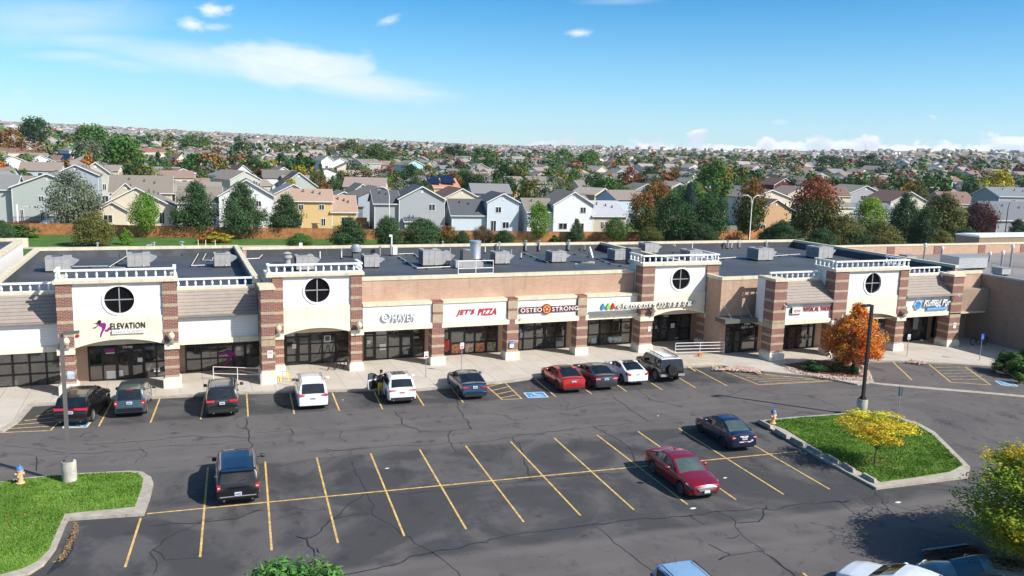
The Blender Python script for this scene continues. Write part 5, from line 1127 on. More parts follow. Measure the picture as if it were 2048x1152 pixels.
A, B, C_ = G(1350, 711, KH), G(1447.6, 708.5, KH), G(1424, 697, KH)
rail_run('handrail', [A, B, C_], 1.05, 'white handrail with four bars by the ramp in front of the third tower', 'railing', KH, .03, (1, .76, .5, .24), 2.0, 'rail_paint')
rail_run('handrail', [(-11.6, -5.2), (-9.9, -6.9)], .95, 'short white handrail by the yellow-edged steps', 'railing', KH, .028, (1, .5), 1.2, 'rail_paint')
mb = MB(); mb.prism([tuple(G(*q_)[:2]) for q_ in ((1352, 730), (1448, 728), (1449, 714), (1352, 716))], KH-.02, KH+.02, M['concrete']); tag(mb.build('ramp'), kind='structure')
p = G(1400, 713, KH); mb = MB(); mb.box(p.x-.16, p.x+.16, p.y-.1, p.y+.1, KH, KH+.28, M['orange_paint']); mb.box(p.x-.18, p.x+.18, p.y-.12, p.y+.12, KH+.28, KH+.31, M['orange_paint']); tag(mb.build('marker_block'), 'small orange block under the four-bar handrail', 'marker block')
mb = MB(); p = G(559, 752, KH); mb.prism([tuple(G(a_, b_)[:2]) for a_, b_ in ((560, 768), (592, 768), (580, 742), (560, 742))], KH-.05, KH+.04, M['concrete']); tag(mb.build('step'), kind='structure')
mb = MB(); line2(mb, G(562, 767), G(557, 742), .1, M['yellow_bright'], KH+.045); line2(mb, G(578, 767), G(574, 744), .1, M['yellow_bright'], KH+.045); tag(mb.build('step_markings'), kind='structure')
rail_run('roof_handrail', [(53.6, -7.0), (53.6, -11.5)], .9, 'thin dark handrail along the roof edge of the big store', 'railing', 6.5, .02, (1, .0), 2.2, 'metal_grey')
# dish and antenna
p = G(1178, 526, ZR); t = thing('satellite_dish', 'white satellite dish seen edge-on on the middle roof', 'satellite dish', (p.x, p.y, ZR), R_(-32)); m = MB(); m.box(-.7, .5, -.45, .45, .0, .12, M['concrete']); m.build('base', t); m = MB(); m.tube([(0, 0, .1), (0, 0, .7), (-.1, 0, 1.0)], .05, M['metal_grey'], 8); m.build('mast', t)
m = MB(); m.lathe([(.02, .0), (.3, .03), (.6, .13), (.85, .27), (.85, .30), (.6, .16), (.02, .03)], (0, 0, 0), M['sign_white'], 24); o = m.build('dish', t, smooth=50); o.location = (0.0, 0, 1.0); o.rotation_euler = (R_(0), R_(72), 0); o.scale = (.72, .72, .72)
p = G(602, 541, ZR); t = thing('antenna_mast', 'thin mast with a white box standing behind the second tower', 'antenna', (p.x, p.y, ZR)); m = MB(); m.tube([(0, 0, 0), (0, 0, 2.6)], .022, M['unit_dark'], 6); m.build('mast', t); m = MB(); m.box(-.13, .13, -.08, .08, 1.95, 2.35, M['sign_white']); m.build('box', t)
p = G(783, 512, ZR); t = thing('utility_riser', 'white post with service boxes at the rear parapet', 'utility post', (p.x, p.y, ZR)); m = MB(); m.tube([(0, 0, 0), (0, 0, 2.0)], .08, M['sign_white'], 8); m.box(-.25, .05, -.08, .08, 1.9, 2.1, M['sign_white']); m.build('post', t); m = MB(); m.box(.1, .55, -.15, .15, .15, .95, M['sign_white']); m.build('box', t)

# ------------------------------------------------------------------ the big store on the right and the block on the left
bs = thing('big_store', 'large tan brick store with a wide flat roof at the right edge', 'building')
bx = 52.25
def bpart(m, n): return m.build(n, bs)
m = MB(); m.box(bx, bx+.4, -34, 3, 0, 6.35, M['tan_brick']); m.box(bx+.4, 110, 13, 13.4, 0, 6.6, M['block']); m.box(bx, bx+.4, 3, 13.0, 0, 6.35, M['tan_brick']); bpart(m, 'wall')
m = MB(); m.box(bx-.04, bx+.44, -34, 12.9, 6.35, 6.5, M['metal_grey']); m.box(bx+.0, 110, 12.95, 13.45, 6.6, 6.78, M['coping']); bpart(m, 'coping')
m = MB(); m.box(bx+.4, 110, -34, 13, 5.2, 5.5, M['gravel_roof']); bpart(m, 'roof')
for k in range(6): m = MB(); m.box(61.2+k*7.6, 62.4+k*7.6, 12.95, 13.0, 5.5, 6.6, M['red_brick']); bpart(m, 'brick_pier')
def bigduct(px, py, wx, dy, h, label, m1='galv'):
    p = G(px, py, 5.5); t = thing('roof_duct', label, 'roof equipment', (p.x, p.y, 5.5)); m = MB(); m.box(0, wx, 0, dy, .2, h, M[m1]); m.box(-.05, wx+.05, -.05, dy+.05, h, h+.05, M['metal_grey']); m.build('duct', t); m = MB(); m.box(.1, .4, .1, dy-.1, 0, .2, M['unit_dark']); m.box(wx-.4, wx-.1, .1, dy-.1, 0, .2, M['unit_dark']); m.build('support', t)
bigduct(1916, 541, 4.2, 2.4, 1.35, 'long shiny metal duct box with bluish top on the big store roof'); bigduct(2003, 553, 1.2, 1.2, .8, 'round-cornered white roof fan right of the long duct', 'unit_grey'); bigduct(1814, 520, 1.4, 1.2, .5, 'low pale box behind the fourth tower balustrade', 'unit_grey')
for px, py, h, l in ((1847, 523, 1.7, 'tall grey pipe behind the pet shop balustrade'), (1881, 529, 1.6, 'thin grey pipe left of the long duct'), (1978, 524, .8, 'white gooseneck on top of the long duct'), (2002, 536, 1.5, 'leaning dark pipe right of the long duct'), (2019, 546, 2.6, 'tallest roof pipe with a white cap near the right edge')):
    p = G(px, py, 5.5); t = thing('roof_pipe', l, 'pipe', (p.x, p.y, 5.5)); m = MB(); m.tube([(0, 0, 0), (0, 0, h)], .1, M['metal_grey'], 9); m.build('pipe', t); m = MB(); m.lathe([(.16, h), (.2, h+.25), (.12, h+.4)], (0, 0, 0), M['sign_white'], 10); m.build('cap', t)
m = MB(); m.box(90, 130, 24, 28, 0, 6.2, M['tan_brick']); m.box(89.9, 130, 23.9, 28.1, 6.2, 6.4, M['white_paint']); t = thing('rear_building', 'low building with a white roof behind the big store', 'building'); m.build('wall', t); m = MB(); m.box(90.4, 130, 24.4, 27.6, 6.42, 6.5, M['white_paint']); m.build('roof', t)
lb = thing('left_building', 'taller block with a white side wall at the left edge', 'building')
m = MB(); m.box(-60, -30.6, 3, 20.4, 0, 7.5, M['white_siding']); m.build('wall', lb)
m = MB(); m.box(-60, -30.2, 20.4, 20.8, 7.0, 7.8, M['coping']); m.box(-31.0, -30.5, 3, 20.4, 7.5, 7.75, M['coping']); m.build('coping', lb); m = MB(); m.box(-60, -31.0, 3, 20.4, 7.5, 7.55, M['membrane']); m.build('roof', lb)

# ------------------------------------------------------------------ lot lamps, hydrants, posts
def lot_lamp(px, py, top, label, m='metal_grey', head=-1):
    p = G(px, py, KH); t = thing('lamp_post', label, 'lamp post', (p.x, p.y, KH), group='square lamp posts in the parking lot')
    k = MB(); k.lathe([(.33, -.1), (.33, .98), (.31, 1.02)], (0, 0, 0), M['bollard'], 24); k.build('concrete_base', t, smooth=40)
    k = MB(); k.box(-.2, .2, -.2, .2, 1.02, 1.06, M[m]); k.box(-.14, .14, -.14, .14, 1.06, 1.2, M[m]); k.build('base_plate', t)
    k = MB(); k.box(-.085, .085, -.085, .085, 1.2, top, M[m]); k.build('pole', t)
    k = MB(); k.obox((.42*head, 0, top-.02), (.34, 0, .02), (0, .17, 0), (0, 0, .05), M[m]); k.box(min(0, head*.12), max(0, head*.12), -.04, .04, top-.1, top-.02, M[m]); k.build('lamp_head', t); return t
lot_lamp(139.5, 962, 7.35, 'grey square lamp post on a round concrete base, left lawn island', 'post_grey', 1)
lot_lamp(1722.5, 828, 7.3, 'black square lamp post on a round concrete base, right lawn island', 'black_metal', -1)
def hydrant(px, py, label):
    p = G(px, py, KH+.03); t = thing('fire_hydrant', label, 'fire hydrant', (p.x, p.y, p.z))
    k = MB(); k.lathe([(.2, 0), (.2, .06), (.13, .08), (.125, .62), (.17, .64), (.17, .70)], (0, 0, 0), M['hyd_orange'], 14); k.lathe([(.08, -.2), (.08, .2)], (0, 0, .5), M['hyd_orange'], 10, 'x'); k.lathe([(.09, 0), (.09, -.2)], (0, 0, .42), M['hyd_orange'], 10, 'y'); k.build('barrel', t, smooth=40)
    k = MB(); k.lathe([(.18, .70), (.17, .76), (.12, .86), (.05, .9), (.05, .95), (.03, .97)], (0, 0, 0), M['hyd_blue'], 14); k.build('bonnet', t, smooth=40)
hydrant(41, 967, 'peach fire hydrant with blue top, left lawn island'); hydrant(1545.5, 847, 'peach fire hydrant with blue top, corner of the right lawn island')
def sign_post(px, py, h, w, hh, label, m='sign_white', txt=None, tm='sign_red', rz=0.0, z=KH, back='metal_grey', sym=False, pm='metal_grey'):
    p = G(px, py, z); t = thing('sign_post', label, 'sign post', (p.x, p.y, z), rz)
    k = MB(); k.tube([(0, 0, 0), (0, 0, h)], .028, M[pm], 7); k.build('post', t)
    k = MB(); k.box(-w/2, w/2, -.045, -.03, h-hh, h+.02, M[m]); o = k.build('sign_plate', t)
    if txt: lettering(txt, -w*.36, w*.36, h-hh*.42, h-hh*.15, -.045, tm, None, .006, parent=o); k = MB(); k.box(-w*.36, w*.36, -.05, -.046, h-hh*.85, h-hh*.6, M[tm]); k.build('sign_band', o)
    if sym:
        k = MB(); k.tube([(.05*math.cos(a_)*1.6-.01, -.05, h-hh*.62+.09*math.sin(a_)) for a_ in [2.4+q*.45 for q in range(9)]], .012, M['sign_white'], 5); k.tube([(-.02, -.05, h-hh*.2), (0, -.05, h-hh*.5), (.08, -.05, h-hh*.5), (.12, -.05, h-hh*.78)], .014, M['sign_white'], 5); k.build('wheelchair_symbol', o)
sign_post(851.5, 756, 1.95, .32, .45, 'white and red parking sign post left of the blue sedan', txt='NO', rz=.1)
sign_post(922.8, 746, 2.3, .30, .42, 'white and red parking sign post behind the blue sedan', txt='NO', rz=.1)
sign_post(1813.5, 712, 1.9, .32, .42, 'white and black sign post in front of the pet shop door', txt='NO', tm='sign_black')
sign_post(1958.8, 721, 2.3, .34, .46, 'blue wheelchair sign post in front of the bike rack', 'blue_sign', sym=True)
sign_post(1794, 847, 2.4, .24, .6, 'green post with a grey sign plate seen from behind on the right island', 'metal_grey', rz=2.2, pm='fence_green' if 'fence_green' in M else 'metal_grey')
p = FY(1023.5, 688, -2.98); mb = MB(); mb.box(p.x-.17, p.x+.17, -2.99, -2.96, p.z-.3, p.z+.3, M['sign_white']); o = mb.build('wheelchair_sign'); tag(o, 'white and blue wheelchair sign on the brick pier between the pizza and maroon signs', 'sign'); mb = MB(); mb.box(p.x-.15, p.x+.15, -3.0, -2.99, p.z-.02, p.z+.28, M['blue_sign']); mb.build('blue_panel', o)
mb = MB(); mb.tube([(p.x-.03, -3.0, p.z+.22), (p.x, -3.0, p.z+.12), (p.x+.07, -3.0, p.z+.12), (p.x+.1, -3.0, p.z+.03)], .012, M['sign_white'], 5); mb.tube([(p.x+.07*math.cos(2.4+q*.45)-.01, -3.0, p.z+.09+.07*math.sin(2.4+q*.45)) for q in range(9)], .01, M['sign_white'], 5); mb.build('wheelchair_symbol', o)
def bike_rack(x0, x1, y, loops, h, label):
    mb = MB(); pts = []; n = loops*2
    for i in range(n*8+1):
        u = i/8; x = x0+(x1-x0)*u/n; z = KH+h*(.52-.48*math.cos(math.pi*u)); pts.append((x, y, z))
    mb.tube([(x0, y, KH)]+pts+[(x1, y, KH)], .032, M['black_metal'], 8); return tag(mb.build('bike_rack', smooth=60), label, 'bike rack')
a_, b_ = G(655, 741, KH), G(698, 736, KH); bike_rack(a_.x, b_.x, a_.y, 3, .85, 'black wavy bike rack under the blank cream arch')
t = thing('bike_rack', 'black bike rack of two hoops at the brick side wall', 'bike rack', tuple(G(1957, 690, KH))); m = MB()
for q in (-.75, .0, .75): m.tube([(q+.33*math.cos(a_), 0, .42+.36*math.sin(a_)) for a_ in [-1.3+k*.37 for k in range(17)]], .035, M['black_metal'], 7)
m.tube([(-.7, 0, 0), (-.7, 0, .1)], .04, M['black_metal'], 7); m.tube([(.75, 0, 0), (.75, 0, .1)], .04, M['black_metal'], 7); m.build('hoops', t, smooth=60)
for k, (px, py) in enumerate(((1450, 956), (1386, 1017), (1796, 1005), (1316, 832), (774, 937), (686, 800))):
    p = G(px, py, .01); mb = MB(); r = (.10, .14, .15, .05, .09, .04)[k]; mb.slab([p+Vector((r*math.cos(q*1.05)*(1, .6, .9)[q % 3]*1.3, r*math.sin(q*1.05)*.55, .01*(q % 2))) for q in range(6)], .012, M['sign_white'])
    tag(mb.build('paper_scrap'), ['white paper scrap right of the red sedan in the near row', 'white paper scrap below the red sedan', 'crumpled white paper in the right drive lane', 'tiny white scrap in the middle lane', 'white scrap in an empty middle stall', 'tiny white scrap near the minivan'][k], 'litter')
# ------------------------------------------------------------------ vehicles
def paint(name, col, flake=.0, rough=.28, metal=.3):
    if name in M: return M[name]
    m = mat(name, col, rough, .05, 1.5, coat=.9, metal=metal); return m
def interp(tab, x):
    if x <= tab[0][0]: return tab[0][1]
    for (a, u), (b, v) in zip(tab[:-1], tab[1:]):
        if x <= b: return u+(v-u)*(x-a)/(b-a) if b > a else v
    return tab[-1][1]
mat('tail_red', (.50, .012, .02), .15, .15, 20, coat=.5); mat('tail_clear', (.55, .42, .42), .15, .1, 20, coat=.5); mat('headlight', (.55, .57, .60), .08, .25, 15, coat=.8); mat('trim_black', (.02, .02, .021), .55, .1); mat('seat', (.16, .15, .14), .8, .1)
mat('plate_red', (.40, .06, .07), .4, .2, 60)
def car(name, label, cat, pos, head, S, paint_m, roof_m=None, lower=None, glass='car_glass', wheel='rim', group=None):
    """x runs from the nose (0) to the tail (L); the empty sits under the middle of the car"""
    L, W, wb, f, rw = S['L'], S['W'], S['wb'], S['front'], S['rw']
    xa = (f, f+wb); deck, top = S['deck'], S['top']; hw = S.get('plan') or [(0, .36), (.12, .44), (.5, .485), (1.0, .5), (L-1.2, .5), (L-.4, .482), (L-.08, .455), (L, .43)]
    sill, tumble, arch = S.get('sill', .24), S.get('tumble', .30), S.get('arch', rw+.07)
    t = thing(name, label, cat, (pos[0], pos[1], 0), head, group)
    x0g, x1g = top[0][0], top[-1][0]
    xs = set([0, .03, .1, .2, .35, L, L-.03, L-.1, L-.2, L-.35])
    for k in range(int(L/.16)): xs.add(round(k*.16, 3))
    for tab in (deck, top): xs.update(round(a, 3) for a, _ in tab)
    for a in xa:
        for k in range(13): xs.add(round(a+arch*math.cos(math.pi*k/12), 3))
    seams = S.get('doors', []); wins = S.get('wins', [])
    for s_ in seams: xs.update((round(s_-.012, 3), round(s_+.012, 3)))
    for a, b in wins: xs.update((round(a, 3), round(b, 3)))
    xs = sorted(x for x in xs if 0 <= x <= L); xs = [x for i, x in enumerate(xs) if i == 0 or x-xs[i-1] > .004]
    def bot(x):
        z = sill+max(0, .10*(1-x/.3)) + max(0, .14*(1-(L-x)/.35))
        for a in xa:
            if abs(x-a) < arch: z = max(z, rw+math.sqrt(max(0, arch**2-(x-a)**2))*.98)
        return z
    half = lambda x: interp(hw, x)*W
    def sec(x):
        w = half(x); zt = interp(deck, x); zb = min(bot(x), zt-.1); zm = max(zb+.02, min(.62, zt-.16))
        return [(w*.955, zb), (w*.995, zb*.6+zm*.4), (w, zm), (w*.99, max(zm+.01, zt-.13)), (w*.945, zt-.03), (w*.86, zt), (w*.5, zt+.03*S.get('crown', 1)), (0, zt+.045*S.get('crown', 1))]
    body = MB(); cut = S.get('open_door')
    secs = [sec(x) for x in xs]; Nn = len(secs[0])
    pm = M[paint_m]; lm = M[lower] if lower else pm
    X = lambda x: x-L/2
    for s_ in (1, -1):
        k0 = len(body.v)
        for x, q in zip(xs, secs):
            for y, z in q: body.v.append((X(x), s_*y, z))
        for i in range(len(xs)-1):
            xm = (xs[i]+xs[i+1])/2; seam = any(abs(xm-d) < .012 for d in seams)
            for j in range(Nn-1):
                if x0g+.35 < xm < x1g-.25 and j >= 5: continue
                if cut and s_ == -1 and cut[0] < xm < cut[1] and j < 4: continue
                q = (k0+i*Nn+j, k0+(i+1)*Nn+j, k0+(i+1)*Nn+j+1, k0+i*Nn+j+1)
                body.f.append(q if s_ == 1 else q[::-1]); body.mi.append(body.m(M['trim_black'] if seam and 0 < j < 4 else (lm if j == 0 else pm)))
        for e, i in ((0, 0), (1, len(xs)-1)):
            q = [k0+i*Nn+j for j in range(Nn)]; b = len(body.v); body.v.append((X(xs[i]), 0, secs[i][0][1])); q = q+[b]
            body.f.append(tuple(q[::-1] if (e == 0) == (s_ == 1) else q)); body.mi.append(body.m(pm))
    o = body.build('body', t, smooth=32); weld(o, .002); o.data.set_sharp_from_angle(angle=R_(32))
    m = MB(); m.box(X(.25), X(L-.25), -W*.46, W*.46, sill-.02, sill+.08, M['dark'])
    m.box(X(max(.3, f+arch*.9)), X(f+wb-arch*.9), -W*.45, W*.45, sill+.08, interp(deck, f+wb/2)-.35, M['dark']); m.box(X(.35), X(L-.35), -W*.28, W*.28, sill+.08, .62, M['dark']); m.build('underbody', t)
    # greenhouse
    gx = sorted(x for x in xs if x0g <= x <= x1g); inset = S.get('inset', .045); ws, re = S['screens']
    def gsec(x):
        zt = interp(top, x); zb = interp(deck, x)-.02; h = max(0, zt-zb); w = half(x)*.945-.0; wr = w-inset-tumble*max(0, h-.05)
        return [(w-.012, zb), (w-.02-.03*tumble, zb+min(.04, h*.2)), (wr+.035, zb+h*.86), (wr-.02, zb+h*.955), (wr-.09, zb+h*.99), (wr*.5, zt+.012), (0, zt+.02)]
    gs = [gsec(x) for x in gx]; G_ = len(gs[0]); P = {k: MB() for k in ('roof', 'windshield', 'rear_window')}; side = {}
    rm = M[roof_m] if roof_m else pm
    for s_ in (1, -1):
        for i in range(len(gx)-1):
            xm = (gx[i]+gx[i+1])/2
            for j in range(G_-1):
                pts = [(X(gx[i]), s_*gs[i][j][0], gs[i][j][1]), (X(gx[i+1]), s_*gs[i+1][j][0], gs[i+1][j][1]), (X(gx[i+1]), s_*gs[i+1][j+1][0], gs[i+1][j+1][1]), (X(gx[i]), s_*gs[i][j+1][0], gs[i][j+1][1])]
                if s_ == -1: pts = pts[::-1]
                if j >= 4 and xm < ws: P['windshield'].face(pts, M[glass])
                elif j >= 4 and xm > re: P['rear_window'].face(pts, M[glass])
                elif j == 1 and any(a < xm < b for a, b in wins):
                    k = (s_, [n for n, (a, b) in enumerate(wins) if a < xm < b][0])
                    if cut and s_ == -1 and cut[0] < xm < cut[1]: continue
                    side.setdefault(k, MB()).face(pts, M[S.get('side_glass', glass)])
                elif j in (0, 1) : P['roof'].face(pts, M['trim_black'] if (wins and wins[0][0]-.1 < xm < wins[-1][1]+.05 and j == 1) else pm)
                else: P['roof'].face(pts, rm if (j >= 3 and ws < xm < re) else pm)
    for k, m in P.items():
        if m.f: o = m.build(k, t); weld(o, .002); o.data.polygons.foreach_set('use_smooth', [True]*len(o.data.polygons)); o.data.set_sharp_from_angle(angle=R_(40))
    for m in side.values(): m.build('side_window', t)
    m = MB(); zi = interp(deck, (x0g+x1g)/2)
    m.box(X(x0g+.5), X(x1g-.35), -W*.38, W*.38, .45, zi-.25, M['seat'])
    for xq in (x0g+1.2, x0g+2.0):
        for yq in (-.36, .36): m.box(X(xq), X(xq+.14), yq-.22, yq+.22, zi-.3, zi+.22, M['seat'])
    m.build('interior', t)
    # wheels
    for a in xa:
        for s_ in (1, -1):
            yo = s_*(half(a)-.015); k = MB(); wd = S.get('tw', .21)
            k.lathe([(rw*.62, 0), (rw*.66, -.005), (rw*.93, -.0), (rw, -.035), (rw, -wd+.03), (rw*.93, -wd), (rw*.5, -wd)], (0, 0, 0), M['rubber'], 26, 'y')
            if s_ == -1:
                k.v = [(x, -y, z) for x, y, z in k.v]; k.f = [f_[::-1] for f_ in k.f]
            w_ = k.build('wheel', t, smooth=35); w_.location = (X(a), yo*1.0, rw); k.v = []
            k = MB(); rr = rw*.66; d = -1 if s_ == 1 else 1
            k.lathe([(rr, .0), (rr*.93, -.012), (rr*.9, -.07), (0.02, -.07)], (0, 0, 0), M[wheel if wheel != 'rim_dark' else 'rim_dark'], 26, 'y')
            n = S.get('spokes', 5)
            for q in range(n):
                an = 2*math.pi*q/n+.3; ca, sa = math.cos(an), math.sin(an)
                k.obox((ca*rr*.52, -.022, sa*rr*.52), (ca*rr*.44, 0, sa*rr*.44), (0, .018, 0), (-sa*rr*.11, 0, ca*rr*.11), M[wheel])
                an2 = an+math.pi/n; k.obox((math.cos(an2)*rr*.55, -.05, math.sin(an2)*rr*.55), (math.cos(an2)*rr*.3, 0, math.sin(an2)*rr*.3), (0, .014, 0), (-math.sin(an2)*rr*.16, 0, math.cos(an2)*rr*.16), M['dark'])
            k.lathe([(rr*.2, .0), (rr*.2, -.03)], (0, 0, 0), M[wheel], 12, 'y')
            if s_ == -1: k.v = [(x, -y, z) for x, y, z in k.v]; k.f = [f_[::-1] for f_ in k.f]
            k.build('rim', w_)
    # mirrors
    zc = interp(deck, x0g+.75)
    for s_ in (1, -1):
        if cut and s_ == -1: continue
        m = MB(); yb = s_*(half(x0g+.7)*.96); m.tube([(X(x0g+.66), yb, zc+.0), (X(x0g+.68), yb+s_*.12, zc+.06)], .025, M['trim_black'], 6)
        m.lathe([(.05, -.02), (.10, 0), (.105, .12), (.07, .2)], (X(x0g+.66), yb+s_*.18, zc+.09), M[S.get('mirror', paint_m)], 9, 'y'); o = m.build('mirror', t, smooth=60); 
        if s_ == -1: pass
    # handles
    m = MB()
    for h_ in S.get('handles', []):
        for s_ in (1, -1):
            if cut and s_ == -1 and cut[0] < h_ < cut[1]: continue
            y = s_*half(h_)*.995; m.box(X(h_-.09), X(h_+.09), min(y, y+s_*.03), max(y, y+s_*.03), zc-.16, zc-.125, M[S.get('handle_m', paint_m)])
    if m.f: m.build('door_handles', t)
    def tail(z): return
    # tail: lamps, plate, lower valance
    T_ = S.get('tail', {}); xl = L
    if T_:
        z0, z1, y0, y1 = T_['lamp']; dx = T_.get('dx', .0)
        for s_ in (1, -1):
            m = MB(); xa_, xb_ = X(L-T_.get('in', .10))+.02, X(L-T_.get('wrap', .28))
            yo = min(y1, half(L-T_.get('wrap', .28))/W)*W+.006
            sh = T_.get('shape', 'box')
            if sh == 'box': pts = [(xa_, s_*y0*W, z0), (xa_, s_*(y1*W-.03), z0), (xa_-.03, s_*(y1*W-.03), z1), (xa_-.03, s_*y0*W, z1)]
            elif sh == 'wedge': pts = [(xa_, s_*y0*W, z0+(z1-z0)*.45), (xa_, s_*(y1*W-.03), z0), (xa_-.04, s_*(y1*W-.03), z1), (xa_-.03, s_*y0*W, z0+(z1-z0)*.75)]
            elif sh == 'claw': pts = [(xa_, s_*(y0+.02)*W, z0), (xa_, s_*(y1*W-.10), z0+.03), (xa_-.04, s_*(y1*W-.0), z1), (xa_-.03, s_*(y0+.12)*W, z1-.02), (xa_-.02, s_*y0*W, z1-.12)]
            if s_ == -1: pts = pts[::-1]
            m.slab(pts, .04, M['tail_red'])
            side_ = [(xa_-.01, s_*yo*.985, z0+.02), (xb_, s_*yo, z0+.06), (xb_, s_*(yo-.01), z1-.03), (xa_-.05, s_*yo*.975, z1)]
            m.slab(side_ if s_ == -1 else side_[::-1], .012, M['tail_red'])
            o = m.build('taillight', t)
            if T_.get('clear'): k = MB(); zc0 = z0+(z1-z0)*.4; k.slab([(xa_+.045, s_*(y0+.01)*W, zc0), (xa_+.045, s_*(y1*W-.05), zc0), (xa_+.035, s_*(y1*W-.05), zc0+(z1-z0)*.25), (xa_+.035, s_*(y0+.01)*W, zc0+(z1-z0)*.25)][::s_], .006, M['tail_clear']); k.build('clear_lens', o)
        pz, px_ = T_['plate'], X(L-T_.get('pin', .06))
        m = MB(); m.box(px_, px_+.05, -.155, .155, pz, pz+.155, M[T_.get('plate_m', 'plate')]); m.build('licence_plate', t)
        m = MB(); m.box(px_+.05, px_+.053, -.12, .12, pz+.045, pz+.11, M['hyd_blue' if T_.get('plate_m') is None else 'plate_red']); m.build('plate_text', t)
        if T_.get('bar'): m = MB(); z = T_['bar']; m.box(px_, px_+.045, -.34, .34, z, z+.04, M[T_.get('bar_m', 'chrome')]); m.build('trim_bar', t)
        v = T_.get('valance')
        if v: m = MB(); m.box(X(L)-.06, X(L)+.015, -W*.40, W*.40, v[0], v[1], M[T_.get('val_m', 'trim_black')]); m.build('bumper_trim', t)
        for y in T_.get('pipes', ()): m = MB(); m.tube([(X(L)-.2, y, sill+.10), (X(L)+.03, y, sill+.10)], .045, M['chrome'], 9); m.build('exhaust_pipe', t)
        if T_.get('stop'): m = MB(); zz = interp(top, re)-.0; m.box(X(re)+.0, X(re)+.06, -.18, .18, zz-.04, zz+.0, M['tail_red']); m.build('brake_light', t)
    F_ = S.get('nose')
    if F_:
        z0, z1 = F_['lamp']
        for s_ in (1, -1):
            m = MB(); q_ = [(X(.04), s_*.26*W, z0), (X(.13), s_*.42*W, z0+.02), (X(.52), s_*.492*W, z1-.03), (X(.40), s_*.43*W, z1+.02), (X(.17), s_*.29*W, z0+.13)]; m.mesh(q_+[(x_-.02, y_, z_+.015) for x_, y_, z_ in q_], [(5, 6, 7, 9)[::-s_], (7, 8, 9)[::-s_], (0, 1, 6, 5)[::-s_], (1, 2, 7, 6)[::-s_], (2, 3, 8, 7)[::-s_], (3, 4, 9, 8)[::-s_], (4, 0, 5, 9)[::-s_]], M['headlight']); m.build('headlight', t)
        m = MB(); g0, g1 = F_['grille']; m.slab([(X(0)-.02, -.30*W, g1), (X(0)-.03, -.22*W, g0), (X(0)-.03, .22*W, g0), (X(0)-.02, .30*W, g1), (X(0)+.05, .18*W, g1+.07), (X(0)+.05, -.18*W, g1+.07)][::-1], .03, M[F_.get('grille_m', 'chrome')]); o = m.build('grille', t)
        m = MB()
        for q in range(4): z = g0+.03+q*(g1-g0)/4; m.box(X(0)-.064, X(0)-.058, -.24*W, .24*W, z, z+.012, M['trim_black'])
        m.build('grille_bars', o)
        m = MB(); m.box(X(0)-.075, X(0)-.03, -.155, .155, .40, .54, M['plate']); m.build('licence_plate', t)
        m = MB(); m.box(X(0)-.02, X(0)+.04, -.32*W, .32*W, .30, .42, M['trim_black']); m.build('lower_intake', t)
        m = MB(); m.lathe([(.06, 0), (.05, .015)], (X(.1), 0, g1+.12), M['chrome'], 12); m.build('badge', t)
    for kind in S.get('extras', ()):
        zr = max(z for _, z in top); ax = [x for x, z in top if z >= zr-.06]; a, b = min(ax), max(ax)
        if kind == 'sunroof': m = MB(); zz = interp(top, a+.5); m.box(X(a+.12), X(a+.85), -.42, .42, zz+.02, zz+.034, M['car_glass']); m.build('sunroof', t)
        if kind == 'panorama': m = MB(); m.box(X(a+.05), X(b-.55), -.46, .46, zr+.015, zr+.032, M['car_glass']); m.build('sunroof', t)
        if kind == 'rails':
            for s_ in (1, -1):
                y = s_*(half((a+b)/2)*.945-inset-tumble*(zr-interp(deck, (a+b)/2))-.08); m = MB(); m.tube([(X(a+.1), y, zr-.0), (X(a+.2), y, zr+.055), (X(b-.25), y, zr+.05), (X(b-.12), y, zr-.01)], .018, M[S.get('rail_m', 'trim_black')], 6); m.build('roof_rail', t)
        if kind == 'ribs':
            m = MB()
            for q in (-.36, -.18, 0, .18, .36): m.box(X(a+.5), X(b-.2), q-.02, q+.02, zr+.01, zr+.028, rm)
            m.build('roof_ribs', t)
        if kind == 'spoiler': m = MB(); m.box(X(b)-.05, X(b)+.20, -W*.36, W*.36, zr-.05, zr-.0, pm); m.build('spoiler', t)
        if kind == 'wiper': m = MB(); xw = X((re+x1g)/2+.1); m.tube([(xw+.1, 0, interp(deck, L-.3)+.13), (xw+.07, .35, interp(deck, L-.3)+.2)], .012, M['trim_black'], 5); m.build('wiper', t)
        if kind == 'antenna': m = MB(); m.tube([(X(b-.1), 0, zr), (X(b+.05), 0, zr+.22)], .008, M['trim_black'], 5); m.build('antenna', t)
        if kind == 'fin': m = MB(); m.slab([(X(b-.25), 0, zr+.01), (X(b-.08), 0, zr+.01), (X(b-.1), 0, zr+.07)], .03, pm); m.build('antenna', t)
    return t
HD = -math.pi/2-.0715                                   # nose towards the shops, lot skew
def spec(**k): return k
SEDAN = spec(L=4.85, W=1.85, wb=2.78, front=.97, rw=.335, tw=.21,
             deck=[(0, .52), (.04, .62), (.16, .71), (.6, .82), (1.35, .93), (1.9, .97), (3.7, 1.02), (4.2, 1.07), (4.62, 1.06), (4.74, 1.0), (4.82, .70), (4.85, .55)],
             top=[(1.25, .95), (1.7, 1.19), (2.15, 1.38), (2.5, 1.44), (3.0, 1.455), (3.35, 1.43), (3.9, 1.24), (4.35, 1.07)], screens=(2.18, 3.3), wins=[(1.72, 2.66), (2.74, 3.72)], doors=[1.62, 2.70, 3.62], handles=[2.55, 3.45],
             tail=dict(lamp=(.74, .94, .29, .46), wrap=.34, plate=.74, pin=.09, valance=(.28, .42), shape='box'))
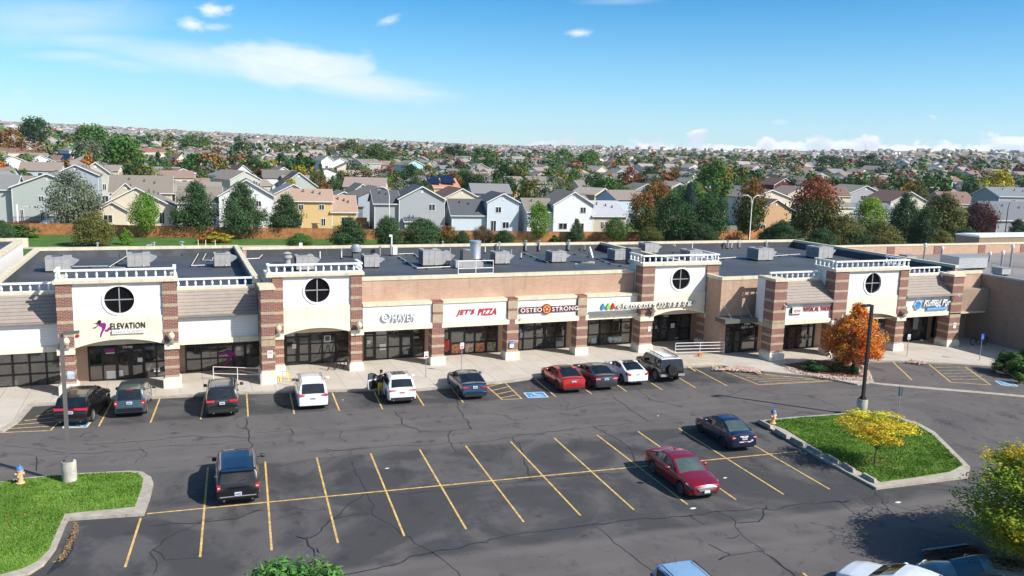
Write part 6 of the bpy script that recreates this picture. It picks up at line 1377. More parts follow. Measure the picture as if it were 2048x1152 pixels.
SUV = spec(L=4.95, W=1.95, wb=2.95, front=.93, rw=.375, tw=.24, tumble=.22, inset=.03,
           deck=[(0, .6), (.04, .78), (.15, .93), (.7, 1.05), (1.2, 1.10), (2, 1.13), (4.5, 1.17), (4.80, 1.15), (4.90, .95), (4.94, .72), (4.95, .6)],
           top=[(1.15, 1.11), (1.55, 1.36), (1.95, 1.62), (2.3, 1.71), (3.2, 1.75), (4.2, 1.72), (4.55, 1.66), (4.83, 1.16)], screens=(1.98, 4.5), wins=[(1.7, 2.62), (2.70, 3.58), (3.66, 4.40)], doors=[1.55, 2.66, 3.62], handles=[2.5, 3.45],
           tail=dict(lamp=(.90, 1.08, .22, .47), wrap=.30, in_=.1, plate=.80, pin=.055, valance=(.36, .55), shape='box', stop=True))
def S_(base, **k): d = dict(base); d.update(k); return d
paint('paint_black', (.010, .010, .012)); paint('paint_teal', (.045, .085, .11), metal=.45); paint('paint_dark', (.016, .020, .021), metal=.4); paint('paint_white', (.74, .75, .76), metal=0, rough=.3); paint('paint_blue', (.012, .045, .095), metal=.5)
paint('paint_red', (.40, .010, .014), metal=.35); paint('paint_ruby', (.26, .008, .022), metal=.35); paint('paint_slate', (.045, .052, .068), metal=.5); paint('paint_navy', (.010, .018, .055), metal=.35); paint('paint_sky', (.28, .44, .62), metal=.2); paint('paint_roofblue', (.012, .02, .05), metal=.4); paint('paint_grey', (.018, .032, .045), metal=.35)
FWD = Vector((math.sin(.0715), math.cos(.0715), 0))
def put(S, lx, ly, rx, ry, skew=0.0, rear_facing=True):
    """place a car from the ground points under its two rear tyres"""
    A, B = G(lx, ly), G(rx, ry); mid = (A+B)/2; h = FWD.copy()
    if skew: h.rotate(Matrix.Rotation(skew, 3, 'Z'))
    c = mid+h*(S['wb']/2+S['front']+S['wb']/2-S['L']/2-S['wb']/2+0)+h*0
    # rear axle x = front+wb ; centre x = L/2
    c = mid+h*((S['front']+S['wb'])-S['L']/2)+h*S['rw']*.3
    return (c.x, c.y), math.atan2(h.y, h.x)+math.pi
def tl(S, **k): d = dict(S['tail']); d.update(k); return d
s1 = S_(SUV, L=5.05, tail=tl(SUV, lamp=(.98, 1.12, .10, .47), bar=1.02, bar_m='tail_red', plate=.80, pipes=(-.55, .55)), extras=('rails',)); s1['wb'] = 3.04
car('parked_suv', 'black SUV in the accessible stall behind the left lamp post', 'car', *put(s1, 122, 848, 182, 841, -.13), s1, 'paint_black', wheel='rim')
s2 = S_(SUV, L=4.45, W=1.82, wb=2.62, front=.86, rw=.36, deck=[(0, .6), (.05, .8), (.15, .93), (.7, 1.02), (1.2, 1.07), (4.1, 1.12), (4.32, 1.10), (4.38, .9), (4.44, .70), (4.45, .6)], top=[(1.1, 1.08), (1.45, 1.36), (1.75, 1.62), (2.1, 1.70), (3.0, 1.73), (4.0, 1.69), (4.34, 1.11)], screens=(1.78, 4.0),
        wins=[(1.55, 2.35), (2.43, 3.2), (3.28, 3.85)], doors=[1.4, 2.39, 3.24], handles=[2.25, 3.1], tail=tl(SUV, lamp=(.80, 1.08, .37, .47), plate=.88, pin=.09, valance=(.42, .66), val_m='paint_dark', clear=True), extras=('rails', 'wiper'), mirror='trim_black')
car('parked_suv', 'boxy blue-grey SUV right of the black accessible-stall SUV', 'car', *put(s2, 235, 830, 291, 827.5), s2, 'paint_teal')
s3 = S_(SUV, L=5.1, wb=3.07, tail=tl(SUV, lamp=(.98, 1.11, .22, .47), bar=1.07, plate=.86, valance=(.36, .6), pipes=(-.5, .5)), extras=('rails', 'ribs', 'wiper'), rail_m='metal_grey'); 
car('parked_suv', 'very dark green SUV parked alone in front of the sloped handrail', 'car', *put(s3, 416, 828.4, 474, 825.2, .02), s3, 'paint_dark')
s4 = S_(SUV, L=5.08, W=1.97, wb=3.03, front=1.0, rw=.34, sill=.2, deck=[(0, .55), (.05, .72), (.2, .84), (.8, .98), (1.0, 1.02), (4.6, 1.08), (4.88, 1.07), (4.97, .9), (5.05, .66), (5.08, .5)], top=[(.85, 1.02), (1.4, 1.34), (1.9, 1.61), (2.3, 1.69), (3.3, 1.73), (4.5, 1.68), (4.7, 1.6), (4.95, 1.08)], screens=(1.95, 4.62),
        wins=[(1.6, 2.55), (2.63, 3.65), (3.73, 4.5)], doors=[1.3, 2.59, 3.69], handles=[2.45, 2.75], tail=tl(SUV, lamp=(.90, 1.04, .26, .47), plate=.70, pin=.05, valance=None, shape='wedge'), extras=('rails', 'wiper', 'fin'))
car('parked_minivan', 'white minivan parked beside the yellow-edged steps', 'car', *put(s4, 596.3, 814, 653, 811), s4, 'paint_white')
s5 = S_(SUV, L=4.73, W=1.94, wb=2.87, front=.88, rw=.375, deck=[(0, .56), (.05, .75), (.18, .88), (.8, .99), (1.3, 1.04), (2, 1.07), (4.1, 1.14), (4.5, 1.12), (4.62, .98), (4.70, .72), (4.73, .55)], top=[(1.25, 1.05), (1.65, 1.32), (2.05, 1.55), (2.4, 1.63), (3.1, 1.65), (3.8, 1.61), (4.15, 1.53), (4.52, 1.13)], screens=(2.08, 4.05), tumble=.30, inset=.05,
        wins=[(1.85, 2.7), (2.78, 3.62), (3.68, 4.0)], doors=[1.65, 2.74, 3.60], handles=[2.58, 3.45], tail=tl(SUV, lamp=(.90, 1.0, .20, .46), plate=.76, pin=.05, plate_m='plate', valance=(.30, .52), shape='wedge', pipes=(-.6, .6)), extras=('panorama', 'rails'), open_door=(1.65, 2.72))
jag_pos, jag_h = put(s5, 775, 803.5, 826, 801)
jag = car('parked_suv', 'white SUV with its driver door open and a person beside it', 'car', jag_pos, jag_h, s5, 'paint_white', wheel='rim_dark')
# the open door, hinged at its front edge; car-local coordinates, left side is local +y after the half turn
def open_door():
    Lc = s5['L']; hx = 1.66-Lc/2; hy = 1.94*.5*.985; side_ = -1
    m = MB(); a = R_(62); d = Vector((math.cos(a), math.sin(a)*side_, 0)); n = Vector((-d.y*side_, d.x*side_, 0)); ln = 1.05
    def p(u, z, off=0): return Vector((hx, hy*side_, 0))+d*u-n*off+Vector((0, 0, z))
    m.slab([p(0, .34), p(ln*.9, .34), p(ln, .55), p(ln, 1.08), p(0, 1.04)], .06, M['paint_white']); o = m.build('door', jag)
    m = MB(); m.slab([p(.06, .42, -.075), p(ln*.86, .42, -.075), p(ln*.94, .60, -.075), p(ln*.94, 1.0, -.075), p(.06, .98, -.075)], .03, M['dark']); m.slab([p(.06, .42, .075), p(ln*.86, .42, .075), p(ln*.94, .60, .075), p(ln*.94, 1.0, .075), p(.06, .98, .075)], .012, M['trim_black']); m.build('door_lining', o)
    m = MB(); pts = [p(.05, 1.05), p(.50, 1.42), p(.80, 1.52), p(ln*.97, 1.50), p(ln, 1.08)]
    m.tube(pts, .03, M['trim_black'], 6); m.build('window_frame', o)
    m = MB(); m.slab([p(.10, 1.07), p(ln*.96, 1.09), p(ln*.94, 1.49), p(.80, 1.50), p(.50, 1.40)], .006, M['car_glass_light']); m.build('side_window', o)
open_door()
s6 = S_(SEDAN, L=4.93, W=1.86, wb=2.83, tail=tl(SEDAN, lamp=(.80, .93, .24, .46), plate=.80, valance=(.26, .40), shape='wedge'), extras=('fin',))
car('parked_sedan', 'dark blue sedan beside the hatched aisle', 'car', *put(s6, 918, 793, 967, 790.5), s6, 'paint_blue')
s7 = S_(SEDAN, tail=tl(SEDAN, lamp=(.78, .98, .28, .47), bar=.93, plate=.74, shape='wedge'), extras=('sunroof', 'fin')); 
car('parked_sedan', 'bright red sedan at the left end of the four cars under the maroon sign', 'car', *put(s7, 1114, 781, 1161, 778), s7, 'paint_red')
s8 = S_(SEDAN, L=4.9, wb=2.87, tail=tl(SEDAN, lamp=(.80, .97, .25, .47), clear=True, bar=.94, plate=.76, valance=(.3, .42)), extras=('sunroof',), deck=[(0, .55), (.04, .66), (.16, .78), (.6, .90), (1.35, .99), (1.9, 1.0), (3.7, 1.03), (4.2, 1.08), (4.66, 1.06), (4.80, 1.0), (4.87, .70), (4.9, .55)])
car('parked_sedan', 'slate black sedan between the red sedan and the white coupe', 'car', *put(s8, 1177.6, 776, 1227, 773.5), s8, 'paint_slate')
s9 = S_(SEDAN, L=4.64, W=1.8, wb=2.68, top=[(1.25, .95), (1.7, 1.17), (2.1, 1.33), (2.45, 1.395), (2.8, 1.40), (3.2, 1.36), (3.75, 1.18), (4.15, 1.05)], screens=(2.12, 3.0), deck=[(0, .52), (.04, .62), (.16, .73), (.6, .84), (1.35, .94), (1.9, .97), (3.5, 1.02), (4.1, 1.05), (4.42, 1.04), (4.55, .97), (4.61, .70), (4.64, .55)],
        wins=[(1.75, 2.75), (2.8, 3.35)], doors=[1.6, 3.0], handles=[2.85], tail=tl(SEDAN, lamp=(.74, .99, .28, .47), shape='claw', plate=.74, valance=(.27, .36), pipes=(-.5, -.25, .25, .5)), extras=('sunroof',))
car('parked_coupe', 'white two-door coupe next to the black off-roader', 'car', *put(s9, 1242, 766.5, 1287.5, 764.5), s9, 'paint_white')
s10 = S_(SUV, L=4.45, W=1.93, wb=2.69, front=.80, rw=.41, tw=.27, arch=.49, sill=.42, tumble=.10, inset=.02, deck=[(0, .75), (.05, .95), (.2, 1.05), (1.2, 1.17), (1.6, 1.19), (4.2, 1.22), (4.38, 1.21), (4.44, .9), (4.45, .7)], top=[(1.25, 1.18), (1.42, 1.52), (1.56, 1.75), (1.75, 1.81), (3, 1.83), (4.1, 1.80), (4.25, 1.75), (4.40, 1.23)], screens=(1.58, 4.2),
         wins=[(1.55, 2.6), (2.68, 3.15), (3.5, 4.05)], doors=[1.45, 2.64, 3.2], handles=[2.5], tail=tl(SUV, lamp=(.95, 1.13, .40, .48), plate=.66, pin=.1, valance=None), extras=(), spokes=6, plan=[(0, .42), (.1, .46), (.5, .5), (4.0, .5), (4.35, .49), (4.45, .475)])
fj = car('parked_offroader', 'black off-roader with white roof, roof rack and spare wheel on the back', 'car', *put(s10, 1311, 762, 1355.5, 759.5), s10, 'paint_black', roof_m='paint_white')
m = MB(); Xr = 4.45/2; m.lathe([(.22, 0), (.25, .02), (.39, .02), (.41, .06), (.41, .22), (.38, .25), (.2, .25)], (Xr, -.08, 1.08), M['rubber'], 26, 'x'); o = m.build('spare_wheel', fj, smooth=35)
m = MB(); m.lathe([(.24, .262), (.25, .20), (.12, .17), (.02, .18)], (Xr, -.08, 1.08), M['rim_dark'], 20, 'x'); m.lathe([(.17, .21), (.17, .19)], (Xr, -.08, 1.08), M['dark'], 16, 'x'); m.lathe([(.06, .24), (.06, .18)], (Xr, -.08, 1.08), M['rim'], 10, 'x'); m.build('rim', o)
for s_ in (1, -1):
    m = MB(); y = s_*.60; z = 1.86; m.tube([(-.75, y, z), (-.7, y, z+.09), (1.75, y, z+.07), (1.85, y, z)], .02, M['trim_black'], 6); m.tube([(-.2, y, z+.03), (1.8, y, z+.03)], .014, M['trim_black'], 5)
    for q in (-.3, .3, .9, 1.4): m.tube([(q, y, z-.04), (q, y, z+.08)], .016, M['trim_black'], 5)
    m.build('roof_rack', fj)
m = MB(); m.tube([(1.8, -.6, 1.92), (1.8, .6, 1.92)], .018, M['trim_black'], 6); m.tube([(1.8, -.6, 1.86), (1.8, .6, 1.86)], .014, M['trim_black'], 5); m.build('roof_rack', fj)
for s_ in (1, -1): m = MB(); m.box(Xr-.25, Xr+.06, min(s_*.45, s_*.97), max(s_*.45, s_*.97), .55, .72, M['metal_grey']); m.build('bumper_corner', fj)
s11 = S_(SUV, L=5.13, W=2.0, wb=2.99, front=.95, rw=.38, tumble=.16, inset=.03, deck=[(0, .62), (.04, .85), (.12, .98), (.7, 1.03), (1.2, 1.06), (4.7, 1.09), (5.0, 1.08), (5.08, .9), (5.12, .66), (5.13, .55)], top=[(1.1, 1.06), (1.5, 1.35), (1.85, 1.58), (2.2, 1.66), (3.2, 1.68), (4.6, 1.66), (4.76, 1.62), (5.03, 1.09)], screens=(1.9, 4.7),
         wins=[(1.62, 2.55), (2.63, 3.6), (3.68, 4.55)], doors=[1.45, 2.59, 3.64], handles=[2.45, 3.5], handle_m='chrome', tail=tl(SUV, lamp=(.80, 1.06, .38, .475), clear=True, plate=.56, pin=.0, bar=.98, bar_m='paint_slate', valance=(.50, .54), val_m='metal_grey', pipes=(-.62, .62)), extras=('ribs', 'rails', 'wiper', 'spoiler'), rail_m='metal_grey', mirror='trim_black')
car('parked_suv', 'long boxy black wagon with dark blue roof, alone in the near row', 'car', *put(s11, 438, 998, 514, 992, .02), s11, 'paint_black', roof_m='paint_roofblue')
s13 = S_(SEDAN, L=4.53, W=1.72, wb=2.6, front=.9, rw=.31, tumble=.34, deck=[(0, .52), (.05, .64), (.16, .73), (.6, .86), (1.2, .97), (1.8, 1.0), (3.6, 1.03), (4.0, 1.09), (4.35, 1.07), (4.46, .98), (4.51, .70), (4.53, .55)], top=[(1.05, .96), (1.5, 1.25), (1.85, 1.43), (2.2, 1.49), (2.8, 1.50), (3.1, 1.47), (3.6, 1.27), (3.95, 1.09)], screens=(1.88, 3.12),
         wins=[(1.5, 2.4), (2.48, 3.35)], doors=[1.4, 2.44, 3.3], handles=[2.3, 3.2], tail=tl(SEDAN, lamp=(.78, .98, .32, .47), plate=.76, pin=.05, valance=None, clear=True), wheel_=1, extras=('antenna',), side_glass='car_glass_light')
cor = car('parked_sedan', 'old navy sedan with bumper stickers and one dull front wing', 'car', *put(s13, 1441, 896, 1500, 892.5, -.03), s13, 'paint_navy', glass='car_glass_light', wheel='rim_dark')
m = MB(); m.box(2.235, 2.25, -.30, .22, .92, .985, M['sign_white']); m.box(2.238, 2.254, -.1, .1, .93, .97, M['sign_red']); m.box(2.27, 2.285, -.34, .40, .62, .67, M['sign_white']); m.box(2.273, 2.289, -.05, .2, .625, .665, M['sign_red']); m.box(2.24, 2.256, .42, .54, .66, .74, M['sign_white']); m.build('sticker', cor)
m = MB(); m.box(-2.26+.35, -2.26+1.0, .60, .665, .965-.25, .965-.0, M['trim_black']) if False else None
s12 = S_(SEDAN, L=4.87, W=1.85, wb=2.85, front=.97, rw=.335, nose=dict(lamp=(.64, .80), grille=(.50, .66)), deck=[(0, .68), (.04, .74), (.16, .79), (.6, .89), (1.35, .97), (1.9, .99), (3.7, 1.03), (4.2, 1.08), (4.62, 1.07), (4.76, 1.0), (4.83, .70), (4.87, .55)], side_glass='car_glass_light', extras=('fin',), spokes=9, tail=tl(SEDAN))
Aa, Bb, Cc = G(1303.2, 944.6), G(1359.7, 984), G(1422.7, 986.6)
hd = (Bb-Aa).normalized(); hd = Vector((-.05, -1, 0)).normalized(); mid = (Bb+Cc)/2; c = mid-hd*(s12['L']/2-s12['front'])
fus = car('parked_sedan', 'ruby red sedan facing the camera in the near row', 'car', (c.x, c.y), math.atan2(hd.y, hd.x)+math.pi, s12, 'paint_ruby', glass='car_glass_light')
for k, l in ((1, 0), (-1, 0)):
    m = MB(); m.tube([(1.73-2.435, k*.86, 1.02), (2.3-2.435, k*.77, 1.36), (2.9-2.435, k*.72, 1.42), (3.75-2.435, k*.82, 1.09), (3.7-2.435, k*.875, 1.04), (1.73-2.435, k*.885, .99)], .012, M['chrome'], 5); m.build('chrome_strip', fus)
# cars cut by the lower edge of the picture
s14 = S_(SUV, L=4.12, W=1.8, wb=2.57, front=.8, rw=.33, tumble=.14, deck=[(0, .6), (.05, .8), (.15, .92), (.7, 1.0), (1.1, 1.04), (3.8, 1.08), (4.0, 1.07), (4.1, .7), (4.12, .55)], top=[(.95, 1.03), (1.3, 1.35), (1.6, 1.55), (1.9, 1.61), (3.0, 1.62), (3.7, 1.58), (4.0, 1.09)], screens=(1.62, 3.75), wins=[(1.4, 2.2), (2.28, 3.1), (3.2, 3.6)], doors=[1.2, 2.24, 3.1], extras=('antenna', 'rails'), tail=tl(SUV, lamp=(.8, 1.1, .4, .47)))
z14 = 1.6; q = G(1370, 1140, z14); car('parked_hatchback', 'pale blue hatchback roof cut off by the bottom edge of the photo', 'car', (q.x-.1, q.y-1.0), math.atan2(-1, -.05)+math.pi, s14, 'paint_sky')
q = G(1705, 1130, .95); s15 = S_(SEDAN, nose=None, extras=())
car('parked_sedan', 'white sedan at the bottom edge beside the dark hatchback', 'car', (q.x+.95, q.y-1.75), math.atan2(-.93, .36)+0.0, s15, 'paint_white')
q = G(1815, 1120, 1.0); s16 = S_(SUV, L=4.7, W=1.86, top=[(1.3, 1.08), (1.75, 1.32), (2.15, 1.50), (2.5, 1.56), (3.2, 1.57), (4.0, 1.52), (4.35, 1.45), (4.62, 1.12)], deck=[(0, .55), (.04, .70), (.15, .83), (.7, .98), (1.3, 1.05), (2, 1.07), (4.3, 1.12), (4.58, 1.10), (4.66, .9), (4.7, .6)], screens=(2.18, 4.3), wins=[(1.9, 2.7), (2.78, 3.6), (3.68, 4.2)], doors=[1.7, 2.74, 3.64], wb=2.75, nose=dict(lamp=(.72, .92), grille=(.5, .7), grille_m='trim_black'), extras=('panorama',), tail=tl(SUV))
car('parked_suv', 'dark blue-grey hatchback with glass roof under the yellow tree', 'car', (q.x+1.85, q.y-1.95), math.atan2(.60, -.80)+math.pi, s16, 'paint_grey')

# ------------------------------------------------------------------ the person by the white SUV
def person():
    p = G(760, 795); h = math.atan2(.45, 1)                       # faces mostly towards the car seat
    t = thing('person', 'person in black tank top, yellow shorts and dark cap at the open car door', 'person', (p.x+.10, p.y+.25, 0), R_(-25))
    J = {'pel': (0, 0, .93), 'sp': (0, .03, 1.12), 'ch': (0, .09, 1.32), 'nk': (0, .14, 1.50), 'hd0': (0, .17, 1.58), 'hd1': (0, .19, 1.68), 'hd2': (0, .18, 1.76)}
    vs = [J['pel'], J['sp'], J['ch'], J['nk'], J['hd0'], J['hd1'], J['hd2']]; rs = [(.155, .12), (.14, .10), (.165, .11), (.06, .06), (.075, .085), (.085, .10), (.06, .075)]; es = [(i, i+1) for i in range(6)]
    def chain(root, pts, rr):
        prev = root
        for q, r in zip(pts, rr): vs.append(q); rs.append(r if isinstance(r, tuple) else (r, r)); es.append((prev, len(vs)-1)); prev = len(vs)-1
        return prev
    for s_ in (-1, 1):
        chain(0, [(s_*.09, 0, .86), (s_*.11, .02*s_, .50), (s_*.11, -.02+.06*s_, .10), (s_*.12, .10+.06*s_, .04)], [.095, .062, .042, (.04, .03)])
        fore = (.30, .42, 1.10) if s_ == 1 else (-.32, .18, 1.00)
        sh = (s_*.19, .10, 1.43); el = (s_*.28, .14, 1.17) if s_ == -1 else (.30, .22, 1.20)
        w = chain(2, [sh, el, fore], [.055, .042, .028])
        d = (Vector(fore)-Vector(el)).normalized(); palm = Vector(fore)+d*.05; pi = chain(w, [tuple(palm)], [(.038, .02)])
        sd = d.cross(Vector((0, 0, 1))).normalized()
        for q in range(4):
            base = palm+d*.03+sd*(.024-.016*q); L_ = (.065, .075, .07, .055)[q]
            chain(pi, [tuple(base), tuple(base+d*L_*.55+Vector((0, 0, -.012))), tuple(base+d*L_*.9+Vector((0, 0, -.035)))], [.009, .008, .007])
        chain(pi, [tuple(palm+sd*.035*(-s_)), tuple(palm+sd*.05*(-s_)+d*.035)], [.010, .008])
    me = bpy.data.meshes.new('body'); me.from_pydata(vs, es, []); o = bpy.data.objects.new('body', me); COL.objects.link(o)
    o.modifiers.new('skin', 'SKIN'); sv = me.skin_vertices[0].data
    for i, r in enumerate(rs): sv[i].radius = r
    sv[0].use_root = True; sub = o.modifiers.new('sub', 'SUBSURF'); sub.levels = sub.render_levels = 2
    dg = bpy.context.evaluated_depsgraph_get(); nm = bpy.data.meshes.new_from_object(o.evaluated_get(dg)); bpy.data.objects.remove(o)
    nm.materials.clear(); nm.materials.append(M['skin']); nm.polygons.foreach_set('use_smooth', [True]*len(nm.polygons))
    b = bpy.data.objects.new('body', nm); COL.objects.link(b); b.parent = t
    # clothes: shells grown from the body surface
    def shell(name, test, off, m_):
        bm = bmesh.new(); bm.from_mesh(nm); bmesh.ops.delete(bm, geom=[f for f in bm.faces if not test(f.calc_center_median())], context='FACES')
        bm.normal_update()
        for v in bm.verts: v.co += v.normal*off
        me2 = bpy.data.meshes.new(name); bm.to_mesh(me2); bm.free(); me2.materials.clear(); me2.materials.append(M[m_]); me2.polygons.foreach_set('use_smooth', [True]*len(me2.polygons))
        q = bpy.data.objects.new(name, me2); COL.objects.link(q); q.parent = t; return q
    mat('cloth_black', (.012, .013, .02), .9, .2, 20); mat('cloth_yellow', (.66, .42, .03), .85, .15, 12); mat('shoe', (.02, .02, .025), .6, .1); mat('hair', (.05, .03, .02), .8, .2, 30)
    shell('tank_top', lambda c: .93 < c.z < 1.49 and abs(c.x) < .20-.0 and not (c.z > 1.40 and abs(c.x) > .13), .018, 'cloth_black')
    shell('shorts', lambda c: .52 < c.z < .98 and abs(c.x) < .26 and c.y < .2, .035, 'cloth_yellow')
    shell('shoes', lambda c: c.z < .10, .014, 'shoe')
    shell('hair', lambda c: c.z > 1.60 and c.y < .17, .012, 'hair')
    m = MB(); m.lathe([(.105, 0), (.108, .04), (.085, .09), (.03, .115)], (0, .185, 1.70), M['cloth_black'], 14); m.slab([(-.07, .27, 1.71), (.07, .27, 1.71), (.05, .37, 1.695), (-.05, .37, 1.695)], .01, M['cloth_black']); m.build('cap', t, smooth=60)
    m = MB()
    for s_ in (-1, 1): m.lathe([(.012, 0), (.012, .01)], (s_*.03, .285, 1.675), M['dark'], 8, 'y'); m.lathe([(.014, -.02), (.02, 0), (.014, .02)], (s_*.088, .185, 1.655), M['skin'], 8, 'x')
    m.lathe([(.013, 0), (.016, .03)], (0, .27, 1.65), M['skin'], 8, 'y'); m.box(-.022, .022, .283, .29, 1.605, 1.612, M['hair']); m.build('face', t)
person()
# ------------------------------------------------------------------ trees
def crown_mesh(name, shape, n, leaf, seed, clumps=26, m='leaf', flat=.55, fill=.5, cs=1.0):
    """many small leaf faces gathered in clumps through the crown's volume; unit crown: height 1, half-width .5"""
    rg = random.Random(seed); vs, fs, tint = [], [], []; cl = []
    def rad(h): return interp(shape, h)
    for k in range(clumps):
        for _ in range(40):
            h = rg.random()
            if rg.random() < rad(h)/.5+.05: break
        a = rg.random()*6.283; r = rad(h)*math.sqrt(rg.uniform(fill*fill, 1.0))*rg.uniform(.82, 1.02)
        s = rg.uniform(.10, .19)*(.6+rad(h))*cs; cl.append((r*math.cos(a), r*math.sin(a), h, s, rg.random()))
    per = max(1, n//len(cl))
    for (cx, cy, ch, s, tn) in cl:
        for q in range(per):
            u = Vector((rg.gauss(0, 1), rg.gauss(0, 1), rg.gauss(0, 1)*flat)).normalized()*s*(rg.random()**.45)*1.25
            p = Vector((cx, cy, ch*.94+.03))+u*Vector((1, 1, 1)).length/1.732
            nrm = (u.normalized()*.9+Vector((rg.gauss(0, .55), rg.gauss(0, .55), rg.gauss(0, .45)+.45))).normalized()
            t1 = nrm.cross(Vector((rg.gauss(0, 1), rg.gauss(0, 1), rg.gauss(0, 1)))).normalized(); t2 = nrm.cross(t1); l = leaf*rg.uniform(.6, 1.4); b = len(vs)
            if m == 'needle': vs += [p-t1*l*.22, p+t2*l*1.25, p+t1*l*.22]; fs.append((b, b+1, b+2)); k_ = 3
            else: vs += [p-t1*l*.5, p-t2*l*.42, p+t1*l*.55, p+t2*l*.42]; fs.append((b, b+1, b+2, b+3)); k_ = 4
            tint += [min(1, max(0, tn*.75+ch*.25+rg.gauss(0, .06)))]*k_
    me = bpy.data.meshes.new(name); me.from_pydata([tuple(v) for v in vs], [], fs); me.materials.append(M[m])
    at = me.attributes.new('tint', 'FLOAT', 'POINT'); at.data.foreach_set('value', tint); me.update(); return me
def trunk_mesh(name, h, r, limbs, seed, m='bark', spread=.3, top=.7):
    rg = random.Random(seed); mb = MB(); mb.tube([(0, 0, -.1), (rg.gauss(0, .01), rg.gauss(0, .01), h*.5), (rg.gauss(0, .02), rg.gauss(0, .02), h)], r, M[m], 7, r1=r*.55)
    for k in range(limbs):
        a = k*2.4+rg.random(); z0 = h*rg.uniform(.75, 1.0); e = spread*rg.uniform(.6, 1.1); z1 = rg.uniform(h+.1, top)
        mb.tube([(0, 0, z0), (e*.5*math.cos(a), e*.5*math.sin(a), z0+(z1-z0)*.5), (e*math.cos(a), e*math.sin(a), z1)], r*.42, M[m], 5, r1=r*.12)
    mb.tube([(0, 0, h), (.02, .01, top)], r*.5, M[m], 5, r1=r*.12)
    me = mb.build('x'); d = me.data; bpy.data.objects.remove(me); d.name = name; return d
OVAL = [(0, .12), (.12, .32), (.35, .48), (.6, .46), (.8, .34), (.93, .18), (1, .05)]
ROUND = [(0, .2), (.15, .42), (.4, .5), (.65, .46), (.85, .3), (1, .06)]
CONE = [(0, .30), (.08, .46), (.25, .42), (.5, .30), (.75, .16), (.93, .06), (1, .01)]
PINE = [(0, .22), (.12, .44), (.35, .47), (.6, .38), (.8, .24), (.95, .10), (1, .02)]
TALL = [(0, .15), (.15, .3), (.4, .42), (.7, .40), (.88, .25), (1, .06)]
SPREAD = [(0, .10), (.2, .30), (.45, .48), (.7, .5), (.88, .36), (1, .1)]
LEAFM = {}
def kinds(tag_, n, leaf, clumps, nv=3):
    for nm, shp, mm, fl, fi in (('oval', OVAL, 'leaf', .8, .45), ('round', ROUND, 'leaf', .8, .45), ('pine', PINE, 'needle', .5, .40), ('cone', CONE, 'needle', .35, .45), ('tall', TALL, 'leaf', .9, .45), ('spread', SPREAD, 'leaf', .55, .3)):
        for v in range(nv):
            LEAFM[(nm, tag_, v)] = (crown_mesh('crown', shp, int(n*(1.5 if mm == 'needle' else 1)), leaf*(1.25 if mm == 'needle' else 1), hash((nm, v)) % 1000 if False else (len(nm)*31+v*7+ord(nm[0])), clumps, mm, fl, fi), trunk_mesh('trunk', .30, .022, 5, v, 'bark'))
kinds('near', 9000, .033, 110, 3); kinds('mid', 2200, .06, 55, 2); kinds('far', 420, .13, 22, 3)
GREENS = {'green': (.075, .145, .028), 'bright': (.13, .24, .028), 'dark': (.038, .085, .026), 'pine': (.045, .088, .032), 'spruce': (.035, .075, .060), 'olive': (.13, .135, .035), 'grey': (.15, .175, .11), 'yellow': (.36, .27, .03), 'orange': (.42, .15, .025), 'red': (.22, .06, .03), 'rust': (.20, .095, .03), 'maroon': (.085, .030, .032), 'lime': (.20, .30, .03), 'brown': (.13, .09, .05)}
def tree(x, y, h, w, kind, colr, label, group=None, tag_='near', z=None, v=None, cl=.12, parts=True, name=None, rg=random.Random(5)):
    if z is None: z = tz(x, y)
    nv = max(k[2] for k in LEAFM if k[0] == kind and k[1] == tag_)+1; v = rg.randrange(nv) if v is None else v
    cm, tm = LEAFM[(kind, tag_, v)]
    c = GREENS[colr] if isinstance(colr, str) else colr; j = rg.uniform(.85, 1.15); rz = rg.random()*6.28
    names = {'pine': 'pine_tree', 'cone': 'spruce_tree'}; turn = kind != 'pine' and colr in ('red', 'rust', 'orange') and tag_ == 'near'
    if parts:
        t = thing(name or names.get(kind, 'tree'), label, 'tree', (x, y, z), rz, group)
        o = bpy.data.objects.new('trunk', tm); COL.objects.link(o); o.parent = t; o.scale = (h, h, h)
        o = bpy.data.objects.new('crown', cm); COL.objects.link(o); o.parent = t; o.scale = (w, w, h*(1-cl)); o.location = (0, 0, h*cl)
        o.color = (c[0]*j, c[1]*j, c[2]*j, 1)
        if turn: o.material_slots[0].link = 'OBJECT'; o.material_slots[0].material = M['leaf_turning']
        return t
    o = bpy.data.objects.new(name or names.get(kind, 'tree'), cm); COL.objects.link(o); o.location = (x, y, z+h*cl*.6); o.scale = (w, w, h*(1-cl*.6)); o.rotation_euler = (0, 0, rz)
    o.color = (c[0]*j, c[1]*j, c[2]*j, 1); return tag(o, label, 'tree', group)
def tpx(xc, yb, yt, wpx, kind, colr, label, group=None, tag_='near', cl=.12, name=None, **k):
    p = GT(xc, yb); d = (p-CAMP).dot(fw); h = (yb-yt)*d/FPX*1.02; w = wpx*d/FPX*1.02
    return tree(p.x, p.y, h, w, kind, colr, label, group, tag_, z=p.z, cl=cl, name=name, **k)
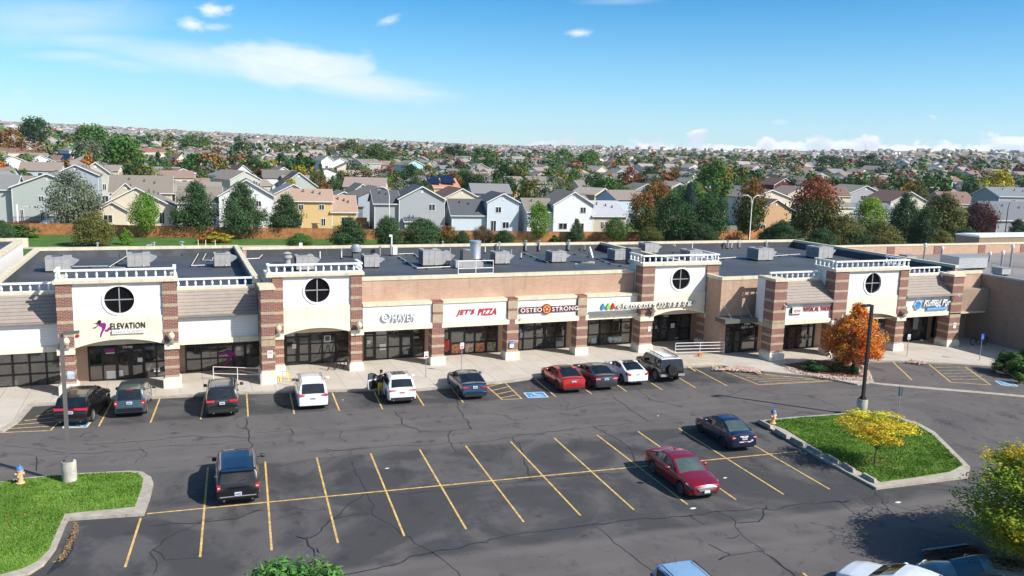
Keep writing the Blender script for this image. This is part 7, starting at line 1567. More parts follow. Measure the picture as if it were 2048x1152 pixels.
# special nearby trees
def big_tree(x, y, z, h, w, shape, colr, n, leaf, clumps, seed, label, cat='tree', trunk=.06, th=.3, cl=.2, m='leaf', limbs=9, top=.85, spread=.33, barkm='bark', name='tree', flat=.6, fill=.25, twigs=True, col2=None, cs=1.0):
    t = thing(name, label, cat, (x, y, z)); tm = trunk_mesh('trunk', th*h, trunk, limbs, seed, barkm, spread*w, top*h); o = bpy.data.objects.new('trunk', tm); COL.objects.link(o); o.parent = t
    if twigs:
        rg = random.Random(seed+5); mb = MB()
        for k in range(60):
            a = rg.random()*6.28; r0, r1 = rg.uniform(.05, .25)*w, rg.uniform(.3, .48)*w; z0, z1 = rg.uniform(cl+.05, .7)*h, rg.uniform(cl+.15, .92)*h
            mb.tube([(r0*math.cos(a), r0*math.sin(a), z0), (r1*math.cos(a+.25), r1*math.sin(a+.25), z1)], .012*h/5, M[barkm], 4, r1=.004)
        mb.build('branch', t)
    for i, (cc, nn, sd) in enumerate([(colr, n, seed)]+([(col2, n//2, seed+50)] if col2 else [])):
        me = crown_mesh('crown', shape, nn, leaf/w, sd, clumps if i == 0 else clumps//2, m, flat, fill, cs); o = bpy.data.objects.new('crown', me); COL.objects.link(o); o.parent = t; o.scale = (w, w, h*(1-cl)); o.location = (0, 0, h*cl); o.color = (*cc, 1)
        # keep leaves the right size whatever the crown's scale
    return t
p = G(1705, 741, KH); OR_ = G(1705, 741, KH)
ORS = [(0, .22), (.15, .46), (.4, .5), (.62, .36), (.82, .2), (1, .04)]
big_tree(p.x, p.y, KH+.05, 5.35, 4.5, ORS, (.58, .23, .06), 26000, .115, 190, 21, 'bright orange autumn tree in the planting bed in front of the right wing', trunk=.09, th=.22, cl=.13, col2=(.70, .20, .02), barkm='bark_pale', fill=.1, cs=.62)
p = G(1749.5, 929, KH); big_tree(p.x, p.y, KH+.03, 3.05, 4.4, [(0, .05), (.2, .3), (.45, .5), (.7, .48), (.9, .25), (1, .08)], (.62, .52, .04), 6000, .10, 80, 8, 'small sparse yellow tree on the right lawn island', trunk=.055, th=.33, cl=.38, col2=(.62, .40, .03), flat=.35, fill=.1, cs=.6)
RT_ = G(2020, 1135)
big_tree(15.8, -42.5, KH, 5.6, 9.6, [(0, .3), (.15, .46), (.4, .5), (.62, .46), (.82, .32), (1, .10)], (.27, .34, .03), 62000, .13, 260, 31, 'large green and yellow honey locust at the lower right corner', trunk=.15, th=.25, cl=.12, limbs=12, col2=(.62, .46, .02), flat=.35, fill=.1, cs=.5)
big_tree(-16.5, -45.8, 0, 6.95, 5.6, [(0, .2), (.3, .5), (.6, .5), (.85, .42), (1, .25)], (.075, .17, .035), 60000, .15, 170, 44, 'top of a bright green pine at the bottom edge of the photo', trunk=.14, th=.5, cl=.1, m='needle', name='pine_tree', flat=1.2, fill=.35, twigs=False, cs=.55)
def shrub(px, py, h, w, colr, label, z=KH+.05, n=1800, leaf=.12, m='leaf', name='shrub', grp=None, seed=3, shape=ROUND):
    p = G(px, py, z) if isinstance(px, (int, float)) else px; o = bpy.data.objects.new(name, crown_mesh('shrub', shape, n, leaf/h*.8, seed, 30, m, .8, .4)); COL.objects.link(o); o.location = (p.x, p.y, p.z-.05); o.scale = (w, w, h); c = GREENS[colr] if isinstance(colr, str) else colr; o.color = (*c, 1)
    return tag(o, label, 'shrub', grp)
shrub(1629, 741, .85, 1.9, 'dark', 'low dark green juniper at the left of the planting bed', m='needle'); shrub(1672, 742, .7, .8, 'olive', 'small olive shrub in the middle of the planting bed'); shrub(1666, 738, 1.2, .5, (.45, .36, .18), 'pale dry grass tuft in the planting bed', m='needle', n=500)
shrub(1684, 727, 1.15, 1.2, 'dark', 'dark shrub with a few white flowers behind the orange tree trunk'); shrub(1708, 748, .9, .7, 'dark', 'narrow dark shrub right at the orange tree trunk')
shrub(2028, 745, 1.6, 3.0, (.05, .11, .025), 'large green juniper against the right edge', m='needle', n=5000, leaf=.2); shrub(2060, 728, 1.3, 2.0, (.06, .12, .03), 'second green juniper behind the one at the right edge', m='needle', n=3000, leaf=.2); shrub(2038, 762, .7, .8, (.10, .16, .03), 'small light green shrub below the right-edge juniper')
# ------------------------------------------------------------------ houses
def house(name, label, loc, rz, blocks, wallc, roofc, wins=(), group=None, extras=(), doors=(), trim=True):
    """blocks: (x0,x1,y0,y1,eave,ridge,dir) in metres, front at y=0 facing -y; each block becomes wall and roof parts"""
    t = thing(name, label, 'house', loc, rz, group); wcol = (*wallc, 1); rcol = (*roofc, 1)
    for (x0, x1, y0, y1, e, r, d) in blocks:
        w = MB(); w.mesh([(x0, y0, -.6), (x1, y0, -.6), (x1, y1, -.6), (x0, y1, -.6), (x0, y0, e), (x1, y0, e), (x1, y1, e), (x0, y1, e)], [(0, 1, 5, 4), (1, 2, 6, 5), (2, 3, 7, 6), (3, 0, 4, 7)], M['house_wall'])
        m = MB(); o_, th = .38, .16
        if d == 'y':                                 # ridge runs front to back: gable faces the viewer
            xm = (x0+x1)/2; w.mesh([(x0, y0, e), (x1, y0, e), (xm, y0, r), (x0, y1, e), (x1, y1, e), (xm, y1, r)], [(0, 1, 2), (4, 3, 5)], M['house_wall']); s = (r-e)/((x1-x0)/2)
            for sg, xa, xb in ((1, x0-o_, xm), (-1, x1+o_, xm)):
                m.slab([(xa, y0-o_, e-o_*s), (xb, y0-o_, r), (xb, y1+o_, r), (xa, y1+o_, e-o_*s)][::sg], .0, M['house_roof']); m.mesh([(xa, y0-o_, e-o_*s), (xb, y0-o_, r), (xb, y1+o_, r), (xa, y1+o_, e-o_*s), (xa, y0-o_, e-o_*s+th), (xb, y0-o_, r+th), (xb, y1+o_, r+th), (xa, y1+o_, e-o_*s+th)], [(4, 5, 6, 7)[::-sg], (0, 4, 7, 3)[::sg], (2, 6, 7, 3)[::-sg]], M['house_roof'])
                if trim: k = .22; m.slab([(xa, y0-o_-.01, e-o_*s-k+th), (xb, y0-o_-.01, r-k+th), (xb, y0-o_-.01, r+th+.0), (xa, y0-o_-.01, e-o_*s+th)][::sg], .03, M['trim'])
        else:
            ym = (y0+y1)/2; w.mesh([(x0, y0, e), (x0, y1, e), (x0, ym, r), (x1, y0, e), (x1, y1, e), (x1, ym, r)], [(1, 0, 2), (3, 4, 5)], M['house_wall']); s = (r-e)/((y1-y0)/2)
            for sg, ya, yb in ((1, y0-o_, ym), (-1, y1+o_, ym)):
                m.mesh([(x0-o_, ya, e-o_*s), (x1+o_, ya, e-o_*s), (x1+o_, yb, r), (x0-o_, yb, r), (x0-o_, ya, e-o_*s+th), (x1+o_, ya, e-o_*s+th), (x1+o_, yb, r+th), (x0-o_, yb, r+th)], [(4, 5, 6, 7)[::sg], (0, 1, 5, 4)[::sg], (3, 2, 1, 0)[::sg]], M['house_roof'])
                for xx, q in ((x0-o_-.01, sg), (x1+o_+.01, -sg)):
                    if trim: m.slab([(xx, ya, e-o_*s-.06), (xx, yb, r-.06), (xx, yb, r+th), (xx, ya, e-o_*s+th)][::-q], .03, M['trim'])
            if trim: m.box(x0-o_, x1+o_, y0-o_-.06, y0-o_-.005, e-o_*s-.02, e-o_*s+th-.02, M['trim'])
        o = w.build('wall', t); o.color = wcol; o = m.build('roof', t); o.color = rcol
        if trim: m = MB(); m.box(x0-.06, x0+.06, y0-.03, y0+.06, -.3, e-.05, M['trim']); m.box(x1-.06, x1+.06, y0-.03, y0+.06, -.3, e-.05, M['trim']); m.build('corner_board', t)
    for n_, (x0, x1, y0, y1, e, r, d) in enumerate(blocks):
        if d == 'y' and x1-x0 > 4 and r-e > 1.2: m = MB(); xm = (x0+x1)/2; m.box(xm-.22, xm+.22, y0-.05, y0+.01, r-1.25, r-.7, M['trim']); m.build('gable_vent', t)
        q_ = [(.30, .35), (.55, .30), (.72, .25)][:2 if n_ else 3]
        for fx_, fy_ in q_:
            if d == 'x': px_, py_ = x0+(x1-x0)*fx_, y0+(y1-y0)*fy_; pz_ = e+(r-e)*fy_*2
            else: px_, py_ = x0+(x1-x0)*(1-fy_), y0+(y1-y0)*fx_; pz_ = e+(r-e)*fy_*2
            m = MB(); m.lathe([(.14, -.1), (.14, .5), (.17, .55), (.1, .6)], (px_, py_, pz_+.1), M['unit_dark'], 6); m.build('roof_vent', t)
    for wv in wins:
        x, z, ww, hh = wv[:4]; y = wv[4] if len(wv) > 4 else 0
        m = MB(); f = .09; m.box(x-ww/2-f, x+ww/2+f, y-.06, y+.02, z-hh/2-f, z-hh/2, M['trim']); m.box(x-ww/2-f, x+ww/2+f, y-.06, y+.02, z+hh/2, z+hh/2+f, M['trim']); m.box(x-ww/2-f, x-ww/2, y-.055, y+.02, z-hh/2, z+hh/2, M['trim']); m.box(x+ww/2, x+ww/2+f, y-.055, y+.02, z-hh/2, z+hh/2, M['trim']); m.box(x-.035, x+.035, y-.05, y+.02, z-hh/2, z+hh/2, M['trim'])
        o = m.build('window', t); m = MB(); m.box(x-ww/2, x+ww/2, y-.02, y+.0, z-hh/2, z+hh/2, M['house_glass']); m.build('pane', o)
    for ex in extras:
        if ex[0] == 'box': m = MB(); m.box(*ex[3:], M[ex[2]]); m.build(ex[1], t)
    return t
def hpx(label, xl, xr, yb, ye, yr, wallc, roofc, d='y', depth=9.0, wins=(), side=None, rz=0.0, extras=(), name='house', group=None):
    """front wall given by its left/right, base, eave and ridge rows in the photograph; side=(dx0,dx1,eave,ridge) adds a wing (fractions of the front width)"""
    A, B = GT(xl, yb), GT(xr, yb); z = min(A.z, B.z); dist = ((A+B)/2-CAMP).dot(fw); s = dist/FPX
    w = (B-A).length; e = (yb-ye)*s; r = (yb-yr)*s
    if d == 'x': r = e+max(.8, (ye-yr)*s*.93-.0); r = e+min(r-e, depth*.42)
    ang = math.atan2(B.y-A.y, B.x-A.x)+rz
    bl = [(0, w, 0, depth, e, r, d)]
    if side:
        for sd in side: bl.append((sd[0]*w, sd[1]*w, sd[4], sd[5], e*sd[2], e*sd[3] if sd[3] < 5 else sd[3], sd[6]))
    ww = [(x*w, z_*e, a*w, b*e)+((yy,) if yy is not None else ()) for x, z_, a, b, yy in [(q+(None,) if len(q) == 4 else q) for q in wins]]
    return house(name, label, (A.x, A.y, z), ang, bl, wallc, roofc, ww, group, extras)
WHT, CRM, GRY, SAGE, BLU, TAN, ORG, YEL, DRED = (.74, .74, .73), (.66, .57, .43), (.42, .44, .46), (.40, .44, .40), (.54, .60, .64), (.50, .42, .33), (.58, .37, .20), (.64, .45, .19), (.16, .03, .03)
RG, RGB, RBR, RTN, RDK, RRD = (.20, .205, .20), (.22, .19, .155), (.17, .10, .075), (.38, .26, .19), (.085, .09, .10), (.23, .11, .08)
# first row behind the fence
hpx('sage grey two-storey house at the left edge with a deck and pergola', 28, 170, 452, 375, 349, (.40, .44, .41), RG, 'y', 10, [(.40, .28, .045, .28), (.62, .28, .045, .28), (.12, .28, .04, .28), (.40, .70, .07, .13)], side=[(-.85, 0.02, .93, 1.25, 1.2, 9, 'x'), ])
p = GT(90, 456)
dk = thing('deck', 'brown wooden deck with white pergola posts behind the left fence', 'deck', (p.x, p.y, p.z)); m = MB(); m.box(-5, 4.6, 0, 3.2, .9, 1.1, M['wood_brown']); m.build('floor', dk)
m = MB()
for k in range(33): m.box(-5+k*.3, -4.94+k*.3, -.05, 0, 1.1, 2.0, M['wood_brown'])
m.box(-5.05, 4.65, -.08, .02, 2.0, 2.1, M['wood_brown']); m.build('railing', dk)
for x in (-4.3, .3, 4.4): m = MB(); m.box(x-.13, x+.13, -.2, .05, 0, 4.4, M['white_paint']); m.build('post', dk)
m = MB(); m.slab([(-4.2, 0, 4.0), (-1.5, 1.5, 3.6), (2, 1.2, 3.8), (4.2, .2, 4.2), (1, 3, 4.0)], .02, M['unit_grey']); m.build('shade_sail', dk)
p = GT(107, 461); m = MB(); m.lathe([(2.4, 0), (2.3, .5), (1.6, 1.0), (.6, 1.3)], (p.x, p.y, p.z+.8), M['white_paint'], 14); tag(m.build('garden_tent'), 'round white garden cover in front of the left deck', 'tent')
hpx('small cream bungalow behind the left fence', 199, 350, 458, 414, 376, (.66, .58, .44), RGB, 'y', 9, [(.30, .34, .0, .0), (.13, .48, .11, .33, -1.2), (.83, .5, .06, .5), (.70, .5, .05, .3)], side=[(0, .38, .86, 1.22, -1.2, 5, 'y')])
hpx('brown-roofed beige house behind the small cream bungalow', 222, 345, 436, 385, 352, (.52, .46, .36), RGB, 'x', 10, [(.25, .6, .1, .25)], side=[(.02, .5, .85, 1.35, -1, 5, 'y')])
hpx('tall grey-green gabled house left of the big round tree', 168, 222, 422, 345, 326, (.46, .46, .40), RGB, 'y', 10, [(.8, .62, .12, .15), (.8, .25, .25, .28)])
hpx('blue-grey gabled house with white trim left of centre-left', 110, 200, 428, 350, 331, (.34, .38, .41), RGB, 'y', 9, [(.75, .6, .12, .15)])
hpx('white two-storey house between the two tall pines', 440, 548, 462, 392, 361, WHT, RGB, 'y', 9, [(.72, .78, .09, .14), (.68, .25, .07, .3)], side=[(-.75, .02, .80, 1.2, 1, 8, 'x')])
hpx('yellow two-storey house with a tan shingle roof', 585, 664, 465, 402, 380, YEL, RTN, 'x', 8, [(.22, .80, .12, .15), (.74, .80, .12, .15), (.16, .33, .16, .2), (.78, .33, .10, .22)])
hpx('lower yellow wing of the yellow house', 664.5, 712, 465, 423, 392, YEL, RTN, 'x', 8, [(.52, .45, .26, .55)], name='house')
hpx('blue-grey two-storey house with a square bay window', 798, 888, 468, 398, 374, (.36, .38, .39), RDK, 'y', 9.5, [(.72, .76, .13, .17), (.64, .22, .16, .26), (.30, .22, .16, .30, -.75)], side=[(-.52, .01, .86, 1.18, .6, 8.5, 'x'), (.12, .45, .40, .46, -.7, .2, 'x')])
hpx('cream gabled house with a dark red-brown roof behind the bay window house', 886, 960, 436, 397, 378, (.60, .53, .38), RBR, 'y', 12)
hpx('pale ice-blue two-storey house right of the grey bay window house', 974, 1035, 470, 404, 388, (.55, .61, .66), RDK, 'y', 9, [(.35, .76, .17, .16), (.6, .30, .20, .18), (.2, .27, .16, .32)], side=[(-1.1, .01, .60, 1.02, .8, 8, 'x')])
hpx('white two-storey gabled house above the small bright maple', 1106, 1184, 473, 409, 385, WHT, RGB, 'y', 10, [(.74, .82, .13, .17), (.24, .32, .2, .18), (.70, .28, .14, .26)], side=[(-.62, .01, .76, 1.12, .8, 9, 'x')])
hpx('low beige bungalow with a pale grey roof beside the white gabled house', 1185, 1250, 473, 432, 404, (.56, .48, .36), (.40, .41, .43), 'x', 11, [(.28, .55, .08, .32), (.42, .55, .08, .32)])
hpx('orange stucco gabled house at the right fence', 1518, 1578, 474, 418, 400, ORG, RBR, 'y', 9, [(.1, .3, .15, .25)])
hpx('pale cream house above the orange stucco house', 1495, 1580, 452, 397, 381, (.64, .56, .42), RGB, 'y', 10)
hpx('pale yellow house with pink-brown roof, right of the red-leaved tree', 1655, 1698, 430, 392, 374, (.62, .54, .38), RBR, 'x', 8, [(.3, .7, .12, .16)], side=[(-.02, .4, .7, .95, -2, 3, 'y')])
hpx('grey house with olive roof and a garage beside the pale yellow house', 1690, 1764, 428, 389, 372, (.36, .37, .38), (.24, .23, .18), 'y', 12, [(.45, .86, .14, .16), (.25, .25, .28, .45)])
hpx('cream gabled house with brown roof at the right of the garage house', 1778, 1852, 442, 404, 384, (.60, .56, .48), RBR, 'y', 12, [(.3, .9, .06, .1)])
hpx('dark blue-grey roofed house peeping over the pines on the right', 1700, 1790, 458, 425, 408, (.35, .38, .42), (.16, .18, .22), 'x', 9)
hpx('cream house half hidden between the red-leaved tree and the lime tree', 1670, 1702, 458, 415, 404, (.64, .58, .45), RGB, 'x', 8)
hpx('large grey house with a slate roof at the right edge', 1992, 2075, 450, 393, 376, (.30, .32, .35), (.18, .20, .22), 'x', 10, [(.05, .6, .06, .15)])
hpx('grey house with a hipped slate roof below the one at the right edge', 1990, 2110, 478, 440, 405, (.28, .30, .32), (.15, .16, .18), 'x', 12)
hpx('brown-roofed low house left of the yellow round tree', 1890, 1950, 430, 407, 384, (.45, .34, .26), (.20, .12, .10), 'x', 10)
# second and further rows, one by one, as far as the photograph tells them apart
rows = [('sage green gabled house with white shutters', 562, 634, 402, 372, 346, SAGE, RDK, 'y', [(.36, .55, .16, .3), (.75, .55, .12, .28)]), ('white house with a long low roof above the sage green house', 540, 595, 372, 352, 335, WHT, RGB, 'y', []), ('pink-white gabled house in the second row', 572, 620, 356, 338, 320, (.62, .56, .54), RGB, 'y', []),
        ('tall white two-storey house with a grey garage roof', 643, 668, 350, 322, 313, WHT, RG, 'y', [(.4, .6, .2, .2)]), ('white house wing beside the tall white two-storey house', 664, 697, 348, 326, 317, WHT, RG, 'y', [(.3, .7, .14, .2), (.7, .6, .2, .25)]), ('grey two-storey house with taupe roof left of the willow trees', 724, 762, 350, 327, 319, (.36, .36, .34), RGB, 'x', [(.2, .5, .12, .25), (.7, .5, .12, .25)]),
        ('purple-grey gabled house with white trim above the yellow house', 700, 750, 412, 388, 369, (.34, .34, .38), RGB, 'y', [(.1, .8, .08, .15)]), ('second gable of the purple-grey house', 668, 708, 414, 393, 384, (.36, .36, .39), RGB, 'y', []), ('sky blue gabled house in the distance', 810, 849, 356, 331, 322, (.35, .55, .66), RGB, 'y', [(.7, .5, .12, .2)]), ('orange-brown house with blue solar panels on its roof', 868, 918, 392, 375, 357, (.52, .29, .15), (.46, .22, .13), 'x', [(.2, .5, .12, .3), (.5, .5, .1, .2)]),
        ('small taupe house below the sky blue house', 768, 800, 378, 358, 349, (.30, .27, .24), RGB, 'y', []), ('orange house with a dark panel roof left of the olive two-storey', 1018, 1050, 392, 376, 352, ORG, RGB, 'x', []), ('grey two-storey house with porch above the white gabled house', 1062, 1130, 392, 366, 354, (.40, .40, .34), RGB, 'x', [(.15, .6, .2, .3)]), ('cream two-storey house with taupe roof and dormer', 1160, 1238, 396, 376, 362, (.60, .54, .40), RGB, 'x', [(.1, .6, .1, .2), (.3, .6, .1, .2)]),
        ('teal-roofed white gabled house', 1160, 1212, 368, 358, 348, WHT, (.20, .24, .22), 'y', []), ('blue-grey house with dark roof behind the rust coloured trees', 1262, 1322, 405, 384, 368, (.30, .33, .38), RGB, 'y', []), ('white house with dark roof right of the dark green oak', 1345, 1378, 378, 362, 352, WHT, RDK, 'y', []), ('white house with blue trim beside the blue spruce', 1390, 1418, 400, 384, 370, (.60, .66, .72), RDK, 'y', [(.4, .6, .15, .2)]),
        ('dark barn red two-storey house', 1546, 1586, 398, 370, 357, DRED, RBR, 'y', [(.6, .6, .3, .2)]), ('orange gable right of the barn red house', 1572, 1600, 402, 385, 372, TAN, RBR, 'y', []), ('white gabled house in the middle distance on the right', 1772, 1800, 376, 362, 356, WHT, RGB, 'y', []), ('brown-red roofed house right of the rusty pine', 1892, 1950, 412, 402, 385, (.48, .38, .30), (.20, .11, .09), 'x', []), ('grey-roofed white house left of the yellow round tree', 1940, 1982, 386, 376, 364, (.62, .63, .64), RG, 'y', []),
        ('white bungalow with two gables at the far left', 56, 108, 336, 322, 311, WHT, RGB, 'y', [(.25, .45, .2, .4), (.75, .45, .2, .3)]), ('white gabled house with grey roof at the left edge', -5, 62, 356, 326, 313, WHT, RG, 'y', []), ('cream house with brown roof above the left white houses', 4, 60, 316, 306, 296, CRM, RBR, 'x', []), ('dark solar roofed house at the left', 112, 150, 334, 322, 311, CRM, RBR, 'x', []), ('pale green house with panels on its roof', 140, 165, 326, 302, 298, (.55, .60, .52), RG, 'y', [(.6, .5, .3, .3)]), ('red-roofed house behind the big round tree', 285, 335, 326, 305, 297, CRM, RRD, 'x', []),
        ('pale blue gabled house right of the big round tree', 325, 358, 338, 324, 316, (.55, .60, .66), RG, 'y', [(.7, .5, .2, .3)]), ('cream gabled house with garage, middle left', 352, 378, 346, 322, 309, CRM, RGB, 'y', []), ('taupe tall house beside the lime trees', 397, 424, 342, 318, 307, TAN, RGB, 'x', []), ('dark red-brown roofed house right of the lime trees', 412, 470, 356, 352, 337, TAN, RRD, 'x', []), ('white gabled house with brown eaves near the round dark tree', 462, 512, 366, 352, 331, WHT, RBR, 'y', []), ('pink-beige house below the hillside at the left', 250, 300, 312, 302, 296, TAN, RTN, 'x', [])]
for lab, xl, xr, yb, ye, yr, wc, rc_, d, wn_ in rows: hpx(lab, xl, xr, yb+6, ye, yr, wc, rc_, d, 9, wn_)
# solar panels lying on the orange-brown roof
A = GT(868, 398); o_ = None
for xl, xr, yt, yb2, lab in ((858, 884, 360, 371, 'left block of dark blue solar panels on the orange-brown roof'), (886, 913, 359, 370.5, 'right block of dark blue solar panels on the orange-brown roof'), (112, 138, 312, 325, 'black solar panel on a brown roof at the left')):
    base = GT((xl+xr)/2, 398 if xl > 500 else 340); dd = (base-CAMP).dot(fw); s = dd/FPX; hgt = (base.z)+((398 if xl > 500 else 340)-(yt+yb2)/2)*s; m = MB(); w = (xr-xl)*s/2; q = (yb2-yt)*s*1.35
    m.slab([(-w, -q, -q*.42), (w, -q, -q*.42), (w, q, q*.42), (-w, q, q*.42)], .06, M['solar']); o = m.build('solar_panel'); o.location = (base.x, base.y+3.0, hgt+.75); o.rotation_euler = (0, 0, R_(-4)); tag(o, lab, 'solar panel')
# fence
fpts = [GT(x, y) for x, y in ((-90, 462), (0, 466), (60, 469), (150, 470), (300, 474), (480, 477), (640, 478.5), (740, 480), (900, 482), (1100, 484), (1300, 484), (1480, 479), (1600, 470), (1760, 470), (1900, 468), (2100, 466))]
fe = thing('fence', 'long reddish-brown board fence between the lawn and the houses', 'fence'); m = MB(); k2 = MB()
for a, b in zip(fpts[:-1], fpts[1:]):
    L = (b-a).length; d = (b-a).normalized(); s = Vector((d.y, -d.x, 0)); n = max(1, int(L/.16)); rg = random.Random(int(a.x))
    for i in range(n):
        c = a+d*((i+.5)*L/n); h = 1.92+rg.uniform(-.03, .03); m.obox(c+Vector((0, 0, h/2))+s*rg.uniform(0, .015), d*(L/n*.47), s*.012, Vector((0, 0, h/2)), M['fence_wood'])
    k2.obox((a+b)/2+Vector((0, 0, 1.95)), d*L/2, s*.06, Vector((0, 0, .03)), M['fence_wood']); k2.obox((a+b)/2-s*.05+Vector((0, 0, .9)), d*L/2, s*.02, Vector((0, 0, .05)), M['fence_dark'])
m.build('boards', fe); k2.build('rail', fe)
for k, (px, lab) in enumerate(((372, 'short board fence between the cream bungalow and the white house'), (562, 'short board fence left of the yellow house'), (738, 'short board fence between the yellow house and the grey bay window house'), (896, 'short board fence right of the grey bay window house'), (1042, 'short board fence between the ice-blue and the white gabled house'), (1256, 'short board fence beside the pale-roofed bungalow'), (180, 'short board fence right of the left deck'))):
    a = GT(px, 466); d = Vector((.12, 1, 0)).normalized(); sd_ = Vector((1, -.12, 0)).normalized(); m = MB()
    for i in range(90): c = a+d*(.3+i*.16); m.obox(c+Vector((0, 0, .9)), d*.074, sd_*.012, Vector((0, 0, .9+.03*((i*7) % 3-1))), M['fence_dark'])
    t = thing('yard_fence', lab, 'fence'); m.build('boards', t); m = MB(); m.obox(a+d*7.5+Vector((0, 0, 1.83)), d*7.3, sd_*.05, Vector((0, 0, .03)), M['fence_wood']); m.build('rail', t)
# street lamps behind the shops
def street_lamp(px, pyb, pyt, arms, label, m_='sign_white'):
    b = GT(px, pyb); d = (b-CAMP).dot(fw); h = (pyb-pyt)*d/FPX; t = thing('street_lamp', label, 'street lamp', tuple(b)); m = MB(); m.tube([(0, 0, 0), (0, 0, h*.86)], .11, M[m_], 8, r1=.07); m.build('pole', t)
    for s_ in arms:
        m = MB(); m.tube([(0, 0, h*.85), (s_*.25, 0, h*.95), (s_*1.0, 0, h), (s_*1.7, 0, h)], .06, M[m_], 7); m.build('arm', t); m = MB(); m.box(min(s_*1.6, s_*2.3), max(s_*1.6, s_*2.3), -.15, .15, h-.08, h+.08, M['metal_grey']); m.build('lamp_head', t)
street_lamp(1497, 500, 391, (-1, 1), 'white double-armed street lamp behind the third tower'); street_lamp(778, 478, 375, (-1,), 'white street lamp with bent arm in front of the blue-grey bay window house'); street_lamp(2006, 500, 401, (1,), 'dark street lamp at the right edge', 'black_metal')
# clutter in the back yards
for px, py, w, h, mm, l, nm, ct in ((722, 452, 2.6, 2.2, 'orange_paint', 'small orange playhouse beside the yellow house', 'playhouse', 'playhouse'), (732, 455, 1.0, .8, 'unit_dark', 'dark grill right of the orange playhouse', 'grill', 'grill'), (1130, 462, 1.4, 1.0, 'unit_dark', 'dark hot tub behind the white gabled house', 'hot_tub', 'hot tub'), (1195, 459, 2.4, 1.0, 'sign_green', 'green kayak or cover beside the white gabled house', 'boat_cover', 'cover'), (1048, 455, 2.2, 1.2, 'sign_blue', 'pale blue play cube at the fence', 'play_cube', 'toy'), (640, 455, 3.0, .8, 'wood_brown', 'brown garden furniture behind the yellow house', 'garden_bench', 'bench'), (1990, 452, 4, .9, 'white_paint', 'white garden wall at the right edge', 'garden_wall', 'wall')):
    p = GT(px, py+10); t = thing(nm, l, ct, tuple(p)); m = MB(); z0 = 1.0 if h < 1.5 else .3
    vs = [(-w/2, 0, 0), (w/2, 0, 0), (w/2, w*.6, 0), (-w/2, w*.6, 0), (-w*.46, .05, z0+h), (w*.46, .05, z0+h), (w*.42, w*.55, z0+h*.95), (-w*.42, w*.55, z0+h*.95)]; m.mesh(vs, [(0, 1, 5, 4), (1, 2, 6, 5), (2, 3, 7, 6), (3, 0, 4, 7), (4, 5, 6, 7)], M[mm]); m.build('body', t); m = MB(); m.box(-w*.5, w*.5, -.06, w*.62, z0+h, z0+h+.08, M['unit_grey'] if nm != 'playhouse' else M['orange_paint']); m.build('top', t)
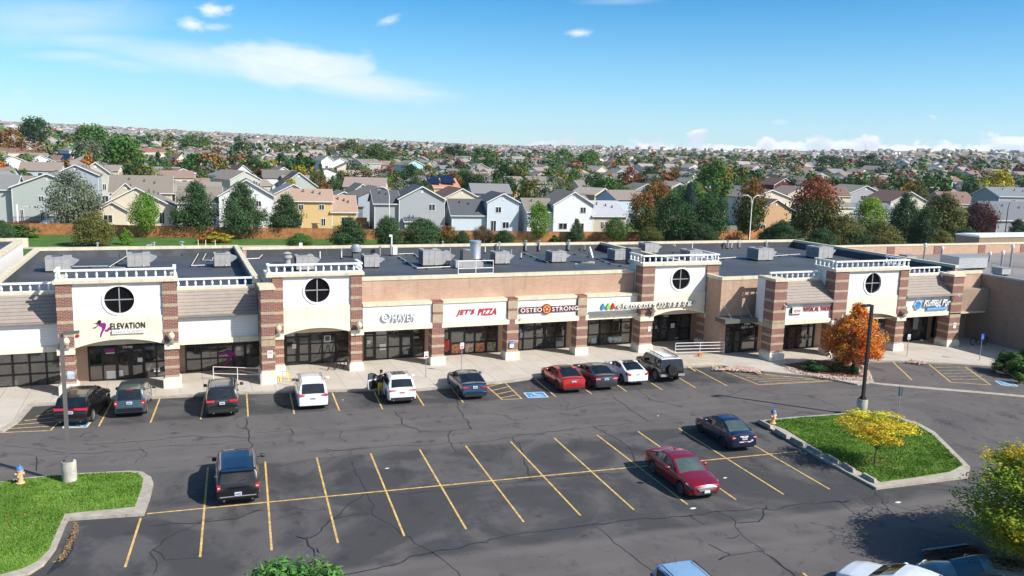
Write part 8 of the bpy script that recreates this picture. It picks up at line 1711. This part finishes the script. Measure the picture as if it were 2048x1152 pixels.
# ------------------------------------------------------------------ trees the photograph tells apart
TL = [(392, 474, 366, 82, 'pine', 'pine', 'dark round-topped pine, left one of the tall pair'), (486, 476, 369, 84, 'pine', 'pine', 'dark pine, right one of the tall pair, in front of the white house'), (571, 475, 391, 66, 'pine', 'pine', 'dark pine in front of the left end of the yellow house'), (291, 475, 387, 58, 'oval', 'bright', 'bright green young maple in front of the cream bungalow'),
      (187, 492, 424, 80, 'pine', 'olive', 'olive green spreading pine behind the left roof'), (150, 462, 344, 100, 'round', 'grey', 'silvery grey-green willow beside the left deck'), (4, 492, 440, 52, 'pine', 'pine', 'dark pine cut by the left edge'), (300, 420, 335, 74, 'spread', 'olive', 'yellowish tree behind the cream bungalow'),
      (250, 365, 272, 84, 'tall', 'green', 'largest mid green oval tree in the left suburb'), (393, 362, 308, 76, 'round', 'green', 'round green tree right of the beige house'), (68, 300, 234, 62, 'tall', 'dark', 'tall dark tree standing highest on the left skyline'), (182, 318, 249, 72, 'tall', 'green', 'tall wispy tree second highest on the left skyline'), (18, 320, 258, 72, 'round', 'rust', 'rusty brown tree at the left edge skyline'),
      (178, 335, 280, 60, 'tall', 'grey', 'grey-green poplar clump below the skyline'), (393, 305, 268, 68, 'round', 'green', 'wide green tree touching the left-middle skyline'), (482, 352, 284, 58, 'round', 'dark', 'dark round tree near the white gabled house'), (505, 368, 318, 54, 'round', 'dark', 'dark tree below the dark round tree'), (25, 362, 336, 46, 'round', 'orange', 'orange-red bush tree left of the sage house'),
      (635, 400, 342, 36, 'tall', 'olive', 'yellow-green tree right of the sage gabled house'), (644, 385, 352, 26, 'round', 'maroon', 'dark red small tree beside the sage gabled house'), (690, 392, 340, 36, 'tall', 'olive', 'olive tree above the purple-grey house'), (722, 390, 338, 56, 'round', 'brown', 'greyish willow over the purple-grey house'), (760, 340, 289, 70, 'round', 'green', 'large green tree group in the centre-left suburb'), (706, 320, 280, 60, 'round', 'olive', 'yellow-green tree beside the tall white house'),
      (815, 382, 331, 54, 'round', 'dark', 'dark green round tree below the sky blue house'), (812, 312, 290, 22, 'cone', 'spruce', 'dark pointed spruce in the centre distance'), (854, 378, 330, 44, 'round', 'olive', 'olive tree left of the solar roof'), (919, 365, 318, 30, 'tall', 'maroon', 'slim dark red tree right of the solar roof'), (968, 345, 292, 60, 'tall', 'green', 'wide green poplar group in the centre'), (910, 330, 289, 60, 'round', 'dark', 'dark tree group in the centre distance'),
      (960, 392, 344, 52, 'tall', 'grey', 'grey leafless-looking poplar behind the blue houses'), (1010, 405, 352, 50, 'round', 'dark', 'dark tree behind the ice-blue house'), (939, 460, 417, 52, 'round', 'rust', 'brown-green crabapple in front of the ice-blue house'), (1078, 484, 407, 50, 'oval', 'bright', 'small bright maple in front of the white gabled house'), (1152, 486, 438, 34, 'cone', 'pine', 'small pointed spruce in front of the white gabled house'),
      (697, 496, 436, 72, 'pine', 'pine', 'dark pine left of the street lamp behind the shops'), (600, 497, 466, 56, 'pine', 'green', 'low spreading pine behind the second tower'), (776, 494, 432, 60, 'pine', 'pine', 'dark pine right of the street lamp'), (844, 492, 437, 78, 'pine', 'pine', 'broad dark pine in front of the bay window house'), (893, 490, 452, 50, 'round', 'rust', 'brownish shrub tree right of the broad dark pine'), (925, 492, 462, 34, 'pine', 'pine', 'small pine behind the middle roof'), (966, 488, 452, 44, 'round', 'brown', 'brown shrub tree in front of the fence'), (1008, 492, 460, 46, 'pine', 'pine', 'low dark pine right of the brown shrub'),
      (1230, 488, 437, 52, 'oval', 'green', 'green tree left of the rust trees at the fence'), (1282, 486, 385, 66, 'tall', 'rust', 'tall rust and green tree behind the roof step'), (1312, 470, 366, 62, 'tall', 'rust', 'rusty topped tree behind the tall rust and green one'), (1345, 486, 390, 92, 'round', 'dark', 'big dark round evergreen behind the third tower'), (1378, 430, 366, 38, 'cone', 'spruce', 'blue spruce behind the big dark evergreen'), (1420, 486, 388, 76, 'round', 'dark', 'second dark evergreen right of the big one'), (1430, 420, 318, 82, 'tall', 'green', 'tall airy green tree right of the blue spruce'), (1400, 490, 445, 60, 'pine', 'pine', 'low pine in front of the dark evergreens'),
      (1260, 390, 334, 40, 'round', 'red', 'red-leaved tree in the suburb left of the dark oak'), (1308, 372, 334, 62, 'round', 'dark', 'dark oak in the suburb above the rust trees'), (1361, 352, 338, 24, 'round', 'red', 'small crimson tree right of the dark oak'), (1122, 345, 298, 56, 'round', 'green', 'bright green round tree in the centre right'), (1174, 350, 302, 56, 'tall', 'green', 'green poplar beside the bright round tree'), (1130, 352, 320, 40, 'round', 'grey', 'silvery tree below the bright round tree'), (1210, 348, 328, 24, 'round', 'red', 'red tree beside an orange one in the distance'), (1230, 350, 322, 24, 'round', 'orange', 'orange tree beside a red one in the distance'), (1238, 340, 320, 14, 'cone', 'spruce', 'tiny blue spruce in the distance'), (1290, 340, 312, 46, 'round', 'green', 'green tree in front of the far brown plain'), (1044, 360, 328, 60, 'round', 'dark', 'dark tree mass at the centre'),
      (1494, 488, 362, 76, 'tall', 'rust', 'large rust and green tree behind the double street lamp'), (1626, 492, 358, 100, 'oval', 'red', 'large red-topped autumn tree right of centre'), (1560, 494, 440, 60, 'pine', 'pine', 'dark pine left of the red-topped tree'), (1738, 480, 397, 62, 'oval', 'lime', 'lime and yellow tree among the right pines'), (1806, 490, 389, 66, 'pine', 'pine', 'tall dark pine right of the lime tree'), (1684, 498, 428, 70, 'pine', 'olive', 'olive pine in front of the red-topped tree'), (1760, 500, 444, 80, 'pine', 'olive', 'broad olive pine behind the fourth tower'), (1880, 488, 386, 90, 'pine', 'olive', 'big brown-green pine near the right'), (1846, 498, 420, 60, 'pine', 'pine', 'dark pine left of the big brown-green one'),
      (1954, 478, 404, 68, 'round', 'maroon', 'dark purple-red tree near the right edge'), (1990, 420, 341, 68, 'round', 'yellow', 'big round yellow tree near the right edge'), (1972, 424, 378, 50, 'oval', 'lime', 'yellow-green tree below the round yellow one'), (1590, 480, 436, 50, 'pine', 'pine', 'small dark pine beside the orange stucco house'), (1586, 405, 358, 36, 'round', 'dark', 'dark tree in front of the barn red house'), (1656, 345, 311, 50, 'tall', 'dark', 'dark tree group in the right distance'), (1744, 350, 310, 64, 'round', 'dark', 'large dark tree crown in the right distance'), (1700, 352, 330, 44, 'round', 'grey', 'grey-green tree in the right distance'), (1640, 372, 350, 30, 'round', 'green', 'soft green tree behind the red-topped tree'), (1848, 352, 326, 36, 'round', 'bright', 'bright green tree in the right distance'), (1912, 382, 344, 52, 'round', 'green', 'green round tree right of the pale houses'), (1870, 386, 357, 22, 'cone', 'spruce', 'small blue spruce beside a pale house'), (1830, 410, 360, 44, 'round', 'olive', 'olive tree right of the grey garage house'), (1912, 350, 332, 30, 'round', 'rust', 'rust tree above the green round one'), (1570, 345, 328, 50, 'round', 'green', 'green tree line left of the far dark trees'),
      (2030, 500, 440, 50, 'pine', 'pine', 'dark pine at the right edge'), (1880, 505, 462, 60, 'pine', 'olive', 'low olive pine above the big store roof wall'), (1930, 500, 455, 50, 'pine', 'pine', 'low dark pine left of the purple-red tree'), (1640, 500, 455, 60, 'pine', 'pine', 'low dark pine in front of the orange stucco house'), (1710, 500, 455, 60, 'pine', 'pine', 'low pine below the lime tree'), (1300, 492, 455, 46, 'oval', 'olive', 'olive bush tree at the roof step'), (1535, 492, 456, 46, 'pine', 'pine', 'low pine right of the double street lamp'), (1320, 430, 388, 40, 'round', 'maroon', 'purple plum tree beside the pale-roofed bungalow'), (1180, 330, 300, 40, 'round', 'green', 'green crown left of the far red tree')]
for xc, yb, yt, w, kind, c, lab in TL: tpx(xc, yb, yt, w, kind, c, lab, tag_='near' if yb > 425 else 'mid', cl=.16 if kind in ('oval', 'tall') else .07)
for px, py, h, w, c, l in ((435, 484, 1.6, 4.2, 'yellow', 'golden yellow bush behind the left roof'), (412, 485, 1.3, 2.2, 'orange', 'small orange-yellow bush beside the golden one'), (253, 489, 2.6, 1.8, 'bright', 'small bright green bush behind the left roof'), (42, 475, 2.0, 5.0, 'green', 'clipped green mound at the left fence'), (1110, 484, 1.3, 2.0, 'green', 'small bush at the fence below the white house'), (245, 446, 1.8, 2.2, 'maroon', 'purplish bush in front of the cream bungalow'), (205, 410, 3.2, 5, 'green', 'green bush right of the willow'), (212, 402, 3, 4, 'orange', 'orange-red bush right of the willow')):
    p = GT(px, py); shrub(p, 0, h, w, c, l, n=1500, leaf=.3)
# ------------------------------------------------------------------ the rest of the suburb
rg = random.Random(11)
placed = []                                             # x, y, radius of everything already standing
for o in COL.objects:
    if o.parent is None and o.get('category') in ('house', 'tree'): placed.append((o.location.x, o.location.y, 9 if o['category'] == 'house' else 4))
grid = {}
def gkey(x, y): return (int(x//20), int(y//20))
for q in placed: grid.setdefault(gkey(q[0], q[1]), []).append(q)
def free(x, y, r):
    kx, ky = gkey(x, y)
    for i in (-1, 0, 1):
        for j in (-1, 0, 1):
            for (a, b, c) in grid.get((kx+i, ky+j), ()):
                if (a-x)**2+(b-y)**2 < (r+c)**2: return False
    return True
def add(x, y, r): grid.setdefault(gkey(x, y), []).append((x, y, r))
def far_house_mesh(v):
    r = random.Random(v); w, d, e = r.uniform(9, 12), r.uniform(8, 11), r.choice((3.0, 5.2, 5.4)); h = e+r.uniform(1.6, 2.6); m = MB(); two = v % 2
    def blk(x0, x1, y0, y1, e, h, dr):
        m.mesh([(x0, y0, -1), (x1, y0, -1), (x1, y1, -1), (x0, y1, -1), (x0, y0, e), (x1, y0, e), (x1, y1, e), (x0, y1, e)], [(0, 1, 5, 4), (1, 2, 6, 5), (2, 3, 7, 6), (3, 0, 4, 7)], M['far_wall']); o_ = .4
        if dr == 'y':
            xm = (x0+x1)/2; m.mesh([(x0, y0, e), (x1, y0, e), (xm, y0, h), (x0, y1, e), (x1, y1, e), (xm, y1, h)], [(0, 1, 2), (4, 3, 5)], M['far_wall'])
            m.mesh([(x0-o_, y0-o_, e-.2), (xm, y0-o_, h+.1), (xm, y1+o_, h+.1), (x0-o_, y1+o_, e-.2), (x1+o_, y0-o_, e-.2), (x1+o_, y1+o_, e-.2)], [(0, 1, 2, 3), (1, 4, 5, 2)], M['far_roof'])
            m.face([(x0-o_, y0-o_-.02, e-.4), (xm, y0-o_-.02, h-.1), (xm, y0-o_-.02, h+.1), (x0-o_, y0-o_-.02, e-.2)], M['trim']); m.face([(xm, y0-o_-.02, h-.1), (x1+o_, y0-o_-.02, e-.4), (x1+o_, y0-o_-.02, e-.2), (xm, y0-o_-.02, h+.1)], M['trim'])
        else:
            ym = (y0+y1)/2; m.mesh([(x0, y0, e), (x0, y1, e), (x0, ym, h), (x1, y0, e), (x1, y1, e), (x1, ym, h)], [(1, 0, 2), (3, 4, 5)], M['far_wall'])
            m.mesh([(x0-o_, y0-o_, e-.2), (x1+o_, y0-o_, e-.2), (x1+o_, ym, h+.1), (x0-o_, ym, h+.1), (x0-o_, y1+o_, e-.2), (x1+o_, y1+o_, e-.2)], [(0, 1, 2, 3), (3, 2, 5, 4)], M['far_roof'])
    blk(0-w/2, w/2, -d/2, d/2, e, h, 'xy'[two]); blk(-w/2+(0 if v % 3 else w*.5), (-w/2+w*.5) if v % 3 else w/2, -d/2-3.5, -d/2+1, e*.6 if e > 4 else e*.9, e*.6+1.5, 'y')
    if v % 4: blk(w/2-.3, w/2+4.5, -d/2+1, d/2-1, e*.62, e*.62+1.6, 'x')
    for k in range(3): x = -w/2+w*(.22+.28*k); z = e-1.5; y = -d/2-.04; m.box(x-.55, x+.55, y-.0, y+.03, z-.6, z+.6, M['house_glass'], M['trim'])
    o = m.build('x'); me = o.data; bpy.data.objects.remove(o); return me
HM = [far_house_mesh(v) for v in range(14)]
WC = [('white', (.74, .74, .73)), ('cream', (.66, .58, .45)), ('beige', (.54, .46, .36)), ('pale grey', (.50, .51, .51)), ('blue-grey', (.33, .37, .42)), ('sage', (.38, .41, .35)), ('taupe', (.33, .29, .25)), ('tan', (.50, .38, .26)), ('pale blue', (.42, .50, .56)), ('brown-red', (.26, .13, .10))]
def band(d): return 'just beyond the first rows' if d < 330 else ('in the middle of the suburb' if d < 480 else ('beyond the middle trees' if d < 650 else 'far off below the skyline'))
def side_(a): return ['at the far left', 'left of centre', 'at the centre', 'right of centre', 'at the far right'][min(4, max(0, int((a+.55)/.22)))]
nh = sum(1 for o in COL.objects if o.parent is None and o.get('category') == 'house'); cand = []
streets = []; d = 205.0
while d < 900:
    a = -.62
    while a < .62:
        dd = d+rg.uniform(-5, 5); aa = a+rg.uniform(-.25, .25)*(11/d); cand.append((dd, aa)); a += rg.uniform(15, 20)/d
    st_ = rg.choice((19, 21, 34)); d += st_*(1+d/2600)
    if st_ == 34: streets.append(d-17*(1+d/2600))
houses_left = 298-nh; stuffh = []
for sd in streets:
    m = MB(); prev = None
    for i in range(90):
        aa = -.64+1.28*i/89; q = []
        for r_ in (sd-4, sd+4): x, y = CAMP.x+r_*math.sin(YAW+aa), CAMP.y+r_*math.cos(YAW+aa); q.append((x, y, tz(x, y)+.12))
        if prev and q[0][1] > 140: m.face([prev[0], q[0], q[1], prev[1]], M['concrete'])
        prev = q
    if m.f: tag(m.build('street'), kind='structure')
for dd, aa in cand:
    x, y = CAMP.x+dd*math.sin(YAW+aa), CAMP.y+dd*math.cos(YAW+aa)
    if y < 130 or not free(x, y, 7.5): continue
    add(x, y, 7.5); nm, c = rg.choice(WC); j = rg.uniform(.9, 1.1)
    if houses_left > 0:
        houses_left -= 1; o = bpy.data.objects.new('house', rg.choice(HM)); COL.objects.link(o); o.location = (x, y, tz(x, y)); o.rotation_euler = (0, 0, rg.choice((0, 0, 1.57, 3.14, -.4, .5, -1.57))+rg.uniform(-.15, .15)); s = rg.uniform(.92, 1.1); o.scale = (s, s, s)
        o.color = (c[0]*j, c[1]*j, c[2]*j, 1); tag(o, f'{nm} pitched-roof house {side_(aa)}, {band(dd)}', 'house', f'{nm} houses {side_(aa)}, {band(dd)}')
    else: stuffh.append((x, y, rg.random()*6.28))
# trees between those houses: the nearest as things, the rest as one mass
ntree = sum(1 for o in COL.objects if o.parent is None and o.get('category') == 'tree'); tleft = 298-ntree; stuff_t = []
mix = ['green']*9+['dark']*8+['olive']*5+['grey']*5+['rust', 'rust', 'red', 'orange', 'yellow', 'maroon', 'bright', 'bright', 'pine', 'pine', 'brown']
cnames = {'green': 'mid green', 'dark': 'dark green', 'olive': 'olive', 'grey': 'silvery', 'rust': 'rust brown', 'red': 'red-leaved', 'orange': 'orange', 'yellow': 'yellow', 'maroon': 'purple-red', 'bright': 'bright green', 'pine': 'dark evergreen', 'brown': 'brown'}
tc_ = []
for k in range(4300):
    dd = 190+rg.random()**1.1*1200; aa = rg.uniform(-.60, .60); tc_.append((dd, aa))
tc_.sort()
for dd, aa in tc_:
    x, y = CAMP.x+dd*math.sin(YAW+aa), CAMP.y+dd*math.cos(YAW+aa)
    if y < 135 or not free(x, y, 1.2 if dd > 300 else 2.2): continue
    clus = noise.noise(Vector((x*.008, y*.008, 1)))
    if dd > 350 and clus < -.12 and rg.random() < .6: continue
    if dd < 300 and rg.random() < .45: continue
    add(x, y, 2.2); c = rg.choice(mix); h = rg.uniform(4.5, 10.5)*(1.3 if clus > .12 else 1)*(.8 if dd < 300 else 1); kind = 'cone' if c == 'pine' else rg.choice(('round', 'oval', 'tall', 'round')); w = h*rg.uniform(.65, .95)*(.6 if kind == 'cone' else 1)
    if tleft > 0 and (dd < 420 or h > 8): tleft -= 1; tree(x, y, h, w, kind, c, f'{cnames[c]} tree among the houses {side_(aa)}, {band(dd)}', f'{cnames[c]} trees {side_(aa)}, {band(dd)}', 'mid' if dd < 330 else 'far', parts=False)
    else: stuff_t.append((x, y, h, w, c))
# the far suburb and wood: too many to count
fm = {}
for k, nm in enumerate(('a', 'b', 'c', 'd')): fm[k] = mat('far_house_'+nm, ((.72, .71, .69), (.56, .49, .40), (.46, .44, .41), (.40, .41, .43))[k], .9, .2, .01)
fr = [mat('far_roof_'+nm, c, .95, .2, .01) for nm, c in (('a', (.29, .25, .22)), ('b', (.20, .20, .21)), ('c', (.33, .27, .235)), ('d', (.23, .15, .12)))]
mb = MB(); rings = []
d = 880.0
while d < 4200:
    n = int(1.24*d/ (26 if d < 2000 else 40)); 
    for i in range(n): rings.append((d+rg.uniform(-9, 9), -.62+1.24*(i+rg.uniform(.1, .9))/n))
    d += 30+(d-880)*.022
for x, y, a in stuffh: rings.append((math.hypot(x-CAMP.x, y-CAMP.y), math.atan2(x-CAMP.x, y-CAMP.y)-YAW))
def tz2(x, y):
    r = math.hypot(x-CAMP.x, y-CAMP.y); z = tz(x, y)
    if r > 1000: z += noise.noise(Vector((x*.0009, y*.0009, 3)))*.0028*r
    return z-.3
for dd, aa in rings:
    if dd > 1900 and aa > .05+noise.noise(Vector((aa*9, dd*.001, 0)))*.2 and rg.random() < .86: continue
    x, y = CAMP.x+dd*math.sin(YAW+aa), CAMP.y+dd*math.cos(YAW+aa); s = rg.uniform(.8, 1.25)*(1+max(0, dd-1500)/4500); w, dp, e = 5.2*s, 4.6*s, rg.choice((3.0, 5.0))*s; h = e+2.2*s; z = tz2(x, y); a = rg.choice((0, 1.57))+rg.uniform(-.5, .5); ca, sa = math.cos(a), math.sin(a)
    T = lambda u, v, q: (x+u*ca-v*sa, y+u*sa+v*ca, z+q)
    wm, rmm = fm[rg.randrange(4)], fr[rg.randrange(4)]
    mb.mesh([T(-w, -dp, -2), T(w, -dp, -2), T(w, dp, -2), T(-w, dp, -2), T(-w, -dp, e), T(w, -dp, e), T(w, dp, e), T(-w, dp, e), T(-w, 0, h), T(w, 0, h)], [(0, 1, 5, 4), (1, 2, 6, 9, 5), (2, 3, 7, 6), (3, 0, 4, 8, 7)], wm)
    o_ = .5; mb.mesh([T(-w-o_, -dp-o_, e-.3), T(w+o_, -dp-o_, e-.3), T(w+o_, 0, h+.1), T(-w-o_, 0, h+.1), T(-w-o_, dp+o_, e-.3), T(w+o_, dp+o_, e-.3)], [(0, 1, 2, 3), (3, 2, 5, 4)], rmm)
tag(mb.build('distant_suburb'), kind='stuff')
ftm = {}
for c in ('green', 'dark', 'olive', 'grey', 'rust', 'red'):
    g_ = GREENS[c]; ftm[c] = mat('far_leaf_'+c, g_, .8, .35, .2)
dd_ = 900.0; k = 0
while k < 1700:
    dd = 560+3500*rg.random()**1.7; aa = rg.uniform(-.62, .62); k += 1
    if dd > 2600 and rg.random() < .35: continue
    if dd > 2500 and aa > .15 and rg.random() < .6: continue
    x, y = CAMP.x+dd*math.sin(YAW+aa), CAMP.y+dd*math.cos(YAW+aa)
    if noise.noise(Vector((x*.006, y*.006, 1))) < -.1 and rg.random() < .5: continue
    stuff_t.append((x, y, rg.uniform(5, 9)*(1+max(0, dd-1200)/3500), None, rg.choice(mix)))
mb = MB(); ndone = 0
for x, y, h, w, c in stuff_t:
    dd = math.hypot(x-CAMP.x, y-CAMP.y); w = w or h*rg.uniform(.7, 1.3); z = tz2(x, y)+(.3 if dd < 1000 else 0); n = 170 if dd < 520 else (110 if dd < 700 else (60 if dd < 1000 else (28 if dd < 1700 else 12))); mm = ftm[c if c in ftm else {'bright': 'green', 'pine': 'dark', 'brown': 'rust', 'maroon': 'red', 'orange': 'rust', 'yellow': 'olive'}[c]]
    for q in range(n):
        u = Vector((rg.gauss(0, 1), rg.gauss(0, 1), rg.gauss(0, 1))).normalized()*(rg.random()**.4); p = Vector((x+u.x*w*.45, y+u.y*w*.45, z+h*.55+u.z*h*.42)); nrm = (u+Vector((0, 0, .4))+Vector((rg.gauss(0, .3), rg.gauss(0, .3), rg.gauss(0, .3)))).normalized()
        t1 = nrm.cross(Vector((rg.gauss(0, 1), rg.gauss(0, 1), 1))).normalized(); t2 = nrm.cross(t1); l = h*{170: .062, 110: .08, 60: .115, 28: .19, 12: .28}[n]; mb.face([p-t1*l, p-t2*l, p+t1*l, p+t2*l], mm)
tag(mb.build('distant_trees'), kind='stuff')
# landmarks on the skyline
for px, py, h, r, l, nm in ((1388, 302, 9, .35, 'thin tower on the far ridge', 'water_tower'), (1806, 324, 12, 5, 'white steeple in the far suburb', 'steeple')):
    p = GT(px, py); d = (p-CAMP).dot(fw); hh = (9 if nm == 'water_tower' else 10)*d/FPX*1.6; m = MB(); rr = 1.2*d/FPX; m.lathe([(rr, -5), (rr, hh*.6), (rr*.7, hh*.65), (.1, hh)], (0, 0, 0), M['white_paint'], 8); o = m.build(nm); o.location = p; tag(o, l, 'tower')
p = GT(2003, 312); d = (p-CAMP).dot(fw); m = MB(); m.lathe([(12*d/FPX, -8), (12*d/FPX, 6*d/FPX), (0.5, 8*d/FPX)], (0, 0, 0), M['cream'], 24); o = m.build('water_tank'); o.location = p; tag(o, 'wide cream water tank on the far plain at the right', 'water tank')
for px, yt, yb in ((533, 265, 275), (733, 271, 283), (942, 280, 292), (1729, 288, 300), (1912, 300, 311), (803, 278, 290)):
    p = GT(px, yb+6); d = (p-CAMP).dot(fw); hh = (yb+6-yt)*d/FPX; m = MB(); m.tube([(0, 0, -3), (0, 0, hh)], .55*d/FPX*.5, M['metal_grey'], 5); o = m.build('radio_mast'); o.location = p; tag(o, 'thin radio mast on the far skyline', 'mast', 'radio masts on the skyline')
# ------------------------------------------------------------------ air
bm = bmesh.new(); bmesh.ops.create_cube(bm, size=1); me = bpy.data.meshes.new('haze'); bm.to_mesh(me); bm.free(); hz = bpy.data.objects.new('haze', me); COL.objects.link(hz)
HZ = True
hz.scale = (11400, 11400, 330); hz.location = (CAMP.x, CAMP.y, 330/2-70); tag(hz, kind='stuff')
hm = bpy.data.materials.new('haze'); hm.use_nodes = True; nn = hm.node_tree.nodes
for n in list(nn): nn.remove(n)
pv = nn.new('ShaderNodeVolumePrincipled'); ou = nn.new('ShaderNodeOutputMaterial'); pv.inputs['Color'].default_value = (.80, .88, 1, 1); pv.inputs['Density'].default_value = .00006; pv.inputs['Anisotropy'].default_value = .2
hm.node_tree.links.new(pv.outputs[0], ou.inputs['Volume']); me.materials.append(hm)
scene.cycles.volume_bounces = 0; scene.cycles.max_bounces = 6; scene.cycles.transparent_max_bounces = 6

q = GT(1040, 402); s17 = S_(SUV); car('parked_suv', 'dark car in a driveway among the houses left of the white gabled house', 'car', (q.x, q.y), .35, s17, 'paint_black')
